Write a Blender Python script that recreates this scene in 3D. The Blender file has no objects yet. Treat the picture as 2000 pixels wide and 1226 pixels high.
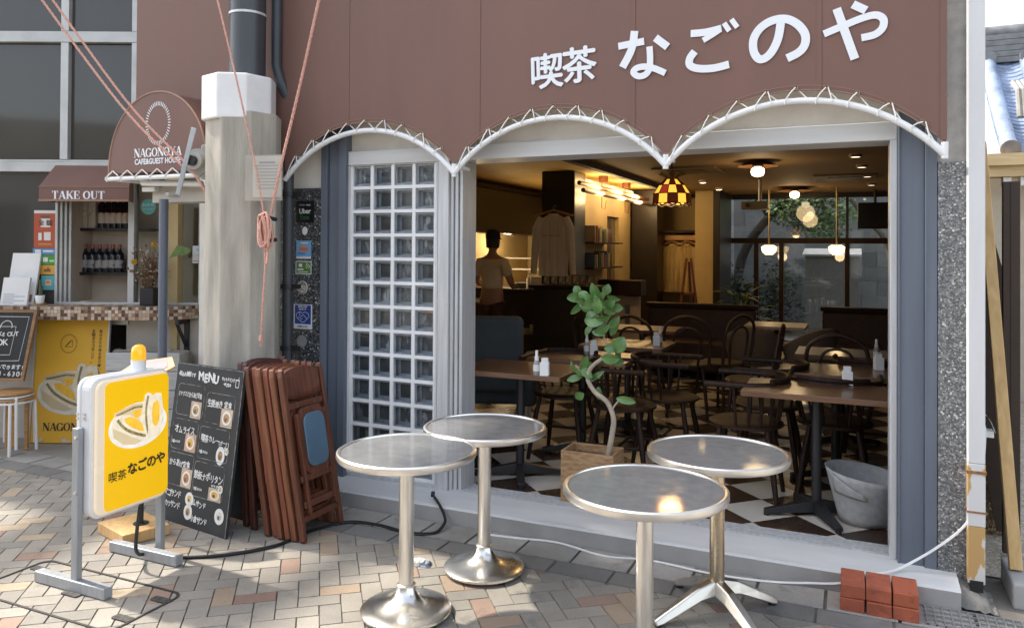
import bpy, bmesh, math, random
from mathutils import Vector as V, Matrix, Euler, noise as mnoise
random.seed(7)
S = bpy.context.scene
COL = S.collection
R = math.radians

# ------------------------------------------------------------------ camera
YAW, PITCH, ROLL, FPX, CY, EYE = .42085, .0095057, .005861, 1502.0, 471.0, 1.57
fw = V((-math.sin(YAW)*math.cos(PITCH), math.cos(YAW)*math.cos(PITCH), math.sin(PITCH)))
r0 = V((math.cos(YAW), math.sin(YAW), 0)); u0 = r0.cross(fw)
rt = r0*math.cos(ROLL)+u0*math.sin(ROLL); up = u0*math.cos(ROLL)-r0*math.sin(ROLL)
EYEP = V((0, 0, EYE))
cd = bpy.data.cameras.new('camera'); cam = bpy.data.objects.new('camera', cd); COL.objects.link(cam)
cam.matrix_world = Matrix(((rt.x, up.x, -fw.x, 0), (rt.y, up.y, -fw.y, 0), (rt.z, up.z, -fw.z, EYE), (0, 0, 0, 1)))
cd.sensor_width = 36; cd.lens = 36*FPX/2000; cd.shift_y = (CY-613)/2000; cd.clip_end = 400; cd.clip_start = .05
S.camera = cam

# ------------------------------------------------------------------ sky, sun, exposure
SUN = V((-.59, .03, .70)).normalized()
W = bpy.data.worlds.new('World'); S.world = W; W.use_nodes = True
nt = W.node_tree; sk = nt.nodes.new('ShaderNodeTexSky'); sk.sky_type = 'NISHITA'; sk.sun_disc = False
sk.sun_elevation = math.asin(SUN.z); sk.sun_rotation = math.atan2(SUN.x, SUN.y)
sk.dust_density = 2.5; sk.air_density = 1.0; sk.ozone_density = .6
hs = nt.nodes.new('ShaderNodeHueSaturation'); hs.inputs['Saturation'].default_value = .5; nt.links.new(sk.outputs[0], hs.inputs['Color']); nt.links.new(hs.outputs[0], nt.nodes['Background'].inputs[0]); nt.nodes['Background'].inputs[1].default_value = .15
sl = bpy.data.lights.new('sun', 'SUN'); sl.energy = 2.0; sl.angle = R(1.6); sl.color = (1, .93, .82)
so = bpy.data.objects.new('sun', sl); COL.objects.link(so); so.rotation_euler = SUN.to_track_quat('Z', 'Y').to_euler()
so.location = (-6, 0, 9)
S.view_settings.view_transform = 'Standard'; S.view_settings.look = 'None'; S.view_settings.gamma = 1
S.view_settings.exposure = 1.68
try:
    S.cycles.use_denoising = True; S.cycles.max_bounces = 8; S.cycles.transparent_max_bounces = 12
    S.cycles.sample_clamp_indirect = 6; S.cycles.caustics_reflective = False; S.cycles.caustics_refractive = False
except Exception: pass

# ------------------------------------------------------------------ helpers
def ray(u, v): return fw+rt*((u-1000)/FPX)-up*((v-CY)/FPX)
def atY(u, v, y): d = ray(u, v); return EYEP+d*(y/d.y)
def atZ(u, v, z=0.): d = ray(u, v); return EYEP+d*((z-EYE)/d.z)
def atX(u, v, x): d = ray(u, v); return EYEP+d*(x/d.x)

MATS = {}
def mat(name, col, rough=.6, metal=0., var=.12, scale=6., bump=0., bscale=80., spec=.5, emit=0., ecol=None, stretch=None, c2=None, c2pos=(.45, .6), coat=0., detail=6., randloc=False):
    if name in MATS: return MATS[name]
    m = bpy.data.materials.new(name); m.use_nodes = True; t = m.node_tree; b = t.nodes['Principled BSDF']; L = t.links.new
    tc = t.nodes.new('ShaderNodeTexCoord'); co = tc.outputs['Object']
    if stretch:
        mp = t.nodes.new('ShaderNodeMapping'); mp.inputs['Scale'].default_value = stretch; L(co, mp.inputs[0]); co = mp.outputs[0]
    if randloc:
        oi = t.nodes.new('ShaderNodeObjectInfo'); vm = t.nodes.new('ShaderNodeVectorMath'); vm.operation = 'MULTIPLY_ADD'; vm.inputs[1].default_value = (37, 23, 51); L(oi.outputs['Random'], vm.inputs[0]); L(co, vm.inputs[2]); co = vm.outputs[0]
    if var > 0 or c2:
        n = t.nodes.new('ShaderNodeTexNoise'); n.inputs['Scale'].default_value = scale; n.inputs['Detail'].default_value = detail; L(co, n.inputs[0])
        cr = t.nodes.new('ShaderNodeValToRGB'); e = cr.color_ramp.elements
        if c2:
            e[0].position, e[1].position = c2pos; e[0].color = (*col, 1); e[1].color = (*c2, 1)
        else:
            e[0].position, e[1].position = .3, .7
            e[0].color = (*[x*(1-var) for x in col], 1); e[1].color = (*[min(1, x*(1+var)) for x in col], 1)
        L(n.outputs[0], cr.inputs[0]); L(cr.outputs[0], b.inputs['Base Color'])
        mr = t.nodes.new('ShaderNodeMapRange'); mr.inputs[3].default_value = max(0, rough-.08); mr.inputs[4].default_value = min(1, rough+.08)
        L(n.outputs[0], mr.inputs[0]); L(mr.outputs[0], b.inputs['Roughness'])
    else:
        b.inputs['Base Color'].default_value = (*col, 1); b.inputs['Roughness'].default_value = rough
    b.inputs['Metallic'].default_value = metal; b.inputs['Specular IOR Level'].default_value = spec
    if coat: b.inputs['Coat Weight'].default_value = coat; b.inputs['Coat Roughness'].default_value = .15
    if bump > 0:
        n2 = t.nodes.new('ShaderNodeTexNoise'); n2.inputs['Scale'].default_value = bscale; n2.inputs['Detail'].default_value = 4; L(co, n2.inputs[0])
        bp = t.nodes.new('ShaderNodeBump'); bp.inputs['Strength'].default_value = bump; bp.inputs['Distance'].default_value = .004
        L(n2.outputs[0], bp.inputs['Height']); L(bp.outputs[0], b.inputs['Normal'])
    if emit:
        b.inputs['Emission Color'].default_value = (*(ecol or col), 1); b.inputs['Emission Strength'].default_value = emit
    MATS[name] = m; return m

def wood(name, c1, c2, scale=5., axis='X', rough=.45, coat=0., seed=0.):
    if name in MATS: return MATS[name]
    m = bpy.data.materials.new(name); m.use_nodes = True; t = m.node_tree; b = t.nodes['Principled BSDF']; L = t.links.new
    tc = t.nodes.new('ShaderNodeTexCoord'); mp = t.nodes.new('ShaderNodeMapping')
    mp.inputs['Scale'].default_value = {'X': (1.2, 14, 14), 'Y': (14, 1.2, 14), 'Z': (14, 14, 1.2)}[axis]; mp.inputs['Location'].default_value = (seed, seed*.7, seed*.3)
    n = t.nodes.new('ShaderNodeTexNoise'); n.inputs['Scale'].default_value = scale; n.inputs['Detail'].default_value = 8; n.inputs['Distortion'].default_value = .6
    cr = t.nodes.new('ShaderNodeValToRGB'); e = cr.color_ramp.elements; e[0].position, e[1].position = .3, .7; e[0].color = (*c1, 1); e[1].color = (*c2, 1)
    L(tc.outputs['Object'], mp.inputs[0]); L(mp.outputs[0], n.inputs[0]); L(n.outputs[0], cr.inputs[0]); L(cr.outputs[0], b.inputs['Base Color'])
    bp = t.nodes.new('ShaderNodeBump'); bp.inputs['Strength'].default_value = .25; bp.inputs['Distance'].default_value = .003
    L(n.outputs[0], bp.inputs['Height']); L(bp.outputs[0], b.inputs['Normal'])
    b.inputs['Roughness'].default_value = rough
    if coat: b.inputs['Coat Weight'].default_value = coat; b.inputs['Coat Roughness'].default_value = .12
    MATS[name] = m; return m

def cells(name, cols, scale=60., rough=.35, gap=(.02, .02, .02), gapw=.05, bump=.3, stretch=None):
    """stone chips / mosaic: voronoi cells coloured at random with darker joints"""
    if name in MATS: return MATS[name]
    m = bpy.data.materials.new(name); m.use_nodes = True; t = m.node_tree; b = t.nodes['Principled BSDF']; L = t.links.new
    tc = t.nodes.new('ShaderNodeTexCoord'); co = tc.outputs['Object']
    if stretch:
        mp = t.nodes.new('ShaderNodeMapping'); mp.inputs['Scale'].default_value = stretch; L(co, mp.inputs[0]); co = mp.outputs[0]
    v = t.nodes.new('ShaderNodeTexVoronoi'); v.inputs['Scale'].default_value = scale; L(co, v.inputs['Vector'])
    v2 = t.nodes.new('ShaderNodeTexVoronoi'); v2.feature = 'DISTANCE_TO_EDGE'; v2.inputs['Scale'].default_value = scale; L(co, v2.inputs['Vector'])
    sp = t.nodes.new('ShaderNodeSeparateColor'); L(v.outputs['Color'], sp.inputs[0])
    cr = t.nodes.new('ShaderNodeValToRGB'); cr.color_ramp.interpolation = 'CONSTANT'; e = cr.color_ramp.elements
    e[0].position = 0; e[0].color = (*cols[0][1], 1); e[1].position = cols[1][0]; e[1].color = (*cols[1][1], 1)
    for p, c in cols[2:]:
        k = e.new(p); k.color = (*c, 1)
    L(sp.outputs[0], cr.inputs[0])
    mx = t.nodes.new('ShaderNodeMix'); mx.data_type = 'RGBA'; mx.inputs[6].default_value = (*gap, 1); L(cr.outputs[0], mx.inputs[7])
    ma = t.nodes.new('ShaderNodeMath'); ma.operation = 'GREATER_THAN'; ma.inputs[1].default_value = gapw; L(v2.outputs[0], ma.inputs[0]); L(ma.outputs[0], mx.inputs[0])
    L(mx.outputs[2], b.inputs['Base Color']); b.inputs['Roughness'].default_value = rough
    bp = t.nodes.new('ShaderNodeBump'); bp.inputs['Strength'].default_value = bump; bp.inputs['Distance'].default_value = .003
    L(v2.outputs[0], bp.inputs['Height']); L(bp.outputs[0], b.inputs['Normal'])
    MATS[name] = m; return m

def island(name, cols, rough=.8, speck=.25, bump=.5, sscale=160., stain=False):
    """every loose piece of the mesh takes its own colour (paver, tile, slat)"""
    if name in MATS: return MATS[name]
    m = bpy.data.materials.new(name); m.use_nodes = True; t = m.node_tree; b = t.nodes['Principled BSDF']; L = t.links.new
    g = t.nodes.new('ShaderNodeNewGeometry'); cr = t.nodes.new('ShaderNodeValToRGB'); cr.color_ramp.interpolation = 'CONSTANT'; e = cr.color_ramp.elements
    e[0].position = 0; e[0].color = (*cols[0][1], 1); e[1].position = cols[1][0]; e[1].color = (*cols[1][1], 1)
    for p, c in cols[2:]:
        k = e.new(p); k.color = (*c, 1)
    L(g.outputs['Random Per Island'], cr.inputs[0])
    tc = t.nodes.new('ShaderNodeTexCoord'); n = t.nodes.new('ShaderNodeTexNoise'); n.inputs['Scale'].default_value = sscale; n.inputs['Detail'].default_value = 3; L(tc.outputs['Object'], n.inputs[0])
    n3 = t.nodes.new('ShaderNodeTexNoise'); n3.inputs['Scale'].default_value = 3.; n3.inputs['Detail'].default_value = 8; n3.inputs['Roughness'].default_value = .7; L(tc.outputs['Object'], n3.inputs[0])
    ad = t.nodes.new('ShaderNodeMath'); ad.operation = 'ADD'; L(n.outputs[0], ad.inputs[0]); L(n3.outputs[0], ad.inputs[1])
    mr = t.nodes.new('ShaderNodeMapRange'); mr.inputs[1].default_value = .6; mr.inputs[2].default_value = 1.4; mr.inputs[3].default_value = 1-speck; mr.inputs[4].default_value = 1+speck; L(ad.outputs[0], mr.inputs[0])
    mx = t.nodes.new('ShaderNodeMix'); mx.data_type = 'RGBA'; mx.blend_type = 'MULTIPLY'; mx.inputs[0].default_value = 1
    L(cr.outputs[0], mx.inputs[6]); L(mr.outputs[0], mx.inputs[7]); fin = mx.outputs[2]; b.inputs['Roughness'].default_value = rough
    if stain:      # trodden dirt, gum spots and worn patches across the pieces
        for sc_, p0_, p1_, dk_ in ((1.1, .42, .62, .80), (7., .60, .68, .78), (42., .70, .74, .62)):
            n4 = t.nodes.new('ShaderNodeTexNoise'); n4.inputs['Scale'].default_value = sc_; n4.inputs['Detail'].default_value = 5; L(tc.outputs['Object'], n4.inputs[0])
            r4 = t.nodes.new('ShaderNodeMapRange'); r4.inputs[1].default_value = p0_; r4.inputs[2].default_value = p1_; r4.inputs[3].default_value = 1; r4.inputs[4].default_value = dk_; L(n4.outputs[0], r4.inputs[0])
            m4 = t.nodes.new('ShaderNodeMix'); m4.data_type = 'RGBA'; m4.blend_type = 'MULTIPLY'; m4.inputs[0].default_value = 1; L(fin, m4.inputs[6]); L(r4.outputs[0], m4.inputs[7]); fin = m4.outputs[2]
    L(fin, b.inputs['Base Color'])
    bp = t.nodes.new('ShaderNodeBump'); bp.inputs['Strength'].default_value = bump; bp.inputs['Distance'].default_value = .002
    L(n.outputs[0], bp.inputs['Height']); L(bp.outputs[0], b.inputs['Normal'])
    MATS[name] = m; return m

def glassmat(name, tint=(1, 1, 1), refl=.12, rough=.02, bump=0.):
    if name in MATS: return MATS[name]
    m = bpy.data.materials.new(name); m.use_nodes = True; t = m.node_tree; L = t.links.new
    t.nodes.remove(t.nodes['Principled BSDF']); o = t.nodes['Material Output']
    tr = t.nodes.new('ShaderNodeBsdfTransparent'); tr.inputs[0].default_value = (*tint, 1)
    gl = t.nodes.new('ShaderNodeBsdfGlossy'); gl.inputs['Roughness'].default_value = rough
    fr = t.nodes.new('ShaderNodeFresnel'); fr.inputs[0].default_value = 1.5
    ml = t.nodes.new('ShaderNodeMath'); ml.operation = 'MULTIPLY_ADD'; ml.inputs[1].default_value = 1.2; ml.inputs[2].default_value = refl-.05; ml.use_clamp = True; L(fr.outputs[0], ml.inputs[0])
    mx = t.nodes.new('ShaderNodeMixShader'); L(ml.outputs[0], mx.inputs[0]); L(tr.outputs[0], mx.inputs[1]); L(gl.outputs[0], mx.inputs[2]); L(mx.outputs[0], o.inputs[0])
    if bump:
        tc = t.nodes.new('ShaderNodeTexCoord'); n = t.nodes.new('ShaderNodeTexNoise'); n.inputs['Scale'].default_value = 30; L(tc.outputs['Object'], n.inputs[0])
        bp = t.nodes.new('ShaderNodeBump'); bp.inputs['Strength'].default_value = bump; bp.inputs['Distance'].default_value = .01; L(n.outputs[0], bp.inputs['Height']); L(bp.outputs[0], gl.inputs['Normal'])
    MATS[name] = m; return m

ROOTM = {}
class MB:
    def __init__(s): s.v = []; s.f = []; s.m = []; s.s = []; s.mi = 0
    def add(s, vs, fs, smooth=False):
        o = len(s.v); s.v += [V(p) for p in vs]
        for f in fs: s.f.append([i+o for i in f]); s.m.append(s.mi); s.s.append(smooth)
        return s
    def box(s, x0, x1, y0, y1, z0, z1):
        return s.add([(x0, y0, z0), (x1, y0, z0), (x1, y1, z0), (x0, y1, z0), (x0, y0, z1), (x1, y0, z1), (x1, y1, z1), (x0, y1, z1)],
                     [(0, 3, 2, 1), (4, 5, 6, 7), (0, 1, 5, 4), (1, 2, 6, 5), (2, 3, 7, 6), (3, 0, 4, 7)])
    def cbox(s, c, dx, dy, dz): return s.box(c[0]-dx/2, c[0]+dx/2, c[1]-dy/2, c[1]+dy/2, c[2]-dz/2, c[2]+dz/2)
    def obox(s, o, ex, ey, ez):      # corner + three edge vectors
        o, ex, ey, ez = V(o), V(ex), V(ey), V(ez)
        return s.add([o, o+ex, o+ex+ey, o+ey, o+ez, o+ex+ez, o+ex+ey+ez, o+ey+ez],
                     [(0, 3, 2, 1), (4, 5, 6, 7), (0, 1, 5, 4), (1, 2, 6, 5), (2, 3, 7, 6), (3, 0, 4, 7)])
    def bar(s, p, q, w, h, side=None):
        p, q = V(p), V(q); d = (q-p).normalized(); a = V(side) if side else (V((0, 0, 1)) if abs(d.z) < .9 else V((0, 1, 0)))
        e1 = d.cross(a).normalized()*w; e2 = e1.cross(d).normalized()*h
        return s.obox(p-e1/2-e2/2, e1, e2, q-p)
    def tube(s, pts, r, n=8, closed=False, cap=True):
        pts = [V(p) for p in pts]; N = len(pts); rs = r if isinstance(r, (list, tuple)) else [r]*N
        nrm = None; vs = []; fs = []
        for i, p in enumerate(pts):
            a = pts[(i-1) % N] if (closed or i > 0) else p; b = pts[(i+1) % N] if (closed or i < N-1) else p
            d = (b-a).normalized()
            if nrm is None: nrm = d.orthogonal().normalized()
            nrm = (nrm-d*nrm.dot(d)); nrm = nrm.normalized() if nrm.length > 1e-6 else d.orthogonal().normalized()
            bi = d.cross(nrm)
            for k in range(n):
                an = 2*math.pi*k/n; vs.append(p+(nrm*math.cos(an)+bi*math.sin(an))*rs[i])
        M = N if closed else N-1
        for i in range(M):
            j = (i+1) % N
            for k in range(n): k2 = (k+1) % n; fs.append((i*n+k, i*n+k2, j*n+k2, j*n+k))
        s.add(vs, fs, True)
        if cap and not closed:
            o = len(s.v)-len(vs)
            s.f.append([o+k for k in range(n)][::-1]); s.m.append(s.mi); s.s.append(False)
            s.f.append([o+(N-1)*n+k for k in range(n)]); s.m.append(s.mi); s.s.append(False)
        return s
    def lathe(s, prof, c=(0, 0, 0), n=32, ax=None):
        c = V(c); Z = V(ax).normalized() if ax else V((0, 0, 1)); X = Z.orthogonal().normalized() if ax else V((1, 0, 0)); Y = Z.cross(X)
        vs = []; fs = []
        for r, z in prof:
            for k in range(n): a = 2*math.pi*k/n; vs.append(c+X*(r*math.cos(a))+Y*(r*math.sin(a))+Z*z)
        for i in range(len(prof)-1):
            for k in range(n): k2 = (k+1) % n; fs.append((i*n+k, i*n+k2, (i+1)*n+k2, (i+1)*n+k))
        return s.add(vs, fs, True)
    def disc(s, c, r, n=32, z=None, ax=None, rx=None): 
        c = V(c); Z = V(ax).normalized() if ax else V((0, 0, 1)); X = Z.orthogonal().normalized() if ax else V((1, 0, 0)); Y = Z.cross(X)
        return s.add([c+X*(r*math.cos(2*math.pi*k/n))+Y*((rx or r)*math.sin(2*math.pi*k/n)) for k in range(n)], [tuple(range(n))])
    def cyl(s, c, r, h, n=24, ax=None, r2=None):
        r2 = r if r2 is None else r2
        return s.lathe([(0, 0), (r, 0)], c, n, ax).lathe([(r, 0), (r2, h)], c, n, ax).lathe([(r2, h), (0, h)], c, n, ax)
    def grid(s, fn, nu, nv, smooth=True):
        vs = [fn(i/nu, j/nv) for j in range(nv+1) for i in range(nu+1)]
        fs = [(j*(nu+1)+i, j*(nu+1)+i+1, (j+1)*(nu+1)+i+1, (j+1)*(nu+1)+i) for j in range(nv) for i in range(nu)]
        return s.add(vs, fs, smooth)
    def poly(s, F, pts, off=0.):          # flat polygon on a frame F=(o,ex,ey)
        o, ex, ey, n = F; return s.add([o+ex*a+ey*b+n*off for a, b in pts], [tuple(range(len(pts)))])
    def prism(s, F, pts, d0, d1):         # extruded polygon (counter-clockwise in the frame)
        o, ex, ey, n = F; N = len(pts)
        vs = [o+ex*a+ey*b+n*d0 for a, b in pts]+[o+ex*a+ey*b+n*d1 for a, b in pts]
        return s.add(vs, [tuple(range(N))[::-1], tuple(range(N, 2*N))]+[(i, (i+1) % N, N+(i+1) % N, N+i) for i in range(N)])
    def ribbon(s, F, pts, w, off, th=0.):  # brush stroke of constant width
        o, ex, ey, n = F; L_ = []; R_ = []; N = len(pts); ws = w if isinstance(w, (list, tuple)) else [w]*N
        for i in range(N):
            a = V(pts[max(i-1, 0)]); b = V(pts[min(i+1, N-1)]); d = (b-a).normalized(); q = V((-d.y, d.x))*ws[i]/2; p = V(pts[i]); L_.append(p+q); R_.append(p-q)
        vs = [o+ex*p.x+ey*p.y+n*(off+.0004*(i % N)/N) for i, p in enumerate(L_+R_)]; fs = [(N+i, N+i+1, i+1, i) for i in range(N-1)]
        if th:
            vs += [o+ex*p.x+ey*p.y+n*(off-th) for p in L_+R_]
            fs += [(i, i+1, 2*N+i+1, 2*N+i) for i in range(N-1)]+[(N+i+1, N+i, 3*N+i, 3*N+i+1) for i in range(N-1)]+[(0, 2*N, 3*N, N), (N-1, 2*N-1, 4*N-1, 3*N-1)]
        return s.add(vs, fs)
    def build(s, name, mats, parent=None, bevel=0., loc=None, world=False, seg=2):
        me = bpy.data.meshes.new(name); vs = s.v
        if world and parent is not None:
            iv = ROOTM[parent.name].inverted(); vs = [iv @ p for p in vs]
        me.from_pydata([tuple(p) for p in vs], [], s.f)
        for m in (mats if isinstance(mats, (list, tuple)) else [mats]): me.materials.append(m)
        me.polygons.foreach_set('material_index', s.m); me.polygons.foreach_set('use_smooth', s.s); me.update()
        if any(s.s): me.set_sharp_from_angle(angle=R(40))
        o = bpy.data.objects.new(name, me); COL.objects.link(o)
        if parent is not None: o.parent = parent
        if loc is not None: o.location = loc
        if bevel:
            b = o.modifiers.new('bevel', 'BEVEL'); b.width = bevel; b.segments = seg; b.limit_method = 'ANGLE'; b.angle_limit = R(35); b.harden_normals = False
        return o

def FR(o, ex, ey): ex = V(ex).normalized(); ey = V(ey).normalized(); return (V(o), ex, ey, ex.cross(ey).normalized())
def tag(o, label, cat, group=None):
    o['label'] = label; o['category'] = cat
    if group: o['group'] = group
    return o
def thing(name, label, cat, loc=(0, 0, 0), rz=0., group=None, rot=None):
    o = bpy.data.objects.new(name, None); COL.objects.link(o); o.empty_display_size = .05
    o.location = loc; o.rotation_euler = rot if rot else (0, 0, rz)
    ROOTM[o.name] = Matrix.Translation(V(loc)) @ Euler(o.rotation_euler).to_matrix().to_4x4()
    return tag(o, label, cat, group)
def struct(o): o['kind'] = 'structure'; return o
def stuff(o): o['kind'] = 'stuff'; return o
def dup(root, loc, rz=0., label=None, group=None, rot=None):
    r = root.copy(); COL.objects.link(r); r.location = loc; r.rotation_euler = rot if rot else (0, 0, rz)
    if label: r['label'] = label
    if group: r['group'] = group
    for ch in list(root.children):
        c = ch.copy(); COL.objects.link(c); c.parent = r
        for g in list(ch.children):
            d = g.copy(); COL.objects.link(d); d.parent = c
    ROOTM[r.name] = Matrix.Translation(V(loc)) @ Euler(r.rotation_euler).to_matrix().to_4x4()
    return r
def text(s, size, m, parent, F, pos=(0, 0), off=.0015, bold=0, name='lettering', align='CENTER', rot=0., sx=1., lean=0., world=False, spacing=1.):
    c = bpy.data.curves.new('t', 'FONT'); c.body = s; c.size = size; c.align_x = align; c.align_y = 'CENTER'; c.resolution_u = 3; c.shear = lean; c.space_character = spacing; c.space_line = 1.0
    t = bpy.data.objects.new('t', c); COL.objects.link(t)
    dg = bpy.context.evaluated_depsgraph_get(); dg.update()
    me = bpy.data.meshes.new_from_object(t.evaluated_get(dg)); bpy.data.objects.remove(t)
    mb = MB(); o, ex, ey, n = F; ca, sa = math.cos(rot), math.sin(rot)
    shifts = [(0, 0)]+[(math.cos(a)*bold, math.sin(a)*bold) for a in ([0, 1.57, 3.14, 4.71] if bold else [])]
    for k, (dx, dy) in enumerate(shifts):
        vs = []
        for v in me.vertices:
            x = v.co.x*sx+dx; y = v.co.y+dy
            vs.append(o+ex*(pos[0]+x*ca-y*sa)+ey*(pos[1]+x*sa+y*ca)+n*(off+k*.0003))
        mb.add(vs, [tuple(p.vertices) for p in me.polygons])
    bpy.data.meshes.remove(me)
    return mb.build(name, m, parent, world=world)

def glyph(ch):
    c = bpy.data.curves.new('t', 'FONT'); c.body = ch; c.size = 1; c.align_x = 'CENTER'; c.align_y = 'CENTER'; c.resolution_u = 2
    t = bpy.data.objects.new('t', c); COL.objects.link(t); dg = bpy.context.evaluated_depsgraph_get(); dg.update()
    me = bpy.data.meshes.new_from_object(t.evaluated_get(dg)); bpy.data.objects.remove(t)
    r = ([v.co.copy() for v in me.vertices], [tuple(p.vertices) for p in me.polygons]); bpy.data.meshes.remove(me); return r
GL = {}
def hand(s, size, m, parent, F, pos, bold, name='handwriting', sx=1., jit=.10):
    rr = random.Random(len(s)*7+int(pos[0]*1000)); mb = MB(); o, ex, ey, n = F; adv = [(.36 if c in ' ・' else .62 if ord(c) < 256 else .90)*size*sx for c in s]; x = pos[0]-sum(adv)/2; k = 0
    for c, a in zip(s, adv):
        if c not in GL: GL[c] = glyph(c)
        vs, fs = GL[c]; an = rr.uniform(-jit, jit); sc = size*rr.uniform(.82, 1.08); dy = rr.uniform(-.08, .08)*size; ca_, sa_ = math.cos(an), math.sin(an); sh = rr.uniform(-.12, .05)
        for dx, dz in ((0, 0), (bold, 0), (0, bold), (-bold, 0), (0, -bold)):
            k += 1; mb.add([o+ex*(x+a/2+dx+((p.x+sh*p.y)*ca_-p.y*sa_)*sc*sx)+ey*(pos[1]+dy+dz+((p.x+sh*p.y)*sa_+p.y*ca_)*sc)+n*(.0014+(k % 11)*.00016) for p in vs], fs)
        x += a
    return mb.build(name, m, parent, world=True)
def arc(cx, cy, rx, ry, a0, a1, n=16): return [(cx+rx*math.cos(R(a0+(a1-a0)*i/n)), cy+ry*math.sin(R(a0+(a1-a0)*i/n))) for i in range(n+1)]
def rrect(x0, x1, y0, y1, r, n=5):
    p = []
    for cx, cy, a in ((x1-r, y1-r, 0), (x0+r, y1-r, 90), (x0+r, y0+r, 180), (x1-r, y0+r, 270)): p += arc(cx, cy, r, r, a, a+90, n)
    return p
def bez(pts, n=8):      # Catmull-Rom through points
    P = [V(p) for p in pts]; out = []
    for i in range(len(P)-1):
        p0, p1, p2, p3 = P[max(i-1, 0)], P[i], P[i+1], P[min(i+2, len(P)-1)]
        for k in range(n):
            t = k/n; out.append(.5*((2*p1)+(p2-p0)*t+(2*p0-5*p1+4*p2-p3)*t*t+(3*p1-p0-3*p2+p3)*t**3))
    return out+[P[-1]]

# ------------------------------------------------------------------ materials
M_sheet = mat('brown_canvas', (.18, .093, .071), .62, var=.075, scale=1.6, stretch=(2.2, 1, .35), bump=.06, bscale=260)
M_white = mat('white_paint', (.80, .80, .785), .45, var=.06, scale=9)
M_letter = mat('white_lettering', (.80, .82, .84), .5, var=0)
M_cord = mat('white_cord', (.84, .82, .76), .8, var=.1)
M_beige = mat('beige_render', (.82, .78, .70), .8, var=.1, scale=5, bump=.35, bscale=140)
M_lintel = mat('aluminium_lintel', (.64, .64, .63), .42, var=.08, scale=4, stretch=(.3, 1, 6))
M_post = mat('galvanised_post', (.33, .345, .36), .45, metal=.3, var=.12, scale=7, stretch=(6, 6, .6))
M_steel = mat('bluegrey_steel', (.125, .145, .18), .42, var=.1, scale=3, stretch=(6, 6, .4))
M_alu = mat('aluminium', (.60, .605, .61), .42, metal=.25, var=.12, scale=6, stretch=(8, 8, .5))
M_alu2 = mat('window_aluminium', (.50, .50, .48), .42, metal=.25, var=.15, scale=5)
M_chrome = mat('brushed_metal', (.84, .82, .77), .30, metal=1., var=.12, scale=7, stretch=(5, 5, .7), bump=.03, bscale=30)
M_chrome_o = mat('worn_bronze_metal', (.62, .52, .38), .28, metal=1., var=.22, scale=8, stretch=(4, 4, .7))
M_rim = mat('table_rim_metal', (.88, .86, .81), .32, metal=1., var=.12, scale=9)
M_black = mat('black_iron', (.018, .018, .02), .45, var=.2)
M_rubber = mat('black_rubber', (.012, .012, .013), .55, var=.1)
M_conc = mat('concrete', (.36, .35, .335), .85, var=.14, scale=4, bump=.4, bscale=90)
M_conc_l = mat('pale_trowelled_concrete', (.55, .555, .55), .75, var=.12, scale=3, stretch=(.5, 2, 2), bump=.25, bscale=60)
M_pillar = mat('aged_concrete', (.44, .405, .34), .9, var=.30, scale=3.4, stretch=(2.8, 2.8, .45), bump=.9, bscale=42, detail=10.)
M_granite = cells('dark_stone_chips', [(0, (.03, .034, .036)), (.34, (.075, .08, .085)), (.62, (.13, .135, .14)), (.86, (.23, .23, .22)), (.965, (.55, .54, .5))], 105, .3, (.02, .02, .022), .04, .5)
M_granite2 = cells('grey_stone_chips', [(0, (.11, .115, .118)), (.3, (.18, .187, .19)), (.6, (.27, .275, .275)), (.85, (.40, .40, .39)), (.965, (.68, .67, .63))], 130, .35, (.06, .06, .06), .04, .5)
M_mosaic = island('mosaic_tiles', [(0, (.50, .36, .24)), (.22, (.33, .20, .13)), (.42, (.10, .055, .04)), (.58, (.56, .44, .33)), (.75, (.22, .12, .08)), (.9, (.62, .53, .43))], .35, .1, .1)
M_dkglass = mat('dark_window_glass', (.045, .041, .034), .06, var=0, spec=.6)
M_glass = glassmat('clear_glass', (.93, .95, .94), .06)
M_glass2 = glassmat('garden_glass', (.76, .78, .78), .07)
M_white_em = mat('lit_glass_bulb', (1, .9, .7), .4, var=0, emit=2.2, ecol=(1, .80, .50))
M_paper = mat('white_paper', (.72, .71, .68), .7, var=.05)
M_ink = mat('dark_ink', (.03, .022, .018), .6, var=0)
M_chalk = mat('chalk', (.72, .72, .70), .9, var=.15, scale=60)
M_board = mat('chalkboard', (.022, .024, .025), .7, var=.35, scale=7)
M_wdark = wood('dark_walnut', (.012, .006, .004), (.036, .017, .010), 4, 'Z', .55)
M_wdark.node_tree.nodes['Principled BSDF'].inputs['Specular IOR Level'].default_value = .25
M_wtop = wood('table_walnut', (.10, .046, .023), (.19, .094, .048), 3, 'X', .32, .3)
M_wred = [wood('chair_mahogany_%s' % k, a, b, 4, 'Z', .55, 0., i*3.3) for i, (k, a, b) in enumerate([('brown', (.075, .024, .012), (.17, .056, .026)), ('russet', (.13, .036, .018), (.25, .075, .036)), ('tan', (.12, .04, .018), (.25, .09, .04)), ('deep', (.045, .014, .009), (.095, .03, .018))])]
M_wlight = wood('pale_pine', (.46, .27, .10), (.62, .40, .18), 3, 'Z', .6)
M_wood_o = wood('oiled_wood', (.34, .17, .06), (.5, .28, .11), 3, 'X', .5)
M_terra = mat('terracotta_brick', (.37, .10, .052), .9, var=.3, scale=11, bump=1., bscale=90, randloc=True)
M_pink_rope = mat('pink_rope', (.66, .36, .28), .85, var=.2, scale=90, bump=.6, bscale=220)
M_brownw = mat('brown_boarding', (.05, .032, .022), .6, var=.15)
M_yellow = mat('yellow_print', (.66, .36, .018), .5, var=.05, scale=3)
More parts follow.
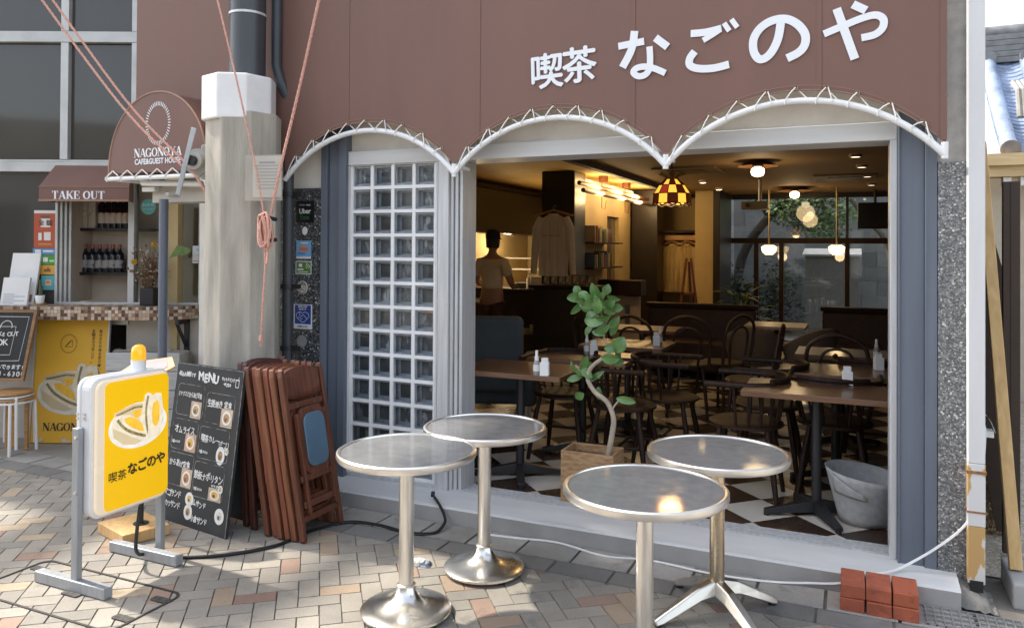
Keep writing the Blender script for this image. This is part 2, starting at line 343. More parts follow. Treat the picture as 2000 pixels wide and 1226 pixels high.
M_mustard = mat('faded_yellow_print', (.68, .38, .03), .5, var=.1, scale=2)

# ------------------------------------------------------------------ ground
GZ = -.008
gm = MB().grid(lambda a, b: V((-60+120*a, -60+120*b, GZ)), 2, 2, False)
struct(gm.build('ground', mat('street_mortar', (.17, .155, .132), .95, var=.25, scale=5, bump=.5, bscale=60)))
M_pave = island('pavers', [(0, (0.289, 0.262, 0.221)), (.17, (0.317, 0.286, 0.241)), (.34, (0.266, 0.243, 0.208)), (.5, (0.340, 0.308, 0.258)), (.64, (0.300, 0.275, 0.235)), (.76, (0.355, 0.322, 0.270)), (.86, (0.366, 0.276, 0.196)), (.905, (0.330, 0.229, 0.174)), (.945, (0.407, 0.326, 0.231)), (.98, (0.279, 0.180, 0.140))], .9, .28, .7, stain=True)
def clip(poly, f):
    out = []
    for i in range(len(poly)):
        a, b = poly[i], poly[(i+1) % len(poly)]; fa, fb = f(a), f(b)
        if fa >= 0: out.append(a)
        if fa*fb < 0: t = fa/(fa-fb); out.append((a[0]+(b[0]-a[0])*t, a[1]+(b[1]-a[1])*t))
    return out
pm = MB(); PW = .093; ang = R(38); ca, sa = math.cos(ang), math.sin(ang)
def paver(mb, poly, z, ch=.0025, gap=.0018):
    n = len(poly)
    if n < 3: return
    cx = sum(p[0] for p in poly)/n; cy = sum(p[1] for p in poly)/n
    mx = max(math.hypot(p[0]-cx, p[1]-cy) for p in poly)
    if mx < .02: return
    k1 = 1-gap/mx*1.4; k2 = 1-(gap+ch)/mx*1.4
    a = [(cx+(p[0]-cx)*k1, cy+(p[1]-cy)*k1) for p in poly]; b = [(cx+(p[0]-cx)*k2, cy+(p[1]-cy)*k2) for p in poly]
    tx, ty = random.uniform(-.006, .006), random.uniform(-.006, .006)
    mb.add([(p[0], p[1], z-.005) for p in a]+[(p[0], p[1], z+(p[0]-cx)*tx+(p[1]-cy)*ty) for p in b], [tuple(range(n, 2*n))]+[(i, (i+1) % n, n+(i+1) % n, n+i) for i in range(n)])
for i in range(-84, 84):
    for j in range(-46, 46):
        bx, by = i*1+j*2, i*1-j*2
        for (x0, x1, y0, y1) in ((0, 2, 0, 1), (0, 1, 1, 3)):
            q = [((bx+x)*PW, (by+y)*PW) for x, y in ((x0, y0), (x1, y0), (x1, y1), (x0, y1))]
            q = [(p[0]*ca-p[1]*sa-2.5, p[0]*sa+p[1]*ca+2.6) for p in q]
            cx, cy = sum(p[0] for p in q)/4, sum(p[1] for p in q)/4
            if not (-8.6 < cx < 4.2 and .3 < cy < 3.65): continue
            q = clip(q, lambda p: 3.50-p[1])
            if len(q) >= 3: paver(pm, q, 0)
struct(pm.build('street_paving', M_pave))
bm_ = MB(); x = -9.
while x < 4.: paver(bm_, [(x, 3.508), (x+.30, 3.508), (x+.30, 3.648), (x, 3.648)], 0); x += .305
struct(bm_.build('border_course', island('border_setts', [(0, (.205, .197, .18)), (.3, (.225, .215, .198)), (.6, (.19, .183, .17)), (.8, (.24, .23, .21))], .85, .25, stain=True)))
bm_ = MB(); x = -9.
while x < 4.: paver(bm_, [(x, 3.655), (x+.288, 3.655), (x+.288, 3.865), (x, 3.865)], .002, .002, .002); x += .296
struct(bm_.build('gutter_stones', island('granite_gutter', [(0, (.31, .295, .265)), (.3, (.35, .33, .30)), (.6, (.28, .27, .245)), (.8, (.33, .31, .27))], .9, .3, .7, 260, stain=True)))
bm_ = MB()
for ix in range(8):
    for iy in range(3):
        x0 = -9+ix*.66+(.2 if iy % 2 else 0); paver(bm_, [(x0, 3.872+iy*.6), (x0+.655, 3.872+iy*.6), (x0+.655, 4.468+iy*.6), (x0, 4.468+iy*.6)], 0)
struct(bm_.build('forecourt_slabs', island('worn_slabs', [(0, (.27, .25, .215)), (.4, (.30, .275, .235)), (.7, (.24, .225, .195))], .9, .25)))

# ------------------------------------------------------------------ cafe building
F0 = 4.17
cafe = thing('cafe_building', 'brown fronted cafe with an open doorway between steel posts and stone clad pillars', 'building', (-1.0, F0, 0))
def P(mb, name, m, bevel=0.): return mb.build(name, m, cafe, bevel=bevel, world=True)
prof = [(3.87, -.01), (3.872, .082), (3.885, .092), (4.14, .103), (4.14, -.01)]
mb = MB()
for k in range(len(prof)-1):
    (y0, z0), (y1, z1) = prof[k], prof[k+1]; mb.mi = 0 if k < 1 else 1
    mb.grid(lambda a, b: V((-3.75+4.17*a, y0+(y1-y0)*b, z0+(z1-z0)*b)), 24, 1, False)
mb.mi = 0; mb.add([(.42, y, z) for y, z in prof], [tuple(range(5))]); mb.add([(-3.75, y, z) for y, z in prof], [tuple(range(5))[::-1]])
P(mb, 'doorstep', [M_conc, M_conc_l])
mb = MB()
for k in range(5): mb.box(-2.35, .17, 4.142+k*.03, 4.150+k*.03, .06, .108)
mb.box(-2.35, .17, 4.14, 4.29, .05, .096); P(mb, 'door_track', M_alu)
mb = MB(); 
mb.box(-5.1, .52, 4.215, 13.6, -.01, .094)
P(mb, 'floor_slab', M_conc)
# checker floor, squares laid at 45 degrees
M_tile = mat('unused', (.5, .5, .5)); t0 = .297
mb = MB(); c45 = math.cos(R(45)); vx, vy = -.51, 4.345
for i in range(-32, 34):
    for j in range(-32, 34):
        q = [((i+a)*t0, (j+b)*t0) for a, b in ((0, 0), (1, 0), (1, 1), (0, 1))]
        q = [(vx+(p[0]-p[1])*c45, vy+(p[0]+p[1])*c45) for p in q]
        for f in (lambda p: p[1]-4.29, lambda p: 13.4-p[1], lambda p: p[0]+4.9, lambda p: .5-p[0]):
            q = clip(q, f) if len(q) >= 3 else []
        if len(q) < 3: continue
        cx = sum(p[0] for p in q)/len(q); cy = sum(p[1] for p in q)/len(q)
        mb.mi = (i+j) % 2; mb.add([(cx+(p[0]-cx)*.995, cy+(p[1]-cy)*.995, .0985) for p in q], [tuple(range(len(q)))])
P(mb, 'checker_floor', [mat('cream_lino', (.60, .56, .49), .3, var=.1, scale=4, spec=.25), mat('brown_lino', (.045, .027, .019), .28, var=.25, scale=5, spec=.25)])
# pillars and posts
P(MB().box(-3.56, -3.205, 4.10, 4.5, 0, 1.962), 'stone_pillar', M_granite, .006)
P(MB().box(-3.56, -3.205, 4.12, 4.5, 1.963, 2.9), 'plaster_pillar', M_beige)
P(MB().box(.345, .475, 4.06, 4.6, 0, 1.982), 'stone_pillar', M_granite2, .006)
P(MB().box(.345, .475, 4.08, 4.6, 1.983, 6.5), 'concrete_pillar', mat('aggregate_concrete', (.42, .41, .39), .85, var=.15, scale=20, bump=.7, bscale=120))
def post(x0, x1, y0, name='steel_post'):
    m = MB(); m.box(x0, x1, y0+.03, 4.35, .06, 2.75)
    m.box(x0, x0+.05, y0, y0+.03, .06, 2.75); m.box(x1-.055, x1, y0-.005, y0+.03, .06, 2.75); m.box(x0+.055, x1-.06, y0+.018, y0+.031, .06, 2.75)
    P(m, name, M_steel, .003)
post(-3.2, -3.0, 4.08)
m = MB(); m.box(.18, .292, 4.075, 4.35, .06, 2.75); m.box(.2925, .343, 4.06, 4.35, .05, 2.75); m.box(.18, .19, 4.068, 4.0749, .06, 2.75); P(m, 'steel_post', M_steel, .003)
P(MB().box(.147, .179, 4.10, 4.32, .1, 2.1), 'door_jamb', M_alu, .003)
mb = MB(); mb.box(-2.335, -2.262, 4.105, 4.33, .1, 2.1)
for k in range(3): mb.box(-2.259+k*.026, -2.259+k*.026+.020, 4.125+.012*k, 4.33, .1, 2.1)
P(mb, 'door_jamb', M_alu, .002)
P(MB().box(-3.0, .179, 4.10, 4.33, 2.1, 2.19), 'lintel', M_lintel, .004)
P(MB().box(-3.0, .179, 4.14, 4.35, 2.191, 2.9), 'plaster_band', M_beige)
P(MB().box(-4.8, -3.57, 4.6, 4.75, -.01, 2.9), 'side_wall', M_beige)
P(MB().box(-3.56, .344, 4.36, 4.6, 2.2, 6.5), 'upper_wall', M_beige)
P(MB().box(-4.8, -3.561, 4.6, 4.75, 2.901, 6.5), 'upper_wall', M_beige)
# interior shell
M_warmwall = mat('cream_wall', (.50, .38, .19), .7, var=.08, scale=3)
M_ceil = mat('lamp_glow_ceiling', (.82, .56, .17), .75, var=.12, scale=1.2)  # strong yellow base colour stands in for lamp glow on this ceiling
M_ceil2 = mat('brown_ceiling', (.30, .19, .085), .7, var=.15, scale=1.5)
M_dark = mat('dark_stained_timber', (.014, .009, .007), .35, var=.3, scale=5, stretch=(5, 5, .8))
P(MB().box(-2.62, .53, 4.61, 13.7, 2.50, 2.7), 'ceiling', M_ceil2)
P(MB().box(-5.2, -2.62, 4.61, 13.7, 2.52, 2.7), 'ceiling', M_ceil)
P(MB().box(-2.66, -2.58, 4.62, 13.4, 2.44, 2.521), 'ceiling_beam', M_wdark)
P(MB().box(.5, .53, 4.61, 13.7, .0, 2.499), 'inner_wall', M_dark)
P(MB().box(.476, .53, 4.36, 4.609, .0, 2.9), 'inner_wall', M_dark)
P(MB().box(-5.2, -5.05, 4.61, 13.7, .0, 2.519), 'inner_wall', M_warmwall)
P(MB().box(-5.04, -3.31, 11.9, 12.0, .0, 2.519), 'inner_wall', M_warmwall)
mb = MB(); mb.box(-3.42, -3.3, 9.25, 10.75, .0, 2.519); mb.box(-3.42, -3.3, 11.35, 12.0, .0, 2.519); mb.box(-3.42, -3.3, 10.751, 11.349, 2.05, 2.519); mb.box(-3.42, -3.3, 10.751, 11.349, .0, 1.0)
P(mb, 'inner_wall', M_warmwall)
P(MB().box(-3.405, -3.36, 10.752, 11.348, 1.0, 2.05), 'alcove_mirror', mat('old_mirror', (.10, .085, .07), .08, var=.2, spec=.8))
P(MB().box(-3.55, -3.12, 8.82, 9.24, .0, 2.519), 'timber_column', M_dark, .01)
P(MB().box(-3.28, -2.86, 12.0, 12.4, .0, 2.519), 'timber_column', M_dark, .01)
P(MB().box(-2.33, -2.04, 12.3, 13.4, .0, 2.499), 'cream_column', M_warmwall, .008)
P(MB().box(-2.035, -1.93, 12.2, 13.4, .0, 2.499), 'timber_column', M_dark, .005)
P(MB().box(-3.3, -2.34, 13.3, 13.45, .0, 2.519), 'inner_wall', M_warmwall)
P(MB().box(-2.855, -2.335, 12.5, 12.56, 1.72, 1.80), 'closet_rail', M_wood_o)
P(MB().box(-2.855, -2.335, 12.45, 13.29, 1.84, 1.88), 'closet_shelf', M_wdark)
# kitchen end
P(MB().box(-4.95, -4.62, 8.2, 11.85, 1.78, 2.40), 'wall_cabinet', M_dark, .01)
P(MB().box(-5.04, -4.6, 8.0, 11.89, 2.40, 2.46), 'cornice_rail', M_wdark)
P(MB().box(-5.04, -3.56, 9.35, 9.95, .1, 1.0), 'kitchen_counter', M_dark, .01)
P(MB().box(-5.04, -3.54, 9.30, 9.97, 1.0, 1.04), 'counter_top', M_wdark, .005)
P(MB().box(-4.65, -4.25, 11.80, 11.89, .9, 1.75), 'kitchen_panel', mat('amber_panel', (.55, .36, .13), .5, var=.1, scale=3))
P(MB().box(-4.15, -3.75, 11.82, 11.89, .9, 1.75), 'kitchen_panel', mat('brown_panel', (.16, .10, .06), .4, var=.1))
for y_ in (8.55, 9.0): P(MB().box(-4.9, -4.2, y_+1.6, y_+1.64, 1.42 if y_ < 8.8 else 1.25, 1.44 if y_ < 8.8 else 1.27), 'steel_shelf', M_alu)
# bar counter in front of the timber column
P(MB().box(-3.52, -2.78, 8.5, 8.8, .1, 1.10), 'bar_counter', mat('black_lacquer', (.010, .009, .009), .18, var=.2, coat=.4), .008)
P(MB().box(-3.56, -2.74, 8.44, 8.81, 1.101, 1.14), 'bar_top', M_wdark, .004)
P(MB().box(-3.29, -2.72, 10.4, 10.45, .1, .93), 'service_panel', mat('pale_panel', (.50, .42, .36), .6, var=.08), .004)
P(MB().box(-3.29, -2.68, 10.3, 10.6, .931, 1.14), 'service_counter', M_wdark, .006)
P(MB().box(-2.92, -2.86, 10.36, 10.395, .45, .8), 'blue_notice', mat('slate_blue', (.07, .11, .16), .5, var=.1))
for z_ in (1.66, 1.33): P(MB().box(-3.30, -3.02, 9.3, 10.6, z_-.02, z_), 'wall_shelf', M_wood_o if z_ < 1 else M_wdark, .003)
mb = MB()   # ceiling rails
for zz, xx in ((2.36, -3.02), (2.27, -2.97)): mb.tube([(xx, 8.7, zz), (xx, 12.0, zz)], .028, 10)
P(mb, 'ceiling_rail', mat('rail_redwood', (.13, .05, .025), .35, var=.15, coat=.3))
mb = MB()
for yy in (9.6, 10.7): mb = MB(); mb.cyl((-3.0, yy, 2.44), .06, .08, 14); mb.tube([(-3.02, yy, 2.45), (-3.02, yy, 2.1), (-2.98, yy, 2.08), (-2.96, yy, 2.2)], .006, 6); P(mb, 'rail_hanger', M_wred[0])
# back windows on the garden
def bw(x0, x1, z0, z1):
    P(MB().box(x0, x1, 13.47, 13.48, z0, z1), 'window_pane', M_glass2)
xs = [-1.92, -1.53, -1.13, -.13, .5]
for a, b in zip(xs[:-1], xs[1:]): bw(a+.03, b-.03, .15, 1.68); 
for a, b in ((-1.92, -.13), (-.13, .5)): bw(a+.02, b-.02, 1.77, 2.42)
for x_ in xs[1:-1]: P(MB().box(x_-.035, x_+.035, 13.42, 13.52, .1, 1.68), 'window_post', M_wdark)
P(MB().box(-.15, -.11, 13.43, 13.51, 1.771, 2.42), 'window_post', M_dark)
P(MB().box(-1.93, .5, 13.4, 13.54, 1.68, 1.77), 'window_transom', M_wdark)
P(MB().box(-1.93, .5, 13.4, 13.54, 2.42, 2.499), 'window_head', M_dark)
P(MB().box(-5.2, -3.3, 13.5, 13.7, 0, 2.519), 'inner_wall', M_warmwall)
P(MB().box(-5.3, .53, 4.76, 13.7, 2.72, 2.9), 'roof_slab', M_conc)

# glass block panel: 4 x 13 hollow blocks, sub-parts of the window
GX0, GX1, GZ0, GZ1 = -2.985, -2.362, .135, 2.105
M_frame_w = mat('white_grid_frame', (.86, .86, .855), .4, var=.06, scale=8)
M_gwall = mat('glass_block_wall', (.60, .65, .70), .15, var=.25, scale=20, spec=.7)
M_gback = mat('rippled_glass_back', (.20, .215, .23), .10, var=.5, randloc=True, scale=26, bump=1., bscale=38, spec=.8, c2=(.70, .71, .71), c2pos=(.54, .66), stretch=(1, 1, .45))  # pale mottling in the base colour imitates highlights in the rippled glass
M_gback2 = mat('clear_glass_back', (.16, .165, .165), .08, var=.3, scale=12, spec=.7, bump=.2, bscale=14)
M_gfront = glassmat('block_front', (.9, .93, .95), .05, .03)
win = MB()
cw, rh = (GX1-GX0)/4, (GZ1-GZ0)/13; YF = 4.135
for i in range(5): win.box(GX0+i*cw-.011, GX0+i*cw+.011, YF-.012, YF+.02, GZ0-.011, GZ1+.011)
for j in range(14): win.box(GX0-.0095, GX1+.0095, YF-.0105, YF+.0185, GZ0+j*rh-.0105, GZ0+j*rh+.0105)
gw = P(win, 'glass_block_window', M_frame_w)
protos = []
for kind in (0, 1):
    m = MB(); a, b = cw/2-.012, rh/2-.012; d = .055; r = .006
    m.mi = 0
    m.add([(-a, 0, -b), (a, 0, -b), (a, 0, b), (-a, 0, b), (-a+r, d, -b+r), (a-r, d, -b+r), (a-r, d, b-r), (-a+r, d, b-r)], [(0, 4, 7, 3), (1, 2, 6, 5), (0, 1, 5, 4), (3, 7, 6, 2)])
    for s_, y_ in ((.012, .004), (.022, .045)):   # moulded lips
        m.add([(-a, y_, -b), (a, y_, -b), (a, y_, b), (-a, y_, b), (-a+s_, y_, -b+s_), (a-s_, y_, -b+s_), (a-s_, y_, b-s_), (-a+s_, y_, b-s_)], [(0, 1, 5, 4), (1, 2, 6, 5), (2, 3, 7, 6), (3, 0, 4, 7)])
    m.mi = 1; m.grid(lambda p, q: V((-a+2*a*p, d-.001-.006*mnoise.noise(V((p*3.1, q*3.1, kind*7)))*(1 if kind == 0 else .1), -b+2*b*q)), 10, 10)
    m.mi = 2; m.add([(-a, .001, -b), (a, .001, -b), (a, .001, b), (-a, .001, b)], [(0, 1, 2, 3)])
    protos.append(m)
data = []
gwM = ROOTM['cafe_building']
for kind in (0, 1):
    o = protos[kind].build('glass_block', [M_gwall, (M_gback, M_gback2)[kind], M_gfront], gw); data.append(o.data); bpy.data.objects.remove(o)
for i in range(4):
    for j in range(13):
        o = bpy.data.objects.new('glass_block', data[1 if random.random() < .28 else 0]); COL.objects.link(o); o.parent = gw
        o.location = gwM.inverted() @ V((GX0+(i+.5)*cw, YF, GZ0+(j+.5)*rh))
mb = MB(); mb.box(-3.0, -2.335, 4.11, 4.33, .1, GZ0-.012); mb.box(-3.0, GX0-.012, 4.105, 4.33, GZ0-.011, 2.099); mb.box(GX1+.012, -2.337, 4.105, 4.33, GZ0-.011, 2.099)
P(mb, 'window_surround', M_alu, .002)
P(MB().box(GX0-.01, GX1+.01, 4.26, 4.30, GZ0-.01, 2.099), 'window_backing', M_dark)

# ------------------------------------------------------------------ canvas sign sheet with scalloped edge
YS = 3.95
sign = thing('awning_sign', 'brown canvas fascia with scalloped laced edge and white shop lettering', 'awning', (-1.0, YS, 2.0))
VAL = [-3.385, -2.14, -.90, .363]
def edge(x, lift=0.):
    for a, b in zip(VAL[:-1], VAL[1:]):
        if a <= x <= b:
            c, h = (a+b)/2, (b-a)/2; rise = .285; Rr = (h*h+rise*rise)/(2*rise)
            return 2.005+rise-Rr+math.sqrt(max(0, Rr*Rr-(x-c)**2))+lift
    return 2.16+lift
def sb(mb, name, m, bevel=0.): return mb.build(name, m, sign, bevel=bevel, world=True)
mb = MB(); xs = [-4.75, -4.3, -3.9, -3.39]+[VAL[0]+(VAL[-1]-VAL[0])*i/150 for i in range(151)]
for th in (0, .004):
    vs = []; fs = []
    for i, x in enumerate(xs):
        zb = edge(min(max(x, -4.75), VAL[-1]), .05) if x > -3.386 else 2.16
        zb = max(zb, 2.052)
        for k in range(7): vs.append((x+(.006 if x == xs[-1] else 0), YS+th, zb+(3.9-zb)*k/6))
    for i in range(len(xs)-1):
        for k in range(6): f = (i*7+k, (i+1)*7+k, (i+1)*7+k+1, i*7+k+1); fs.append(f if th == 0 else f[::-1])
    mb.add(vs, fs, False)
for x in (-3.807, -2.896, -1.985, -1.074, -.163): mb.box(x-.011, x+.011, YS-.0025, YS+.001, edge(x, .055) if x > -3.386 else 2.17, 3.9)
mb.box(.345, .372, YS-.003, YS+.002, 2.07, 3.9)
sb(mb, 'canopy_sheet', M_sheet)
FS = FR((0, YS-.002, 0), (1, 0, 0), (0, 0, 1))
mb = MB(); k = 0
for a, b in zip(VAL[:-1], VAL[1:]):
    pts = [(a+(b-a)*i/40, edge(a+(b-a)*i/40, .074)) for i in range(2, 39)]; mb.ribbon(FS, pts, .0026, .0025)
    pts = [(a+(b-a)*i/40, edge(a+(b-a)*i/40, .053)) for i in range(1, 40)]; mb.ribbon(FS, pts, .004, .0025)
sb(mb, 'hem', mat('hem_stitching', (.30, .185, .125), .7, var=.1))
mb = MB()
for a, b in zip(VAL[:-1], VAL[1:]): mb.tube([(a+(b-a)*i/32, YS, edge(a+(b-a)*i/32)) for i in range(33)], .0165, 10)
for x in VAL[1:]: mb.tube([(x, YS, 1.985), (x, YS, 2.06)], .015, 10); mb.tube([(x, YS, 2.045), (x, 4.13, 2.045)], .012, 8)
sb(mb, 'tube_frame', M_white)
mb = MB(); eb = MB()
for a, b in zip(VAL[:-1], VAL[1:]):
    n = 9
    for i in range(n):
        x = a+(b-a)*(i+.62)/(n+.25); ze = edge(x, .066); x2 = x-.045+random.uniform(-.012, .006); x3 = x+.05
        x2 = max(x2, a+.01); x3 = min(x3, b-.01)
        mb.tube([(x, YS-.006, ze), ((x+x2)/2, YS-.012, (ze+edge(x2))/2+.008), (x2, YS-.02, edge(x2)+.006), (x2-.004, YS-.012, edge(x2)-.016)], .0032, 6)
        mb.tube([(x, YS+.004, ze), (x3, YS+.012, edge(x3)+.016)], .003, 6)
        if random.random() < .3: mb.tube([(x+.01, YS-.006, ze), (x+.028, YS-.02, edge(x+.028))], .003, 6)
        eb.tube([(x+.011*math.cos(q*.785), YS-.003, ze+.011*math.sin(q*.785)) for q in range(8)], .003, 5, closed=True)
sb(mb, 'lacing_cord', M_cord); sb(eb, 'eyelet', mat('brass_eyelet', (.3, .2, .12), .4, metal=.7, var=.1))
FL = FR((0, YS-.003, 0), (1, 0, 0), (0, 0, 1))
def cs(pts):
    out = []
    for u, v in pts: p = atY(1020+u/2.7027, v/2.7027, YS-.003); out.append((p.x, p.z))
    return out
strokes = {'な': [([(508, 247), (644, 220)], 36), ([(594, 166), (578, 262), (530, 358)], 40), ([(704, 202), (768, 250)], 40), ([(673, 248), (676, 310), (672, 366), (648, 398), (612, 404), (588, 384), (606, 362), (650, 354), (700, 364), (756, 388)], 33)],
           'ご': [([(890, 180), (970, 172), (1052, 152)], 38), ([(1046, 158), (1004, 186), (955, 216)], 30), ([(912, 274), (886, 310), (886, 346), (930, 364), (1010, 362), (1092, 342)], 40), ([(1066, 125), (1094, 166)], 27), ([(1105, 105), (1136, 148)], 27)],
           'の': [([(1366, 112), (1352, 200), (1322, 268), (1284, 308), (1248, 312), (1222, 272), (1222, 208), (1258, 150), (1318, 112), (1388, 102), (1450, 128), (1492, 180), (1492, 236), (1460, 278), (1398, 310)], 45)],
           'や': [([(1592, 182), (1700, 136), (1800, 96), (1868, 82), (1906, 104), (1902, 148), (1862, 184), (1790, 202)], 40), ([(1660, 48), (1706, 176), (1756, 314)], 46), ([(1745, 26), (1815, 58)], 46)]}
for g, st in strokes.items():
    mb = MB()
    for i, (pts, w) in enumerate(st):
        q = cs(pts); s1 = (V(cs([(pts[0][0]+100, pts[0][1])])[0])-V(q[0])).length/100
        q = [tuple(p) for p in bez(q, 6)] if len(q) > 2 else q
        mb.ribbon(FL, q, w*s1, .004+i*.0008, .004)
    sb(mb, 'lettering', M_letter)
for ch, px_, pz_ in (('喫', -1.562, 2.535), ('茶', -1.372, 2.552)): text(ch, .205, M_letter, sign, FL, (px_, pz_), .004, .0042, world=True, rot=R(2))

# ------------------------------------------------------------------ serif lettering used on the small signs
def serif(word, h, m, parent, F, pos, world=False, name='lettering', gap=.10, wid=1.):
    A, B, C_ = .225, .075, .06; o_, ex, ey, n = F; mb = MB()
    def OV(w, a0=0, a1=360, n_=28):
        pts = []; ws = []
        for i in range(n_+1):
            t = R(a0+(a1-a0)*i/n_); pts.append((w/2+(w/2-.07)*math.cos(t), .5+.47*math.sin(t))); ws.append(B+(A-B)*abs(math.cos(t))**1.3)
        return (pts, ws)
    def ser(x, y, w=.30): return ([(x-w/2, y), (x+w/2, y)], C_)
    G = {'N': (.92, [([(.14, 0), (.14, 1)], B), ([(.16, .97), (.78, .03)], A*1.1), ([(.80, 0), (.80, 1)], B), ser(.14, .025), ser(.10, .975, .24), ser(.80, .975)]),
         'A': (.92, [([(.12, 0), (.44, 1)], B), ([(.46, .98), (.78, 0)], A), ([(.22, .32), (.68, .32)], B), ser(.12, .025, .26), ser(.80, .025, .34)]),
         'G': (.92, [OV(.84, 40, 325), ([(.74, .02), (.74, .42)], A), ser(.74, .43, .34), ([(.74, .72), (.74, .97)], B)]),
         'O': (.90, [OV(.84)]), 'Y': (.86, [([(.12, 1), (.44, .48)], A), ([(.76, 1), (.46, .5)], B), ([(.44, .02), (.44, .52)], A), ser(.44, .025, .34), ser(.14, .975, .34), ser(.76, .975, .24)]),
         'T': (.84, [([(.42, .02), (.42, .98)], A), ([(.06, .972), (.78, .972)], C_), ser(.42, .025, .34), ([(.08, .76), (.08, .98)], B), ([(.76, .76), (.76, .98)], B)]),
         'K': (.92, [([(.2, .02), (.2, .98)], A), ([(.78, .98), (.28, .44)], B), ([(.42, .6), (.78, .02)], A), ser(.2, .025, .34), ser(.2, .975, .34), ser(.78, .025, .3), ser(.78, .975, .26)]),
         'E': (.80, [([(.2, .02), (.2, .98)], A), ([(.06, .975), (.72, .975)], C_), ([(.06, .025), (.74, .025)], C_), ([(.2, .5), (.54, .5)], C_), ([(.70, .72), (.70, .98)], B), ([(.72, .02), (.72, .28)], B), ([(.54, .36), (.54, .64)], B)]),
         'U': (.90, [([(.2, 1), (.2, .3), (.26, .12), (.42, .035), (.58, .07), (.70, .2), (.74, .36), (.74, 1)], [A, A, A*.8, B, B, B, B, B]), ser(.2, .975, .34), ser(.74, .975, .28)]), ' ': (.4, [])}
    tw = sum(G[c][0]*wid+gap*0 for c in word); x = -tw/2; k = 0
    for c in word:
        w, st = G[c]
        for pts, ws in st:
            q = [(pos[0]+(x+px_*wid)*h, pos[1]+(py_-.5)*h) for px_, py_ in pts]
            mb.ribbon(F, q, [v*h for v in ws] if isinstance(ws, list) else ws*h, .0016+(k % 7)*.00018); k += 1
        x += w*wid
    return mb.build(name, m, parent, world=world)

# half round projecting sign
YD = 3.70
dome = thing('half_round_sign', 'brown half round canvas sign with ring emblem and guest house lettering', 'sign', (-4.25, YD, 2.04))
cx0, rx, z0, rz_ = -4.255, .452, 2.065, .535
pts = [(cx0+rx*math.cos(R(a)), z0+rz_*math.sin(R(a))**.9) for a in range(0, 181, 6)]
mb = MB(); mb.prism(FR((0, YD, 0), (1, 0, 0), (0, 0, 1)), pts, 0, -.24); mb.build('canvas_hood', M_sheet, dome, world=True)
FD = FR((0, YD, 0), (1, 0, 0), (0, 0, 1))
mb = MB(); mb.tube([(p[0], YD, p[1]) for p in pts], .006, 6); mb.build('piping', mat('tan_piping', (.36, .22, .15), .6, var=.1), dome, world=True)
mb = MB(); cxr, czr = atY(309, 241, YD).x, atY(309, 241, YD).z
for k in range(44):
    a = 2*math.pi*k/44; mb.ribbon(FD, [(cxr+.092*math.cos(a), czr+.118*math.sin(a)), (cxr+.115*math.cos(a), czr+.146*math.sin(a))], .0065, .002)
mb.build('ring_emblem', M_letter, dome, world=True)
p = atY(308, 297, YD); serif('NAGONOYA', .058, M_letter, dome, FD, (p.x, p.z), True, wid=1.04)
p = atY(308, 315, YD); text('CAFE＆GUEST HOUSE'.replace('＆', '&'), .052, M_letter, dome, FD, (p.x, p.z), .002, .0018, world=True, sx=.86)
mb = MB(); mb.tube([(-4.72, YD-.005, 2.03), (-3.86, YD-.005, 2.03)], .016, 10); mb.tube([(-4.70, YD, 2.03), (-4.70, 3.95, 2.03)], .012, 8); mb.tube([(-4.45, YD+.06, 2.0), (-3.95, YD+.1, 1.985)], .02, 8); mb.tube([(-4.4, YD, 2.02), (-4.4, 3.95, 1.99)], .012, 8)
mb.build('tube_frame', M_white, dome, world=True)
mb = MB()
for k in range(6): x = -4.66+k*.14; mb.tube([(x, YD-.006, 2.085), (x-.05, YD-.024, 2.035), (x-.05, YD-.01, 2.012)], .0045, 6); mb.tube([(x, YD-.004, 2.085), (x+.06, YD-.012, 2.05)], .004, 6)
mb.build('lacing_cord', M_cord, dome, world=True)

# ------------------------------------------------------------------ take out building (set at an angle to the cafe)
LP = V((-5.7, 4.35, 0)); LA = YAW
tk = thing('takeout_building', 'tall glazed shopfront with aluminium grid and a take out hatch over a mosaic counter', 'building', LP, LA)
LM = ROOTM[tk.name]; LI = LM.inverted()
def atL(u, v, d=0.):
    d0 = LI.to_3x3() @ ray(u, v); o = LI @ EYEP; return o+d0*((d-o.y)/d0.y)
def sL(u, v, d=0.): return atL(u, v, d).x
def zL(u, v, d=0.): return atL(u, v, d).z
def B(mb, name, m, bevel=0.): return mb.build(name, m, tk, bevel=bevel)
M_stucco = mat('grey_stucco', (.47, .44, .39), .85, var=.12, scale=3, bump=.3, bscale=120)
s_m, s_r, s_f = sL(129, 200), sL(267, 200), sL(121, 450)
s_o0, s_o1, s_e = sL(131, 480), sL(252, 480), sL(398, 480)
zt0, zt1 = zL(60, 84), zL(60, 63); zm0, zm1 = zL(60, 336), zL(60, 317)
FW = MB()
FW.box(-3.2, s_r+.03, -.03, .05, zt0, zt1); FW.box(-3.2, s_r+.03, -.035, .05, zm0, zm1); FW.box(-3.2, s_r+.028, -.02, .05, zm1+.001, zm1+.02)
B(FW, 'window_rail', M_alu2, .004)
FW = MB()
for s_ in (s_m-1.15, s_m, s_r): FW.box(s_-.032, s_+.032, -.028, .05, zm1+.021, zt0-.001); FW.box(s_-.032, s_+.032, -.028, .05, zt1+.001, 6.0)
FW.box(s_m-1.2, s_m-1.14, -.028, .05, 1.1, zm0-.001)
B(FW, 'window_mullion', M_alu2, .004)
for a, b in ((s_m-2.6, s_m-1.183), (s_m-1.117, s_m-.033), (s_m+.033, s_r-.033)):
    for z0_, z1_ in ((zm1+.021, zt0-.001), (zt1+.001, 6.0)): B(MB().box(a, b, .02, .03, z0_, z1_), 'window_pane', M_dkglass)
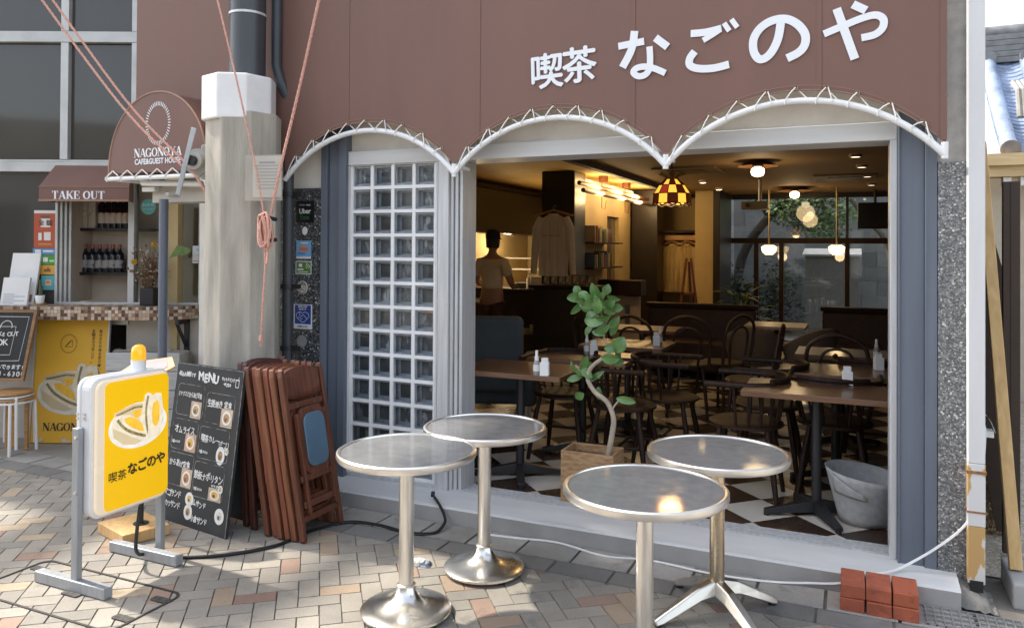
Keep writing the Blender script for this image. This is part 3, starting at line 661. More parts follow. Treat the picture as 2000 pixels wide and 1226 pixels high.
B(MB().box(-3.2, s_f-.04, .02, .03, 1.05, zm0-.001), 'window_pane', mat('smoky_window', (.055, .052, .046), .08, var=0, spec=.6))
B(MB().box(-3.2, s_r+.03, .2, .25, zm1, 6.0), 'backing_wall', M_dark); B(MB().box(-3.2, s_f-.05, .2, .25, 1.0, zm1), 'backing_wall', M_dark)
B(MB().box(-3.2, -.62, 0, .1, -.01, 1.0), 'wall', M_stucco)
nk0, nk1 = sL(75, 650), sL(247, 650)
mb = MB(); mb.box(-.62, nk0, 0, .1, -.01, 1.0); mb.box(nk1, 1.02, 0, .1, -.01, 1.0); mb.box(nk0, nk1, 0, .1, .93, 1.0); mb.box(nk0, nk1, 0, .1, -.01, .12); mb.box(nk0-.02, nk0, .1, .42, -.01, 1.0); mb.box(nk1, nk1+.02, .1, .42, -.01, 1.0); B(mb, 'wall', M_stucco)
B(MB().box(nk0, nk1, .4, .45, 0, 1.0), 'niche', M_black); B(MB().box(nk0, nk1+.02, -.02, .0, .93, .965), 'niche_trim', M_alu2)
B(MB().box(s_e+.01, 1.05, -.02, .9, 1.0, 2.6), 'wall', M_stucco)
B(MB().box(s_r+.03, 1.05, -.01, .9, 2.16, 6.2), 'wall', M_stucco)
# hatch
mb = MB()
for k in range(4): mb.box(s_f-.045+k*.027, s_f-.045+k*.027+.02, -.02+k*.018, .06, 1.1, zm0-.001)
mb.box(s_o1, s_o1+.05, -.02, .06, 1.1, zm0-.001); mb.box(s_f-.045, s_e, -.022, .06, 1.085, 1.112); mb.box(s_e-.035, s_e, -.02, .06, 1.113, zm0-.001)
B(mb, 'hatch_frame', M_alu2, .002)
B(MB().box(s_o1+.051, s_e-.036, .02, .026, 1.113, 2.16), 'window_pane', M_glass)
M_kit = mat('hatch_interior', (.55, .46, .37), .7, var=.1)
mb = MB(); mb.box(s_o0-.1, s_o1+.3, .42, .46, 1.0, 2.2); mb.box(s_o1+.3, s_e+.02, .62, .66, 1.0, 2.2); mb.box(s_o0-.06, s_o0-.02, .07, .62, 1.1, 2.2); mb.box(s_o0-.1, s_e, .07, .62, 2.17, 2.2); mb.box(s_o0-.1, s_e, .07, .62, 1.04, 1.08); mb.box(s_e-.005, s_e+.03, .07, .62, 1.0, 2.2)
B(mb, 'hatch_lining', M_kit)
B(MB().box(s_o1+.09, s_e-.01, .34, .61, 1.081, 2.165), 'dark_back_block', M_dark)  # full-height dark block added to darken the interior behind the pane
zs1, zs2 = zL(190, 446, .30), zL(190, 531, .30)
for zz in (zs1, zs2): B(MB().box(s_o0-.02, s_o1+.12, .22, .42, zz-.025, zz), 'hatch_shelf', M_dark)
# mosaic counter
path = [(-3.2, -.26), (.50, -.26), (.66, -.235), (.80, -.16), (.90, -.03)]
mb = MB(); L_ = 0
for (ax, ay), (bx, by) in zip(path[:-1], path[1:]):
    dl = math.hypot(bx-ax, by-ay); n = max(1, int(dl/.0265))
    for i in range(n):
        for j in range(4):
            t0_, t1_ = (i+.05)/n, (i+.95)/n; z0_, z1_ = .99+j*.0262+.001, .99+(j+1)*.0262-.001
            q = [(ax+(bx-ax)*t0_, ay+(by-ay)*t0_), (ax+(bx-ax)*t1_, ay+(by-ay)*t1_)]
            mb.add([(q[0][0], q[0][1]-.003, z0_), (q[1][0], q[1][1]-.003, z0_), (q[1][0], q[1][1]-.003, z1_), (q[0][0], q[0][1]-.003, z1_)], [(0, 1, 2, 3)])
for i in range(65):
    for j in range(8):
        x0 = -.82+i*.0262; y0 = -.256+j*.029; 
        if x0 < .5: mb.add([(x0, y0, 1.0965), (x0+.024, y0, 1.0965), (x0+.024, y0+.027, 1.0965), (x0, y0+.027, 1.0965)], [(0, 1, 2, 3)])
ct = B(mb, 'mosaic_counter', M_mosaic)
mb = MB(); mb.prism(FR((0, 0, .988), (1, 0, 0), (0, 1, 0)), path+[(.9, .0), (-3.2, 0)], 0, .107); mb.build('counter_core', mat('grout', (.22, .19, .16), .9, var=.1), ct)
mb = MB(); sb0 = sL(366, 640); mb.box(sb0-.02, sb0+.02, -.02, 0, .72, .985); mb.box(sb0-.015, sb0+.015, -.2, -.02, .95, .985); mb.bar((sb0, -.19, .95), (sb0, -.02, .76), .02, .02); mb.build('bracket', M_black, tk)
mb = MB(); zp = zL(300, 690, -.06); s0_, s1_ = sL(226, 690, -.06), sL(368, 690, -.06)
mb.tube(bez([(s0_, 0, zp), (s0_, -.05, zp), (s0_+.1, -.07, zp), (s1_-.06, -.07, zp), (s1_, -.07, zp-.02), (s1_, -.07, zp-.12), (s1_, -.07, 0)], 5), .032, 12); mb.cyl((s1_-.2, -.07, zp), .04, .07, 12, (1, 0, 0)); mb.cyl((s0_+.1, -.07, zp), .04, .06, 12, (1, 0, 0))
B(mb, 'drain_pipe', mat('beige_pvc', (.48, .42, .33), .5, var=.08))
# canvas hood over the hatch
ah = thing('takeout_awning', 'small brown canvas awning lettered TAKE OUT above the hatch', 'awning', LM @ V((.0, 0, 2.0)), LA)
AD = -.33
a0, a1 = sL(76, 380, AD), sL(252, 378, AD); vz0, vz1 = zL(76, 391, AD), zL(76, 364, AD); b0, b1 = sL(112, 320, 0), sL(262, 320, 0); bz = zL(112, 320, 0)
def AH(mb, name, m): 
    mb.v = [LM @ V(p) for p in mb.v]; return mb.build(name, m, ah, world=True)
mb = MB(); mb.add([(a0, AD, vz1), (a1, AD, vz1), (b1, -.01, bz), (b0, -.01, bz)], [(0, 1, 2, 3)])
mb.add([(a0, AD, vz0), (a1, AD, vz0), (a1, AD, vz1), (a0, AD, vz1)], [(0, 1, 2, 3)])
mb.add([(a1, AD, vz0), (b1, -.01, vz0), (b1, -.01, bz), (a1, AD, vz1)], [(0, 1, 2, 3)]); mb.add([(a0, AD, vz0), (a0, AD, vz1), (b0, -.01, bz), (b0, -.01, vz0)], [(0, 1, 2, 3)])
AH(mb, 'canvas_hood', M_sheet)
mb = MB(); mb.bar((a0, AD-.002, vz1), (a1, AD-.002, vz1), .006, .006); mb.bar((a0, AD-.002, vz0+.006), (a1, AD-.002, vz0+.006), .004, .005); mb.bar((a0, AD, vz0), (a1, AD, vz0), .02, .015); AH(mb, 'hem', mat('hem_stitching', (.42, .27, .17)))
FT = FR(LM @ V((0, AD, 0)), LM.to_3x3() @ V((1, 0, 0)), (0, 0, 1))
pt = atL(153, 381, AD); serif('TAKE OUT', .062, M_letter, ah, FT, (pt.x, pt.z), True, wid=1.02)

# shelves behind the hatch: bottles and cartons
def bottle_proto(name, label, group, h, r, body, lab, cap, at):
    t = thing(name, label, 'bottle', at, LA, group)
    MB().lathe([(0, 0), (r, 0), (r, h*.58), (r*.9, h*.66), (r*.36, h*.78), (r*.34, h*.93)], n=14).build('glass_body', body, t)
    MB().lathe([(r*1.02, h*.14), (r*1.02, h*.44)], n=14).build('label', lab, t)
    MB().lathe([(r*.4, h*.86), (r*.42, h), (0, h)], n=12).build('cap', cap, t); return t
def onL(u, d, z): p = LM @ V((sL(u, 480, d), d, z)); return p
bp_ = bottle_proto('wine_bottle', 'dark wine bottle with pale label standing on the upper hatch shelf', 'wine bottles on the upper hatch shelf', .30, .034, mat('wine_glass', (.012, .008, .008), .1, var=0), mat('red_cream_label', (.5, .42, .36), .6, c2=(.35, .06, .05), c2pos=(.5, .52), scale=14), mat('wine_capsule', (.06, .015, .012), .4, var=0), onL(199, .30, zs1+.001))
for u in (211, 223, 235, 246): dup(bp_, onL(u, .30, zs1+.001), LA+random.uniform(-.4, .4))
bp2 = bottle_proto('syrup_bottle', 'dark syrup bottle with red cap standing on the lower hatch shelf', 'syrup bottles on the lower hatch shelf', .235, .038, mat('dark_syrup_glass', (.012, .012, .018), .1, var=0), mat('grey_label', (.30, .28, .27), .6, c2=(.06, .06, .07), c2pos=(.5, .52), scale=18), mat('red_cap', (.35, .07, .04), .4, var=0), onL(167, .30, zs2+.001))
for u in (181, 195, 208, 221, 234): dup(bp2, onL(u, .30, zs2+.001), LA+random.uniform(-.5, .5))
for u, hh, w_, zz, lb in ((152, .22, .06, zs1, 'tall cream carton, leftmost on the upper hatch shelf'), (166, .235, .075, zs1, 'cream carton between the tall carton and the narrow one'), (183, .225, .06, zs1, 'narrow cream carton beside the wine bottles'), (152, .17, .06, zs2, 'cream carton beside the syrup bottles')):
    t = thing('carton', lb, 'carton', onL(u, .30, zz+.001), LA, 'cartons on the hatch shelves'); MB().cbox((0, 0, hh/2), w_, .07, hh).build('box', mat('cream_carton', (.50, .44, .36), .7, var=.08), t, bevel=.002); MB().cbox((0, -.036, hh*.6), w_*.7, .002, hh*.3).build('label', mat('carton_print', (.36, .30, .25), .7, c2=(.55, .5, .44), c2pos=(.48, .52), scale=40), t)
# vase of dried flowers, cactus pot, leaflet stands on the counter
zc = 1.0975
dp = LM @ V((sL(292, 580, -.12), -.12, zc))
dv = thing('dried_flower_pot', 'square black pot with dried brown flowers and yellow blooms on the counter', 'dried flowers', dp, LA)
mb = MB(); mb.prism(FR((0, 0, 0), (1, 0, 0), (0, 1, 0)), [(-.055, -.055), (.055, -.055), (.055, .055), (-.055, .055)], 0, .14); mb.build('pot', M_rubber, dv, bevel=.006)
st = MB(); lf = MB(); fl = MB(); wl = MB(); rr = random.Random(3)
for k in range(70):
    a = rr.uniform(0, 6.28); sp = rr.uniform(.03, .17); h = rr.uniform(.1, .36); p0 = V((rr.uniform(-.03, .03), rr.uniform(-.03, .03), .13)); p1 = p0+V((math.cos(a)*sp, math.sin(a)*sp*.6, h))
    pm_ = (p0+p1)/2+V((0, 0, .03)); st.tube(bez([p0, pm_, p1], 4), .0022, 4)
    for q in range(rr.randint(3, 7)):
        c = p0.lerp(p1, rr.uniform(.3, 1.05))+V((rr.uniform(-.03, .03), rr.uniform(-.02, .02), rr.uniform(-.02, .02))); d = V((rr.uniform(-1, 1), rr.uniform(-1, 1), rr.uniform(-.6, 1))).normalized(); e = d.orthogonal().normalized(); l = rr.uniform(.02, .05)
        tgt = wl if rr.random() < .18 else lf; tgt.add([c, c+d*l*.5+e*l*.22, c+d*l, c+d*l*.5-e*l*.22], [(0, 1, 2, 3)])
for u, v in ((301, 478), (262, 511)):
    p = LI @ (LM @ atL(u, v, -.16)) ; p = p-LI @ dp
    for k in range(40):
        d = V((rr.uniform(-1, 1), rr.uniform(-1, 1), rr.uniform(-1, 1))).normalized(); fl.add([p+d*.003, p+d*.02+d.orthogonal()*.006, p+d*.026, p+d*.02-d.orthogonal()*.006], [(0, 1, 2, 3)])
for pts in ([(330, 505), (345, 480), (362, 482), (374, 490), (362, 498), (345, 500)],):
    q = [LI @ (LM @ atL(u, v, -.16))-LI @ dp for u, v in pts]; gl_ = MB(); gl_.add(q, [tuple(range(len(q)))]); gl_.add([p+V((0, .012, .004)) for p in q], [tuple(range(len(q)))[::-1]]); gl_.build('green_leaf', mat('dry_green', (.13, .20, .05), .6, var=.3, scale=30), dv)
st.build('stems', mat('dry_stem', (.17, .11, .06), .8), dv); lf.build('dried_leaves', mat('dry_leaf', (.20, .125, .07), .8, var=.4, scale=20), dv); wl.build('pale_leaves', mat('pale_leaf', (.52, .46, .38), .8, var=.1), dv); fl.build('yellow_bloom', mat('yellow_bloom', (.66, .38, .03), .7), dv)
cp = LM @ V((sL(78, 580, -.12), -.12, zc))
cpt = thing('cactus_pot', 'little white pot with a thin cactus on a brown saucer on the counter', 'potted plant', cp, LA)
MB().lathe([(0, .012), (.028, .012), (.036, .07), (.034, .075), (.03, .066), (0, .064)], n=18).build('pot', M_white, cpt); MB().lathe([(0, 0), (.045, 0), (.05, .011), (0, .011)], n=18).build('saucer', M_wood_o, cpt)
mb = MB(); mb.tube([(0, 0, .06), (.004, 0, .13), (0, 0, .2)], [.012, .013, .006], 7); mb.tube([(.01, 0, .06), (.022, 0, .15)], [.009, .004], 7); mb.build('cactus', mat('cactus_green', (.07, .09, .04), .7, var=.3, scale=40), cpt)
for u0, u1, v0, v1, dd, nm, lb in ((11, 66, 492, 578, -.10, 'a', 'clear leaflet stand with a photo flyer on the counter'), (0, 52, 541, 578, -.17, 'b', 'low clear holder of white leaflets in front of the flyer stand')):
    z1_ = zL(30, v0, dd); s0_, s1_ = sL(u0, 540, dd), sL(u1, 540, dd); t = thing('leaflet_stand', lb, 'leaflet stand', LM @ V((s0_, dd, zc)), LA)
    w_, h_ = s1_-s0_, z1_-zc; F_ = FR((0, 0, 0), (1, 0, 0), (0, .22, 1)); mb = MB(); mb.prism(F_, [(0, 0), (w_, 0), (w_, h_), (0, h_)], -.02, 0); mb.build('leaflets', M_paper, t)
    mb = MB(); mb.mi = 0
    if nm == 'a':
        mb.poly(F_, [(.02, .02), (w_-.02, .02), (w_-.02, .08), (.02, .08)], .001); mb.mi = 1
        for q in range(2): mb.poly(F_, [(.07, .10+q*.06), (.10, .12+q*.06), (.16, .15+q*.05), (.12, .155+q*.05)], .002)
    else:
        mb.mi = 2
        for q in range(5): mb.poly(F_, [(.02, .015+q*.017), (w_*(.5+.4*(q % 2)), .015+q*.017), (w_*(.5+.4*(q % 2)), .02+q*.017), (.02, .02+q*.017)], .001)
    mb.build('print', [mat('print_brown', (.25, .14, .09), .6, var=.3, scale=60), M_ink, mat('print_grey', (.3, .3, .32), .6)], t)
# posters and stickers on the hatch side pane
def sticker(name, label, u0, u1, v0, v1, d, col, marks=(), cat='sticker', grp=None, lets=()):
    a = atL(u0, v1, d); b = atL(u1, v0, d); t = thing(name, label, cat, LM @ V((a.x, d, a.z)), LA, grp)
    w_, h_ = b.x-a.x, b.z-a.z; F_ = FR((0, 0, 0), (1, 0, 0), (0, 0, 1)); MB().prism(F_, [(0, 0), (w_, 0), (w_, h_), (0, h_)], -.001, .0012); mb = MB().prism(F_, [(0, 0), (w_, 0), (w_, h_), (0, h_)], -.001, .0012); mb.build('sheet', mat('sticker_'+name+'_%d' % u0+'_%d' % v0, col, .45, var=.04), t)
    ms = []; mb = MB()
    for c, x0, x1, y0, y1 in marks:
        m = mat('print_%d_%d_%d' % tuple(int(q*99) for q in c), c, .5, var=0)
        if m not in ms: ms.append(m)
        mb.mi = ms.index(m); mb.poly(F_, [(w_*x0, h_*y0), (w_*x1, h_*y0), (w_*x1, h_*y1), (w_*x0, h_*y1)], .0015+.0003*len(mb.f))
    if ms: mb.build('print', ms, t)
    for s_, sz, x_, y_, c in lets: text(s_, sz, mat('print_%d_%d_%d' % tuple(int(q*99) for q in c), c, .5, var=0), t, F_, (w_*x_, h_*y_), .004, .0006)
    return t
WH = (.66, .64, .6)
sticker('poster', 'red poster with white lettering at the top of the window sticker column', 66, 111, 411, 484, .0, (.42, .075, .03), [(WH, 0, 1, .92, 1), (WH, .3, .72, .55, .78), ((.12, .08, .06), .3, .7, .8, .86), (WH, .2, .35, .2, .4), (WH, .45, .75, .2, .42), ((.5, .25, .05), .2, .8, .08, .12)], 'poster', None, [('全 額', .05, .5, .66, (.08, .03, .02))])
sticker('sticker', 'blue notice sticker under the red poster', 64, 109, 485, 497, .0, (.10, .22, .42), [(WH, .1, .35, .25, .8), (WH, .45, .9, .4, .7)], lets=())
sticker('sticker', 'green notice sticker below the blue one', 78, 109, 498, 517, .0, (.06, .26, .05), [(WH, .2, .5, .3, .75), ((.4, .6, .3), .6, .9, .3, .5)])
sticker('sticker', 'orange sticker with brown swirl below the green one', 76, 109, 518, 536, .0, (.62, .32, .05), [((.2, .09, .04), .3, .7, .3, .6), ((.2, .09, .04), .5, .6, .6, .8)])
sticker('sticker', 'teal sticker at the bottom of the window sticker column', 80, 109, 538, 566, .0, (.10, .36, .38), [((.6, .45, .3), .3, .7, .3, .7), ((.6, .2, .08), .35, .6, .45, .62)])
sticker('sticker', 'white price notice on the right hatch pane', 376, 401, 480, 514, .0, (.62, .62, .62), [((.3, .45, .6), .3, .7, .7, .85), ((.1, .1, .1), .05, .7, .1, .14), ((.3, .3, .3), .3, .8, .45, .48)])
t = thing('round_sticker', 'round teal sticker on the right pane beside the hatch', 'sticker', LM @ atL(290, 404, .0), LA); MB().cyl((0, 0, 0), .062, .003, 28, (0, -1, 0)).build('disc', mat('teal_print', (.10, .38, .36), .5, var=.05), t)
F_ = FR((0, -.003, 0), (1, 0, 0), (0, 0, 1)); text('おみせ', .034, mat('pale_teal', (.5, .62, .62), .5, var=0), t, F_, (0, .015), .001, .001); text('GO TO EAT', .016, mat('pale_teal', (.5, .62, .62)), t, F_, (0, -.02), .001, .0004)

# ------------------------------------------------------------------ concrete pole, winch, ropes, pipes
pc = atY(474, 600, 3.76)
col = thing('concrete_pole', 'octagonal concrete pole with white collar box and dark steel mast on top', 'pole', (pc.x, pc.y, 0))
def ngon(n, r, a0=0.): return [(r*math.cos(a0+2*math.pi*k/n), r*math.sin(a0+2*math.pi*k/n)) for k in range(n)]
F_ = FR((0, 0, 0), (1, 0, 0), (0, 1, 0)); A8 = R(22.5)+YAW+.12
MB().prism(F_, ngon(8, .232, A8), -.02, 2.40).build('shaft', M_pillar, col, bevel=.006)
MB().prism(F_, [(p[0]-.022, p[1]-.02) for p in ngon(8, .228, A8)], 2.352, 2.632).build('collar_box', M_white, col, bevel=.012)
MB().cyl((.02, 0, 2.62), .112, 2.2, 28).build('steel_mast', mat('dark_mast', (.05, .055, .062), .38, var=.15, stretch=(6, 6, .4)), col)
mb = MB(); mb.lathe([(.113, 3.03), (.116, 3.03), (.116, 3.045), (.113, 3.045)], (.02, 0, 0), 28); mb.build('mast_band', M_alu, col)
dpx = atY(556, 300, 3.95)
dp_ = thing('downpipe', 'dark grey downpipe running up beside the concrete pole', 'pipe', (dpx.x, dpx.y, 0))
x0 = -.0; mb = MB(); mb.tube([(0, .04, 0), (0, .04, 2.52), (-.03, -.02, 2.66), (-.05, -.03, 2.74), (-.05, -.03, 4.4)], .034, 14); mb.build('pipe', mat('pipe_grey', (.045, .052, .06), .45, var=.15), dp_)
mb = MB()
for z_ in (.9, 1.3, 1.9): MB().cyl((0, .04, z_), .046, .03, 14).box(.03, .1, .03, .05, z_, z_+.03).build('pipe_clip', M_black, dp_)
np_ = atY(517, 345, pc.y-.232)
nt_ = thing('paper_notice', 'sheet of printed paper in a clear sleeve on the concrete pole', 'notice', (np_.x, pc.y-.205, np_.z), .22)
MB().cbox((0, -.008, 0), .185, .003, .245).build('paper', mat('aged_paper', (.50, .47, .40), .7, var=.06), nt_); MB().cbox((-.025, -.003, -.005), .24, .003, .27).build('sleeve', mat('clear_sleeve', (.40, .37, .31), .2, var=.1), nt_)
mb = MB()
for k in range(9): mb.cbox((0, -.0105, .085-k*.019), .14 if k else .1, .001, .004 if k else .011)
mb.build('print', mat('print_grey', (.3, .3, .32)), nt_)
wp = atY(393, 318, 3.70)
wn = thing('rope_winch', 'grey cast hand winch with flat steel crank arm on the pole', 'winch', wp, .35)
mb = MB(); mb.cyl((0, -.06, 0), .085, .17, 20, (0, 1, 0)); mb.cbox((.07, .03, 0), .10, .16, .22); mb.build('housing', mat('cast_grey', (.40, .39, .37), .6, var=.15, bump=.3), wn, bevel=.008)
mb = MB(); mb.cyl((0, -.11, 0), .055, .05, 18, (0, 1, 0)); mb.build('drum', mat('cast_pale', (.5, .48, .43), .6, var=.1), wn)
mb = MB(); mb.cyl((0, -.15, 0), .032, .05, 14, (0, 1, 0)); mb.build('axle', M_black, wn)
mb = MB(); mb.bar((.03, -.16, .20), (-.075, -.16, -.235), .03, .010, (0, 1, 0)); mb.tube([(-.075, -.155, -.225), (-.075, -.28, -.225)], .012, 8); mb.build('crank_arm', mat('zinc', (.42, .43, .43), .4, metal=.6, var=.12), wn, bevel=.002)
bmx = atY(345, 380, 3.9); bmp = thing('canopy_beam', 'short cream beam between the half round sign and the pole', 'beam', (bmx.x, 3.84, bmx.z)); MB().box(-.21, .30, .04, .2, -.055, .055).build('beam', mat('cream_beam', (.50, .47, .41), .7, var=.1), bmp, bevel=.004)
MB().box(-.24, -.12, -.02, .02, .02, .05).build('bracket', M_white, bmp)
pp = atY(318, 600, 3.8); pz = atY(318, 395, 3.8).z
sp = thing('slim_post', 'slim dark grey steel post under the half round sign', 'post', (pp.x, 3.8, 0)); MB().cyl((0, 0, 0), .03, pz+.02, 16).build('post', M_steel, sp); MB().cyl((0, 0, 0), .05, .012, 16).build('foot_plate', M_steel, sp)
def rope(name, label, pts, r, tw=60., cat='rope', mtl=None, n=8):
    P_ = bez(pts, 10); L = [0]
    t = thing(name, label, cat, pts[0]); mb = MB(); acc = 0; dense = []
    for i in range(len(P_)-1):
        k = max(1, int((P_[i+1]-P_[i]).length/.012))
        for q in range(k): dense.append(P_[i].lerp(P_[i+1], q/k))
    dense.append(P_[-1])
    for s_ in range(3):
        pts_ = []; acc = 0
        for i, p in enumerate(dense):
            if i: acc += (p-dense[i-1]).length
            d = (dense[min(i+1, len(dense)-1)]-dense[max(i-1, 0)]).normalized(); e = d.cross(V((.3, .9, .2))).normalized(); g = d.cross(e); a = acc*tw+s_*2.094
            pts_.append(p+(e*math.cos(a)+g*math.sin(a))*r*.5)
        mb.tube(pts_, r*.62, 5)
    mb.build('strand', mtl or M_pink_rope, t, world=True); return t
wt = V((wp.x, 3.56, wp.z))
rope('rope', 'faded pink rope running from the winch up to the street banner, upper of two', [atY(60, -60, 3.3), atY(245, 195, 3.5), atY(365, 322, 3.60), atY(408, 388, 3.62)], .0075)
rope('rope', 'faded pink rope running from the winch up to the street banner, lower of two', [atY(38, -60, 3.3), atY(238, 208, 3.48), atY(362, 330, 3.58)], .0075)
kn = atY(527, 448, 3.53)
rope('rope', 'thin pink rope slanting down across the white collar box to the cleat', [atY(415, -40, 3.42), atY(456, 130, 3.44), atY(500, 330, 3.5), kn+V((-.03, 0, 0))], .0055)
rope('rope', 'pink rope doubled from the top edge down to the cleat on the pole', [atY(632, -40, 3.6), atY(585, 170, 3.56), atY(545, 340, 3.54), kn+V((.0, 0, .06))], .0085)
rope('rope', 'loose end of pink rope hanging below the cleat with a knot', [kn+V((-.04, 0, -.0)), atY(518, 520, 3.52), atY(513, 600, 3.52), atY(510, 672, 3.52)], .0065)
rk = thing('rope_coil', 'bundle of pink rope wound on the iron cleat of the pole', 'rope', kn)
mb = MB()
for k in range(9):
    r1, r2 = random.uniform(.02, .042), random.uniform(.07, .11); ph = random.uniform(0, 6.3); ox = random.uniform(-.012, .016); ln = random.uniform(-.25, .1)
    mb.tube([(ox+r1*math.cos(q*.449)+ln*r2*math.sin(q*.449), -.03-.004*k+.008*math.sin(q+ph), r2*math.sin(q*.449)-.01) for q in range(14)], .0072, 6, closed=True)
mb.tube([(.02, -.04, -.09), (.022, -.04, -.15), (.02, -.045, -.2)], .007, 6); mb.build('loops', M_pink_rope, rk)
mb = MB(); mb.tube([(.01, .04, .06), (.015, -.03, .065)], .012, 8); mb.tube([(.01, .04, -.06), (.015, -.03, -.065)], .012, 8); mb.build('cleat', M_black, rk)
ke = atY(510, 660, 3.52); mb = MB(); mb.lathe([(0, -.03), (.012, -.02), (.014, 0), (.008, .02), (0, .022)], tuple(ke-kn), 8)
for k in range(10): mb.tube([ke-kn+V((0, 0, -.015)), ke-kn+V((random.uniform(-.02, .02), random.uniform(-.01, .01), -.05))], .0018, 4)
mb.build('frayed_end', M_pink_rope, rk)

# stickers on the left stone pillar
YP = 4.10
FP_ = FR((0, 0, 0), (1, 0, 0), (0, 0, 1))
def pst(name, label, u0, u1, v0, v1, col, marks=(), lets=(), lines=()):
    a, b = atY(u0, v1, YP), atY(u1, v0, YP); t = thing(name, label, 'sticker', (a.x, YP-.0015, a.z)); w_, h_ = b.x-a.x, b.z-a.z
    MB().prism(FP_, [(0, 0), (w_, 0), (w_, h_), (0, h_)], -.001, .001).build('sheet', mat('pst_%d' % v0, col, .4, var=.04), t)
    ms = []; mb = MB()
    for c, x0, x1, y0, y1 in marks:
        m = mat('print_%d_%d_%d' % tuple(int(q*99) for q in c), c, .5, var=0)
        if m not in ms: ms.append(m)
        mb.mi = ms.index(m); mb.poly(FP_, [(w_*x0, h_*y0), (w_*x1, h_*y0), (w_*x1, h_*y1), (w_*x0, h_*y1)], .0012+.0003*len(mb.f))
    for c, pts, lw in lines:
        m = mat('print_%d_%d_%d' % tuple(int(q*99) for q in c), c, .5, var=0)
        if m not in ms: ms.append(m)
        mb.mi = ms.index(m); mb.ribbon(FP_, [(w_*x_, h_*y_) for x_, y_ in pts], lw, .003+.0002*(len(mb.f) % 9))
    if ms: mb.build('print', ms, t)
    for s_, sz, x_, y_, c, bo in lets: text(s_, sz, mat('print_%d_%d_%d' % tuple(int(q*99) for q in c), c, .5, var=0), t, FP_, (w_*x_, h_*y_), .0035, bo)
    return t
WHT = (.75, .75, .75)
pst('delivery_sticker', 'black square delivery service sticker at the top of the stone pillar', 579, 614, 392, 435, (.006, .006, .006), [], [('デリバリー対応店', .0115, .5, .80, WHT, .0003), ('Uber', .046, .5, .52, WHT, .0014), ('Eats', .046, .5, .24, (.035, .13, .05), .0010)])
t = thing('oval_tag', 'blank white oval tag stuck below the black sticker', 'tag', atY(596, 451, YP-.001)); mb = MB(); mb.prism(FP_, [(.021*math.cos(q*.314), .027*math.sin(q*.314)) for q in range(20)], 0, .006); mb.build('oval', M_white, t, bevel=.002)
pst('picture_sticker', 'light blue illustrated sticker between the oval tag and the green one', 579, 608, 470, 505, (.18, .40, .68), [((.62, .18, .06), .2, .8, .42, .62), ((.55, .35, .12), .38, .62, .62, .78), (WHT, 0, 1, .0, .12), ((.1, .2, .5), .08, .6, .25, .33), (WHT, .3, .8, .84, .9)])
pst('wifi_sticker', 'green wireless internet sticker with white wave mark', 578, 609, 510, 535, (.10, .22, .045), [(WHT, 0, 1, 0, .06), (WHT, 0, 1, .94, 1), (WHT, 0, .04, 0, 1), (WHT, .96, 1, 0, 1), (WHT, .12, .5, .3, .42), (WHT, .2, .42, .55, .8), ((.6, .75, .5), .15, .8, .14, .2)], lines=[(WHT, arc(.62, .45, .3, .4, 0, 80, 6), .004), (WHT, arc(.62, .45, .2, .27, 0, 80, 6), .004), (WHT, arc(.62, .45, .1, .13, 0, 80, 6), .004)])
t = thing('round_sticker', 'round cream sticker with black line drawn moustached face', 'sticker', atY(591, 561, YP-.001)); MB().cyl((0, 0, 0), .044, .002, 28, (0, -1, 0)).build('disc', mat('cream_print', (.6, .57, .5), .5, var=.04), t)
mb = MB()
for pts in (arc(0, -.005, .031, .033, 0, 360, 20), [(-.026, .014), (0, .018), (.026, .014)], arc(0, .016, .027, .02, 5, 175, 10), [(-.018, .0), (-.008, .003)], [(.008, .003), (.018, 0)], [(-.016, -.022), (-.006, -.014), (0, -.016), (.006, -.014), (.016, -.022)], [(0, 0), (-.004, -.009), (.003, -.009)], arc(0, .026, .004, .006, 0, 360, 8)): mb.ribbon(FR((0, -.002, 0), (1, 0, 0), (0, 0, 1)), pts, .0035, .0012+.0002*(len(mb.f) % 7))
mb.build('line_drawing', M_ink, t)
BL_ = (.012, .05, .26)
pst('handshake_sticker', 'blue sticker with white outlined shaking hands', 574, 610, 595, 641, (.72, .72, .72), [(BL_, .06, .94, .2, .97)], [('感染防止対策', .0125, .5, .90, WHT, .0003), ('協力店です', .0125, .5, .80, WHT, .0003), ('お客様とともに', .0125, .5, .10, BL_, .0004)], [(WHT, [(.2, .64), (.36, .7), (.5, .64), (.64, .7), (.8, .64), (.86, .5), (.74, .42), (.6, .3), (.48, .27), (.34, .36), (.22, .42), (.14, .54), (.2, .64)], .003), (WHT, [(.36, .7), (.34, .56), (.44, .52), (.54, .58), (.74, .42)], .003), (WHT, [(.22, .42), (.34, .5), (.44, .38), (.5, .46)], .003)])
t = thing('round_badge', 'round grey metal badge lowest on the stone pillar', 'badge', atY(590, 666, YP-.001)); MB().cyl((0, 0, 0), .04, .004, 28, (0, -1, 0)).build('disc', mat('badge_grey', (.36, .35, .33), .4, metal=.3, var=.1), t)
mb = MB()
for pts in (arc(0, 0, .033, .033, 0, 360, 20), [(-.012, -.024), (-.006, .02)], [(.012, -.024), (.004, .016)], [(-.018, .004), (.018, .008)], arc(0, .022, .006, .006, 0, 360, 8)): mb.ribbon(FR((0, -.004, 0), (1, 0, 0), (0, 0, 1)), pts, .003, .001+.0002*(len(mb.f) % 7))
mb.build('engraving', mat('print_grey', (.3, .3, .32)), t)

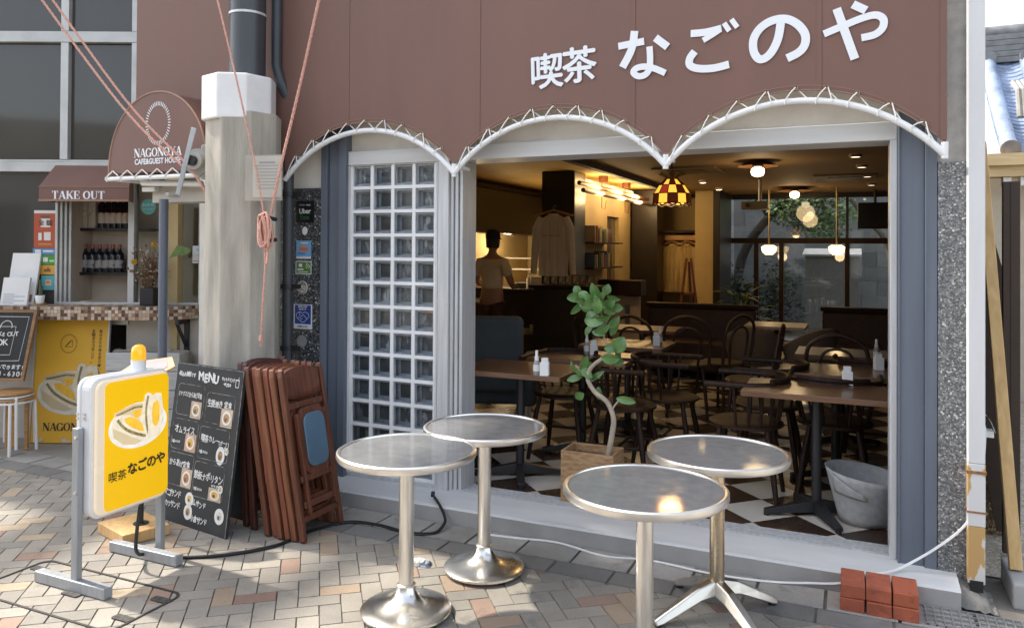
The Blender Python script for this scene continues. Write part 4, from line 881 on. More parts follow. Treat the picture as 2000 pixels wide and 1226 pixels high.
# ------------------------------------------------------------------ food picture printed on the signs (flat print, layered)
def sandwich(parent, F, c, w, tone=1., world=False, name='sandwich_picture', off=.001):
    """plate with egg sandwich halves; c centre, w plate width"""
    ms = [mat('plate_print_%d' % (tone*100), (.60*tone, .58*tone, .52*tone), .5, var=.08, scale=20), mat('bread_print_%d' % (tone*100), (.60*tone, .53*tone, .40*tone), .6, var=.12, scale=30),
          mat('egg_print_%d' % (tone*100), (.68*tone, .38*tone, .03*tone), .5, var=.12, scale=25), mat('filling_print_%d' % (tone*100), (.20*tone, .15*tone, .06*tone), .6, var=.7, scale=120), mat('crust_print_%d' % (tone*100), (.50*tone, .40*tone, .24*tone), .6, var=.1), mat('plate_shade_%d' % (tone*100), (.50*tone, .46*tone, .37*tone), .5, var=.05)]
    mb = MB(); k = [0]
    if tone > 1:
        for m_ in ms:
            b_ = m_.node_tree.nodes['Principled BSDF']; cr_ = [n_ for n_ in m_.node_tree.nodes if n_.type == 'VALTORGB'][0]; m_.node_tree.links.new(cr_.outputs[0], b_.inputs['Emission Color']); b_.inputs['Emission Strength'].default_value = .22
    def pg(mi, pts):
        mb.mi = mi; k[0] += 1; mb.poly(F, [(c[0]+x*w, c[1]+y*w) for x, y in pts], off+k[0]*.00025)
    def rb(mi, pts, lw):
        mb.mi = mi; k[0] += 1; mb.ribbon(F, [(c[0]+p[0]*w, c[1]+p[1]*w) for p in bez(pts, 4)], lw*w, off+k[0]*.00025)
    pg(0, [(p[0], p[1]*.86) for p in arc(0, -.02, .5, .38, 0, 360, 40)]); pg(5, [(p[0], p[1]*.86) for p in arc(0, .0, .44, .31, 0, 360, 40)])
    pg(4, [(-.42, .22), (-.1, .30), (.12, .28), (.06, .14), (-.36, .10)]); pg(3, [(-.38, .20), (-.08, .265), (.10, .25), (.09, .225), (-.07, .235), (-.36, .17)])
    pg(2, [(-.12, .19), (.10, .22), (.07, .12), (-.06, .08)])
    pg(1, [(-.44, .14), (-.34, .18), (-.16, .16), (.02, .02), (.15, -.18), (.16, -.26), (.0, -.27), (-.22, -.22), (-.40, -.10), (-.46, .02)])
    pg(4, [(-.44, .02), (-.30, -.06), (-.12, -.17), (.06, -.26), (-.06, -.29), (-.26, -.25), (-.42, -.12)])
    rb(3, [(-.36, .12), (-.24, -.02), (-.06, -.13), (.12, -.20)], .042)
    pg(2, [(-.25, .12), (-.14, .13), (-.02, .06), (.08, -.04), (.12, -.14), (.0, -.10), (-.14, -.02), (-.23, .06)])
    pg(1, [(.02, .08), (.10, .40), (.15, .43), (.22, .40), (.20, .1), (.18, -.22), (.12, -.20)]); rb(3, [(.155, .38), (.12, .18), (.13, -.02), (.17, -.2)], .035)
    pg(1, [(.20, .36), (.30, .40), (.39, .38), (.43, .1), (.38, -.16), (.20, -.20)]); pg(2, [(.24, .26), (.32, .29), (.36, .2), (.36, .0), (.30, -.12), (.24, -.05), (.22, .1)])
    pg(1, [(.16, -.08), (.40, -.10), (.36, -.24), (.14, -.25)])
    return mb.build(name, ms, parent, world=world)

# ------------------------------------------------------------------ lit yellow stand sign
sx1, sx0, sy0, sy1, sz0, sz1 = -3.165, -3.275, 2.425, 2.852, .318, .958
sg = thing('stand_sign', 'yellow illuminated stand sign with sandwich picture on grey steel feet', 'sign', (-3.23, 2.63, 0))
fx = FR((sx1, 0, 0), (0, 1, 0), (0, 0, 1))
mb = MB(); mb.prism(fx, rrect(sy0, sy1, sz0, sz1, .05), -(sx1-sx0)+.02, -.025); mb.build('case', mat('sign_case_white', (.70, .71, .72), .4, var=.05), sg, bevel=.008, world=True)
mb = MB(); mb.prism(fx, rrect(sy0-.004, sy1+.004, sz0-.004, sz1+.004, .052), -(sx1-sx0)-.0, -(sx1-sx0)+.022); mb.prism(fx, rrect(sy0-.003, sy1+.003, sz0-.003, sz1+.003, .052), -.026, -.018); mb.build('case_rim', M_white, sg, bevel=.004, world=True)
mb = MB(); mb.prism(fx, rrect(sy0+.012, sy1-.008, sz0+.010, sz1-.010, .045), -.017, -.0); mb.build('acrylic_border', mat('cream_acrylic', (.70, .62, .50), .25, var=.02, emit=.12, ecol=(.9, .7, .45)), sg, bevel=.010, world=True)
mb = MB(); mb.poly(fx, rrect(sy0+.055, sy1-.012, sz0+.022, sz1-.022, .03), .0015); mb.build('yellow_panel', mat('lit_yellow_panel', (.74, .42, .004), .3, var=.02, emit=.16, ecol=(.95, .55, .005)), sg, world=True)
ym, yc = (sy0+.055+sy1-.012)/2, sz0+.46
sandwich(sg, fx, (ym+.004, .715), .33, 1.15, True, off=.0025)
FXL = FR((sx1+.002, 0, 0), (0, 1, 0), (0, 0, 1))
text('喫茶', .050, M_ink, sg, FXL, (ym-.112, .490), .002, .0006, world=True)
for k, ch in enumerate('なごのや'): text(ch, .060, M_ink, sg, FXL, (ym-.030+k*.0545, .505+k*.004), .002, .0026, world=True, rot=R(4))
mb = MB()
for y_ in (sy0-.018, sy1+.018): MB().cbox((-3.245, y_, .37), .04, .028, .74).build('post', M_post, sg, bevel=.003, world=True)
for y_ in (sy0-.018, sy1-.05): mb = MB(); mb.cbox((-3.27, y_, .028), .47, .045, .05); mb.build('foot_bar', M_post, sg, bevel=.004, world=True)
mb = MB()
for z_ in (.45, .70): mb.cyl((-3.235, sy0-.032, z_), .008, .008, 10, (0, -1, 0))
for z_ in (.78, .80): mb.cyl((-3.225, sy0-.002, z_), .006, .008, 8, (0, -1, 0)); mb.cyl((-3.265, sy0-.002, z_), .006, .008, 8, (0, -1, 0))
mb.build('bolt', M_chrome, sg, world=True)
bc = thing('beacon_lamp', 'amber warning beacon on a white base on top of the yellow stand sign', 'beacon', (-3.235, 2.72, sz1)); bc.scale = (.9, .9, .88)
MB().lathe([(.040, 0), (.042, .008), (.038, .016), (.039, .060), (0, .060)], n=24).build('base', M_white, bc)
mb = MB(); mb.lathe([(.038, .061), (.038, .108), (.033, .130), (.020, .143), (0, .147)], n=24); mb.build('amber_dome', mat('amber_plastic', (.80, .30, .005), .15, var=.05, emit=.25, ecol=(1, .42, .01), coat=.6), bc)
mb = MB(); mb.lathe([(.0, .062), (.016, .063), (.016, .11), (0, .115)], n=10); mb.build('reflector', M_chrome, bc)
# black cable across the paving
P0 = V((-3.19, 2.70, .30))
rope('power_cable', 'black power cable trailing from the yellow sign over the paving to its plug', [P0, V((-3.19, 2.68, .10)), atZ(285, 1082, .02), atZ(330, 1088, .009), atZ(440, 1083, .009), atZ(540, 1064, .009), atZ(610, 1035, .009), atZ(680, 1019, .009), atZ(740, 1025, .009), atZ(800, 1040, .009), atZ(848, 1040, .010), atZ(868, 1022, .03), atY(867, 1005, 3.84), atY(858, 985, 3.868), atY(848, 970, 3.93)], .0085, 1., 'cable', M_rubber)
pg_ = thing('cable_plug', 'black plug with steel prongs lying on the pale doorstep', 'plug', atY(845, 966, 3.95)); mb = MB(); mb.bar((.012, -.02, .0), (-.004, .012, .012), .022, .016); mb.build('plug_body', M_rubber, pg_, bevel=.003)
mb = MB(); mb.bar((-.004, .012, .018), (-.012, .03, .022), .003, .008); mb.bar((-.016, .008, .016), (-.024, .026, .02), .003, .008); mb.build('prong', M_chrome, pg_)
# paving-filled access cover
hx = [(-3.70, 2.185), (-2.765, 2.215), (-2.765, 2.60), (-3.66, 2.56)]
ac = thing('access_cover', 'paving filled access cover with thin dark rounded frame under the yellow sign', 'access cover', (-3.2, 2.39, 0))
cx_, cy_ = -3.22, 2.39; ring = [(p[0]+cx_, p[1]+cy_) for p in rrect(-.47, .455, -.195, .195, .055, 6)]
mb = MB(); FZ = FR((0, 0, 0), (1, 0, 0), (0, 1, 0))
for d_, w_ in ((0, .010),): 
    n = len(ring); inn = [(cx_+(p[0]-cx_)*(1-w_/.46), cy_+(p[1]-cy_)*(1-w_/.19)) for p in ring]
    vs = [(p[0], p[1], .0048) for p in ring]+[(p[0], p[1], .0048) for p in inn]+[(p[0], p[1], -.006) for p in ring]+[(p[0], p[1], -.006) for p in inn]
    mb.add(vs, [(i, (i+1) % n, n+(i+1) % n, n+i) for i in range(n)]+[(2*n+i, 2*n+(i+1) % n, (i+1) % n, i) for i in range(n)]+[(n+i, n+(i+1) % n, 3*n+(i+1) % n, 3*n+i) for i in range(n)])
mb.build('frame', mat('rusty_dark_iron', (.045, .038, .033), .7, var=.4, scale=30), ac, world=True)
mb = MB()
for (u, v) in ((78, 1112), (140, 1160), (315, 1172), (240, 1208)): p = atZ(u, v, 0); MB().prism(FZ, [(p.x+a, p.y+b) for a, b in rrect(-.05, .05, -.02, .02, .008, 3)], -.004, .0062).build('lifting_socket', mat('dirty_socket', (.06, .055, .05), .8, var=.6, scale=60), ac, world=True)

# ------------------------------------------------------------------ chalk menu board (A frame)
BLp, BRp = V((-3.69, 3.251, 0)), V((-3.09, 3.158, 0)); ex_ = (BRp-BLp).normalized(); bw_ = (BRp-BLp).length; nr = V((-ex_.y, ex_.x, 0)); th_ = .13; hh = .895
eu = nr*math.sin(th_)+V((0, 0, 1))*math.cos(th_)
mn = thing('menu_board', 'black chalk menu board on an easel frame with white handwriting and dish photos', 'menu board', (BLp+BRp)/2)
FM = FR(BLp, ex_, eu)
MB().prism(FM, [(0, 0), (bw_, 0), (bw_, hh), (0, hh)], -.016, 0).build('front_panel', M_board, mn, bevel=.002, world=True)
bb = BLp+nr*.22+ex_*.01; top = BLp+eu*hh*.985+nr*.004
F2 = FR(bb+V((0, 0, 0)), ex_, (top-bb)); hb = (top-bb).length
MB().prism(F2, [(-.02, .0), (bw_-.06, 0), (bw_-.06, hb), (-.02, hb)], -.03, -.014).build('back_panel', M_board, mn, bevel=.002, world=True)
mb = MB()
def frame_rect(mb, F, x0, x1, y0, y1, lw, off, r=.02):
    p = rrect(x0, x1, y0, y1, r, 3); mb.ribbon(F, p+[p[0], p[1]], lw, off)
U = bw_/.607
cells_ = [(.038, .285, .60, .775), (.31, .56, .585, .75), (.03, .265, .405, .575), (.285, .545, .385, .56), (.025, .26, .205, .385), (.275, .54, .175, .365)]
for k, (x0, x1, y0, y1) in enumerate(cells_): frame_rect(mb, FM, x0, x1, y0, y1, .0028, .001+.0004*(k % 2))
mb.ribbon(FM, [(.005, .006), (.005, hh-.006)], .003, .001); mb.ribbon(FM, [(bw_-.004, .006), (bw_-.004, hh-.006), (.005, hh-.005)], .004, .0014)
mb.build('chalk_line', mat('faint_chalk', (.32, .32, .31), .9, c2=(.06, .06, .06), c2pos=(.45, .62), scale=24), mn, world=True)
def ct_(s, sz, x, y, b=.0009, sx=1., rot=0.): hand(s, sz, M_chalk, mn, FM, (x, y), b, sx=sx)
ct_('MENU', .074, .305, .825, .0034, 1.0, -.02); ct_('・税込み価格です', .030, .105, .83, .0012, .82); ct_('セットドリンク', .026, .48, .835, .0011, .7); ct_('・¥200', .026, .475, .805, .0011, .9)
mb = MB(); frame_rect(mb, FM, .545, .572, .80, .838, .004, .001, .004); mb.ribbon(FM, [(.54, .84), (.577, .84)], .004, .0016); mb.ribbon(FM, [(.562, .84), (.572, .856)], .003, .002); mb.build('cup_drawing', M_chalk, mn, world=True)
for s_, sz, x, y in (('ミックスとからあげ定食', .036, .155, .718), ('生姜焼き 定食', .046, .43, .69), ('オムライス', .052, .145, .515), ('サラダ付', .022, .205, .485), ('喫茶カレー', .046, .385, .495), ('(ポーク)', .030, .505, .487), ('サラダ付', .026, .505, .46), ('からあげ定食', .045, .135, .325), ('鉄板ナポリタン', .050, .405, .288), ('サラダ付', .026, .475, .25), ('大盛＋¥100'.replace('＋', '+'), .020, .075, .445), ('大盛+¥100', .020, .335, .42), ('大盛+¥100', .020, .325, .215), ('タマゴサンド', .044, .09, .155), ('ハムカツサンド', .040, .085, .095), ('ハムサンド', .042, .34, .135), ('小倉サンド', .042, .365, .05)):
    ct_(s_, sz, x, y, .0010 if sz > .03 else .0006, .62 if len(s_) > 9 else .8)
def dish(x, y, w, h, food, card=(.50, .38, .27), oval=False):
    mb = MB(); ms = [mat('dish_card_%d' % int(card[0]*99), card, .45, var=.2, scale=30), M_paper, mat('food_%d_%d' % (food[0]*99, food[1]*99), food, .5, var=.5, scale=90), mat('food_dark', (.16, .07, .03), .5, var=.6, scale=110)]
    if not oval: mb.mi = 0; mb.poly(FM, [(x-w/2, y-h/2), (x+w/2, y-h/2), (x+w/2, y+h/2), (x-w/2, y+h/2)], .0012)
    mb.mi = 1; mb.poly(FM, arc(x, y, w*(.5 if oval else .38), h*(.5 if oval else .38), 0, 360, 20), .0016); mb.mi = 2; mb.poly(FM, arc(x, y, w*.27, h*.26, 0, 360, 14), .002); mb.mi = 3; mb.poly(FM, arc(x-w*.05, y-h*.08, w*.12, h*.12, 0, 360, 9), .0024)
    mb.build('dish_photo', ms, mn, world=True)
dish(.222, .638, .095, .095, (.42, .26, .10)); dish(.50, .625, .10, .10, (.40, .25, .12)); dish(.208, .452, .10, .10, (.62, .36, .06), (.52, .30, .18)); dish(.485, .42, .075, .10, (.34, .22, .08), oval=True); dish(.535, .45, .032, .04, (.6, .42, .14), oval=True); dish(.21, .255, .095, .105, (.42, .2, .07)); dish(.475, .208, .11, .07, (.62, .36, .07), (.5, .22, .18)); dish(.52, .245, .04, .045, (.62, .46, .16), oval=True); dish(.262, .15, .075, .075, (.62, .46, .18), oval=True); dish(.262, .08, .075, .085, (.45, .32, .14), oval=True); dish(.535, .105, .08, .085, (.6, .57, .5), oval=True)

# ------------------------------------------------------------------ wooden arrow sign on a pine block, half hidden behind the yellow sign
wbk = thing('arrow_sign', 'pink arrow board with wooden edge on a black rod and thick pine block', 'sign', (-3.59, 3.01, 0))
bp4 = [atZ(190, 1040), atZ(240, 1068), atZ(330, 1050), atZ(280, 1018)]
mb = MB(); mb.obox(bp4[0]+V((0, 0, .002)), bp4[1]-bp4[0], (bp4[3]-bp4[0]), V((0, 0, .058))); mb.build('block', M_wlight, wbk, bevel=.004, world=True)
mb = MB(); c_ = V((-3.56, 3.02, 0)); mb.tube([c_+V((0, 0, .06)), c_+V((0, 0, .87))], .013, 10); mb.cyl(c_+V((0, 0, .058)), .04, .007, 16); mb.build('rod', M_black, wbk, world=True)
ca_ = atY(215, 737, 2.95); FA = FR(ca_+V((0, 0, -.005)), (.93, .30, .10), (-.25, .8, .42))
Lb = .27; mb = MB(); mb.prism(FA, [(0, .0), (Lb, -.02), (Lb+.07, .07), (Lb, .17), (.06, .15)], -.012, 0); mb.build('arrow_board', M_wlight, wbk, bevel=.002, world=True)
mb = MB(); mb.prism(FA, [(.06, .02), (Lb-.02, .005), (Lb+.03, .07), (Lb-.02, .15), (.10, .13)], .0005, .003); mb.build('pink_face', mat('pink_paint', (.52, .18, .20), .6, var=.08), wbk, world=True)

# ------------------------------------------------------------------ folded wooden chairs leaning in a stack
CW = .315
def folding(mtl, seat_m, label, loc, lean, rz=0.):
    t = thing('folding_chair', label, 'folding chair', loc, group='folded chairs stacked by the stone pillar', rot=(0, lean, rz))
    for y_ in (0, CW):
        m = MB(); m.prism(FR((-.017, y_-.014, 0), (0, 1, 0), (0, 0, 1)), [(0, .012), (.014, 0), (.028, .012), (.028, .88), (.022, .915), (.014, .925), (.006, .915), (0, .88)], -.0, .034); m.build('side_rail', mtl, t, bevel=.004)
    for y_ in (.046, CW-.046):
        m = MB(); m.prism(FR((.014, y_-.011, 0), (0, 1, 0), (0, 0, 1)), [(0, .15), (.011, .135), (.022, .15), (.022, .66), (.011, .675), (0, .66)], 0, .026); m.build('front_leg', mtl, t, bevel=.003)
    m = MB(); m.grid(lambda a, b: V((-.008+.028*math.sin(a*math.pi)*-1, .012+(CW-.024)*a, .765+.135*b+.022*math.sin(a*math.pi)*(1 if b > .5 else -1.1))), 14, 3); m.grid(lambda a, b: V((.012+.028*math.sin(a*math.pi)*-1, .012+(CW-.024)*a, .765+.135*b+.022*math.sin(a*math.pi)*(1 if b > .5 else -1.1))), 14, 3)
    o = m.build('backrest', mtl, t); sm = o.modifiers.new('thick', 'SOLIDIFY'); sm.thickness = .012
    m = MB(); m.prism(FR((.016, 0, 0), (0, 1, 0), (0, 0, 1)), rrect(.06, CW-.06, .335, .70, .05), 0, .022); m.build('seat', mtl, t, bevel=.003)
    if seat_m:
        m = MB(); m.prism(FR((.039, 0, 0), (0, 1, 0), (0, 0, 1)), rrect(.072, CW-.070, .375, .665, .055), 0, .012); m.build('seat_pad', seat_m, t, bevel=.006)
    for z_, x_ in ((.31, .02), (.175, .02), (.70, -.004), (.10, -.004)):
        m = MB(); m.box(x_, x_+.014, .016, CW-.016, z_, z_+.034); m.build('rung', mtl, t, bevel=.003)
    return t
M_bluepad = mat('blue_vinyl', (.095, .17, .25), .5, var=.15, scale=4, bump=.15, bscale=90)
labs = ['front folding chair of the stack with a light blue padded seat', 'second folding chair from the front, pressed against the blue seated one', 'third folding chair from the front of the stack', 'fourth folding chair from the front, reddish rail', 'fifth folding chair of the stack, behind the reddish railed one', 'sixth folding chair of the stack, darker brown', 'folding chair standing almost upright behind the menu board edge', 'rearmost folding chair, mostly hidden by the menu board']
cols_ = [0, 2, 1, 2, 1, 0, 3, 3]; pos_ = [(-2.672, 3.29, .186), (-2.722, 3.285, .190), (-2.768, 3.29, .192), (-2.815, 3.28, .186), (-2.86, 3.30, .184), (-2.91, 3.29, .178), (-3.045, 3.33, .085), (-3.12, 3.35, .06)]
for k in range(8):
    x_, y_, l_ = pos_[k]; folding(M_wred[cols_[k]], M_bluepad if k in (0, 2, 5) else None, labs[k], (x_, y_, .0), -l_, random.uniform(-.02, .02))

# ------------------------------------------------------------------ round bistro tables
M_ttop = mat('smoked_table_top', (.19, .19, .187), .055, var=.10, scale=22, spec=.2)
def bistro(loc, label, rz=0., base='bell', H=.70, metal=None):
    metal = metal or M_chrome
    t = thing('bistro_table', label, 'table', loc, rz, 'round metal bistro tables on the paving')
    MB().lathe([(0, H-.001), (.283, H-.001)], n=64).build('table_top', M_ttop, t)
    MB().lathe([(.282, H-.004), (.284, H+.004), (.292, H+.006), (.299, H+.001), (.3, H-.016), (.296, H-.025), (.286, H-.026), (0, H-.028)], n=64).build('rim', M_rim, t)
    MB().lathe([(.032, .10), (.032, H-.028), (.07, H-.0281)], n=32).build('stem', metal, t)
    MB().lathe([(.033, .1), (.040, .1), (.040, .128), (.033, .132)], n=32).build('collar', M_chrome, t)
    if base == 'bell':
        MB().lathe([(0, .010), (.185, .010), (.195, .016), (.195, .026), (.188, .031), (.15, .039), (.10, .053), (.066, .072), (.047, .096), (.040, .122), (.0, .122)], n=56).build('bell_base', mat('polished_steel', (.80, .785, .75), .25, metal=1., var=.12, scale=5), t)
        mb = MB()
        for k in range(3): a = k*2.09+.4; mb.cyl((.165*math.cos(a), .165*math.sin(a), 0), .02, .014, 10)
        mb.build('glide', M_rubber, t)
    else:
        for k in range(4):
            a = k*math.pi/2+.2; mb = MB(); d = V((math.cos(a), math.sin(a), 0)); q = V((-d.y, d.x, 0)); pr = [(.0, .16, .10, .036), (.10, .135, .085, .034), (.20, .085, .045, .030), (.28, .045, .012, .024), (.31, .028, .006, .02)]
            vs = []
            for (r_, zt_, zb_, w_) in pr: vs += [d*r_+q*w_+V((0, 0, zb_)), d*r_-q*w_+V((0, 0, zb_)), d*r_-q*w_*.55+V((0, 0, zt_)), d*r_+q*w_*.55+V((0, 0, zt_))]
            fs = [(i*4+j, i*4+(j+1) % 4, i*4+4+(j+1) % 4, i*4+4+j) for i in range(len(pr)-1) for j in range(4)]+[(16, 17, 18, 19)]
            mb.add(vs, fs, False).build('foot', mat('cast_aluminium', (.60, .57, .52), .3, metal=1., var=.15, scale=12), t, bevel=.006)
            mb = MB(); mb.cyl(tuple(d*.29), .016, .012, 10); mb.build('glide', M_rubber, t)
    return t
bistro((-1.765, 2.85, 0), 'bistro table nearest the yellow sign, standing in the sunlight on a bell base', .3)
bistro((-1.655, 3.385, 0), 'bistro table in front of the glass blocks, half hidden by the sunlit one', 1.1)
bistro((-.705, 2.78, 0), 'bistro table nearest the camera in front of the wooden planter', .7)
bistro((-.545, 3.40, 0), 'bistro table with bronze tinted stem on a cast cross foot', 2.15, 'cross', metal=M_chrome_o)
ap = atZ(820, 1102, 0); ap_ = thing('crumpled_packet', 'crumpled white and blue packet lying on the paving between two tables', 'litter', ap, .3)
mb = MB(); mb.grid(lambda a, b: V((-.055+.11*a, -.03+.06*b, .002+.03*max(0, math.sin(a*3.14)*math.sin(b*3.14))**.4+.006*mnoise.noise(V((a*7, b*7, 1)))*(1 if 0 < a < 1 and 0 < b < 1 else 0))), 14, 10, False); mb.build('wrapper', mat('packet_print', (.62, .60, .56), .4, c2=(.16, .22, .32), c2pos=(.56, .6), scale=30), ap_)


# ------------------------------------------------------------------ boards and stools in front of the take out counter
def lw(p): return LM @ V(p)
dB = -.16
yb = thing('yellow_board', 'faded yellow poster board with sandwich picture leaning under the mosaic counter', 'poster board', lw((sL(132, 860, dB), dB, 0)), LA)
YL, YR = sL(62, 760, dB), sL(203, 760, dB); zt_ = zL(130, 622, dB+.06); cY = (YL+YR)/2; wY = YR-YL
FY = FR(lw((YL, dB-.02, .0)), LM.to_3x3() @ V((1, 0, 0)), LM.to_3x3() @ V((0, .085, zt_)))
MB().prism(FY, [(0, .006), (wY, .006), (wY, zt_+.002), (0, zt_+.002)], -.018, 0).build('panel', M_mustard, yb, bevel=.002, world=True)
mb = MB(); mb.prism(FY, [(-.012, .006), (0, .006), (0, zt_+.014), (-.012, zt_+.014)], -.02, .004); mb.prism(FY, [(wY, .006), (wY+.012, .006), (wY+.012, zt_+.014), (wY, zt_+.014)], -.02, .004); mb.prism(FY, [(.0, zt_+.0025), (wY, zt_+.0025), (wY, zt_+.014), (0, zt_+.014)], -.02, .004); mb.build('frame', M_alu2, yb, world=True)
sandwich(yb, FY, (wY*.52, zt_*.415), wY*.92, .98, True, off=.0015)
serif('NAGONOYA', .062, M_ink, yb, FY, (wY*.55, zt_*.135), True, wid=.98)
mb = MB(); rr = random.Random(2)
for q in range(16):
    x_ = rr.uniform(.02, wY-.02); pts = [(x_+.035*rr.uniform(.4, 1.2)*math.cos(k*.9), .012+rr.uniform(.2, 1)*.035*(1+math.sin(k*.9))*rr.uniform(.5, 1)) for k in range(7)]; mb.poly(FY, pts, .0012+.0002*q)
mb.build('peeled_patch', mat('bare_white', (.52, .48, .42), .8, var=.15), yb, world=True)
mb = MB(); rc = (wY*.46, zt_*.80); frl = [(rc[0]+.064*math.cos(k*.2), rc[1]+.072*math.sin(k*.2)) for k in range(32)]; mb.ribbon(FY, frl, .010, .001)
mb.build('seal_ring', mat('ochre_print', (.36, .19, .02), .6, var=.1), yb, world=True)
mb = MB()
for k, pts in enumerate(([(-.03, -.025), (.03, -.025), (.03, .028), (.016, .028), (-.03, -.025)], [(-.022, -.02), (.022, .024)])): mb.ribbon(FY, [(rc[0]+x_, rc[1]+y_) for x_, y_ in pts], .0045, .001+.0006*k)
mb.build('sandwich_mark', M_ink, yb, world=True)
for k, ch in enumerate('毎日まちの味を受け継いだ'): text(ch, .028, M_ink, yb, FY, (wY*.90, zt_*.90-k*.030), .001, .0003, world=True)
for k, ch in enumerate('名物タマゴサンド。'): text(ch, .032 if k else .03, M_ink, yb, FY, (wY*.80, zt_*.90-k*.030), .001, .0005, world=True)
# stacked stools with the chalk board on top
dS = -.42
for k, (u, lb) in enumerate(((22, 'lower white legged stool of the stack carrying the take out chalkboard'), (20, 'upper white legged stool of the stack carrying the take out chalkboard'))):
    p = lw((sL(u, 870, dS), dS, 0)); t = thing('stool', lb, 'stool', (p.x, p.y, k*.045), LA+.3*k, 'stacked stools under the chalkboard')
    MB().lathe([(0, .40), (.15, .40), (.155, .408), (.15, .418), (0, .42)], n=28).build('seat', M_wood_o, t)
    for q in range(4): a = q*1.571+.5; MB().tube([(.12*math.cos(a), .12*math.sin(a), .395), (.150*math.cos(a), .150*math.sin(a), .375), (.165*math.cos(a), .165*math.sin(a), .0)], .011, 8).build('leg', M_white, t)
    MB().tube([(.145*math.cos(q*.393), .145*math.sin(q*.393), .385) for q in range(16)], .009, 6, closed=True).build('ring', M_white, t)
stp = lw((sL(30, 850, -.50), -.5, 0)); t = thing('wooden_stool', 'wooden legged stool standing beside the white legged stack', 'stool', stp, LA)
for x_ in (-.03, .03): pass
MB().box(-.16, .02, -.03, .15, .44, .462).build('seat', M_wood_o, t, bevel=.004)
for x_, y_ in ((-.0, -.02), (-.145, -.02), (-.0, .135), (-.145, .135)): MB().box(x_-.013, x_+.013, y_-.012, y_+.012, .06 if y_ < 0 else .0, .439).build('leg', M_wood_o, t, bevel=.002)
cb = thing('take_out_chalkboard', 'wooden framed black chalkboard with a bag drawing and TAKE OUT OK in chalk', 'chalkboard', lw((sL(10, 745, -.40), -.40, .47)), LA)
cz0, cz1 = zL(30, 743, -.40), zL(30, 603, -.38); cr0, cr1 = sL(49, 742, -.40), sL(75, 600, -.38)
FC = FR(lw((cr0-.62, -.42, cz0)), LM.to_3x3() @ V((1, 0, 0)), LM.to_3x3() @ V((.075, .05, cz1-cz0))); hC = cz1-cz0; wC = .62
MB().prism(FC, [(.02, .02), (wC-.02, .02), (wC-.02, hC-.02), (.02, hC-.02)], -.012, 0).build('slate', M_board, cb, world=True)
mb = MB(); mb.prism(FC, [(0, 0), (wC, 0), (wC, .022), (0, .022)], -.02, .008); mb.prism(FC, [(0, hC-.022), (wC, hC-.022), (wC, hC), (0, hC)], -.02, .008); mb.prism(FC, [(wC-.022, .0221), (wC, .0221), (wC, hC-.0221), (wC-.022, hC-.0221)], -.02, .0078); mb.prism(FC, [(0, .0221), (.022, .0221), (.022, hC-.0221), (0, hC-.0221)], -.02, .0078); mb.build('frame', wood('oak_frame', (.20, .105, .045), (.32, .18, .085), 3, 'X', .5), cb, world=True)
mb = MB(); X1 = wC-.055; mb.ribbon(FC, [(.05, hC-.05), (X1, hC-.055), (X1-.012, .155), (.05, .148)], .004, .001); mb.ribbon(FC, [(.2, hC-.13), (X1-.085, hC-.13), (X1-.09, .20), (.2, .196)], .004, .0014); mb.ribbon(FC, arc(X1-.16, hC-.135, .045, .05, -8, 188, 12), .005, .002); mb.build('bag_drawing', M_chalk, cb, world=True)
for s_, sz, x_, y_ in (('TAKE OUT', .045, X1-.16, hC-.19), ('OK', .075, X1-.165, hC-.255), ('ラインでもできます!!', .042, X1-.13, .105), ('052-551-6300', .055, X1-.15, .055)): hand(s_, sz, M_chalk, cb, FC, (x_, y_), .0010)
# white plank crate behind the yellow sign
kr = lw((sL(280, 740, -.2), -.2, 0)); cr = thing('plank_crate', 'white washed plank crate standing behind the yellow stand sign', 'crate', kr, LA)
c0_, c1_ = sL(209, 700, -.3)-LI.to_3x3().row[0].dot(V((0, 0, 0)))-sL(280, 740, -.2), sL(352, 700, -.3)-sL(280, 740, -.2); cz = zL(280, 687, -.3)
for k in range(5): m = MB(); m.box(c0_, c1_, -.12, -.10, .02+k*(cz-.02)/5, .02+(k+1)*(cz-.02)/5-.006); m.build('plank', mat('whitewash', (.46, .46, .44), .8, var=.15, scale=6, stretch=(1, 4, 8)), cr, bevel=.002)
m = MB(); m.box(c0_, c1_, -.0999, .1, .0, cz-.02); m.build('box', mat('crate_inside', (.3, .29, .27), .8), cr)
m = MB(); m.box(c0_+.1, c0_+.25, -.124, -.1201, cz*.66, cz*.78); m.build('label_mark', mat('print_grey', (.3, .3, .32)), cr)

# ------------------------------------------------------------------ bricks by the doorstep
k = 0
bl_ = ['lower left brick of the small stack by the doorstep', 'lower middle brick of the small stack by the doorstep', 'lower right brick of the small stack by the doorstep', 'upper left brick of the small stack by the doorstep', 'upper middle brick of the small stack by the doorstep', 'upper right brick of the stack, with a dark stain']
for lv in range(2):
    for i in range(3):
        t = thing('brick', bl_[k], 'brick', (-.013+i*.1045, 3.765+lv*.006, lv*.058+.001), random.uniform(-.03, .03), 'terracotta bricks stacked by the doorstep')
        m = MB().box(-.049+random.uniform(-.001, .001), .049+random.uniform(-.001, .001), -.095+random.uniform(-.003, .003), .095, 0, .056); m.build('block', M_terra if k != 5 else mat('stained_brick', (.40, .105, .05), .85, c2=(.16, .06, .04), c2pos=(.58, .72), scale=14, bump=.5, bscale=120), t, bevel=.004); k += 1
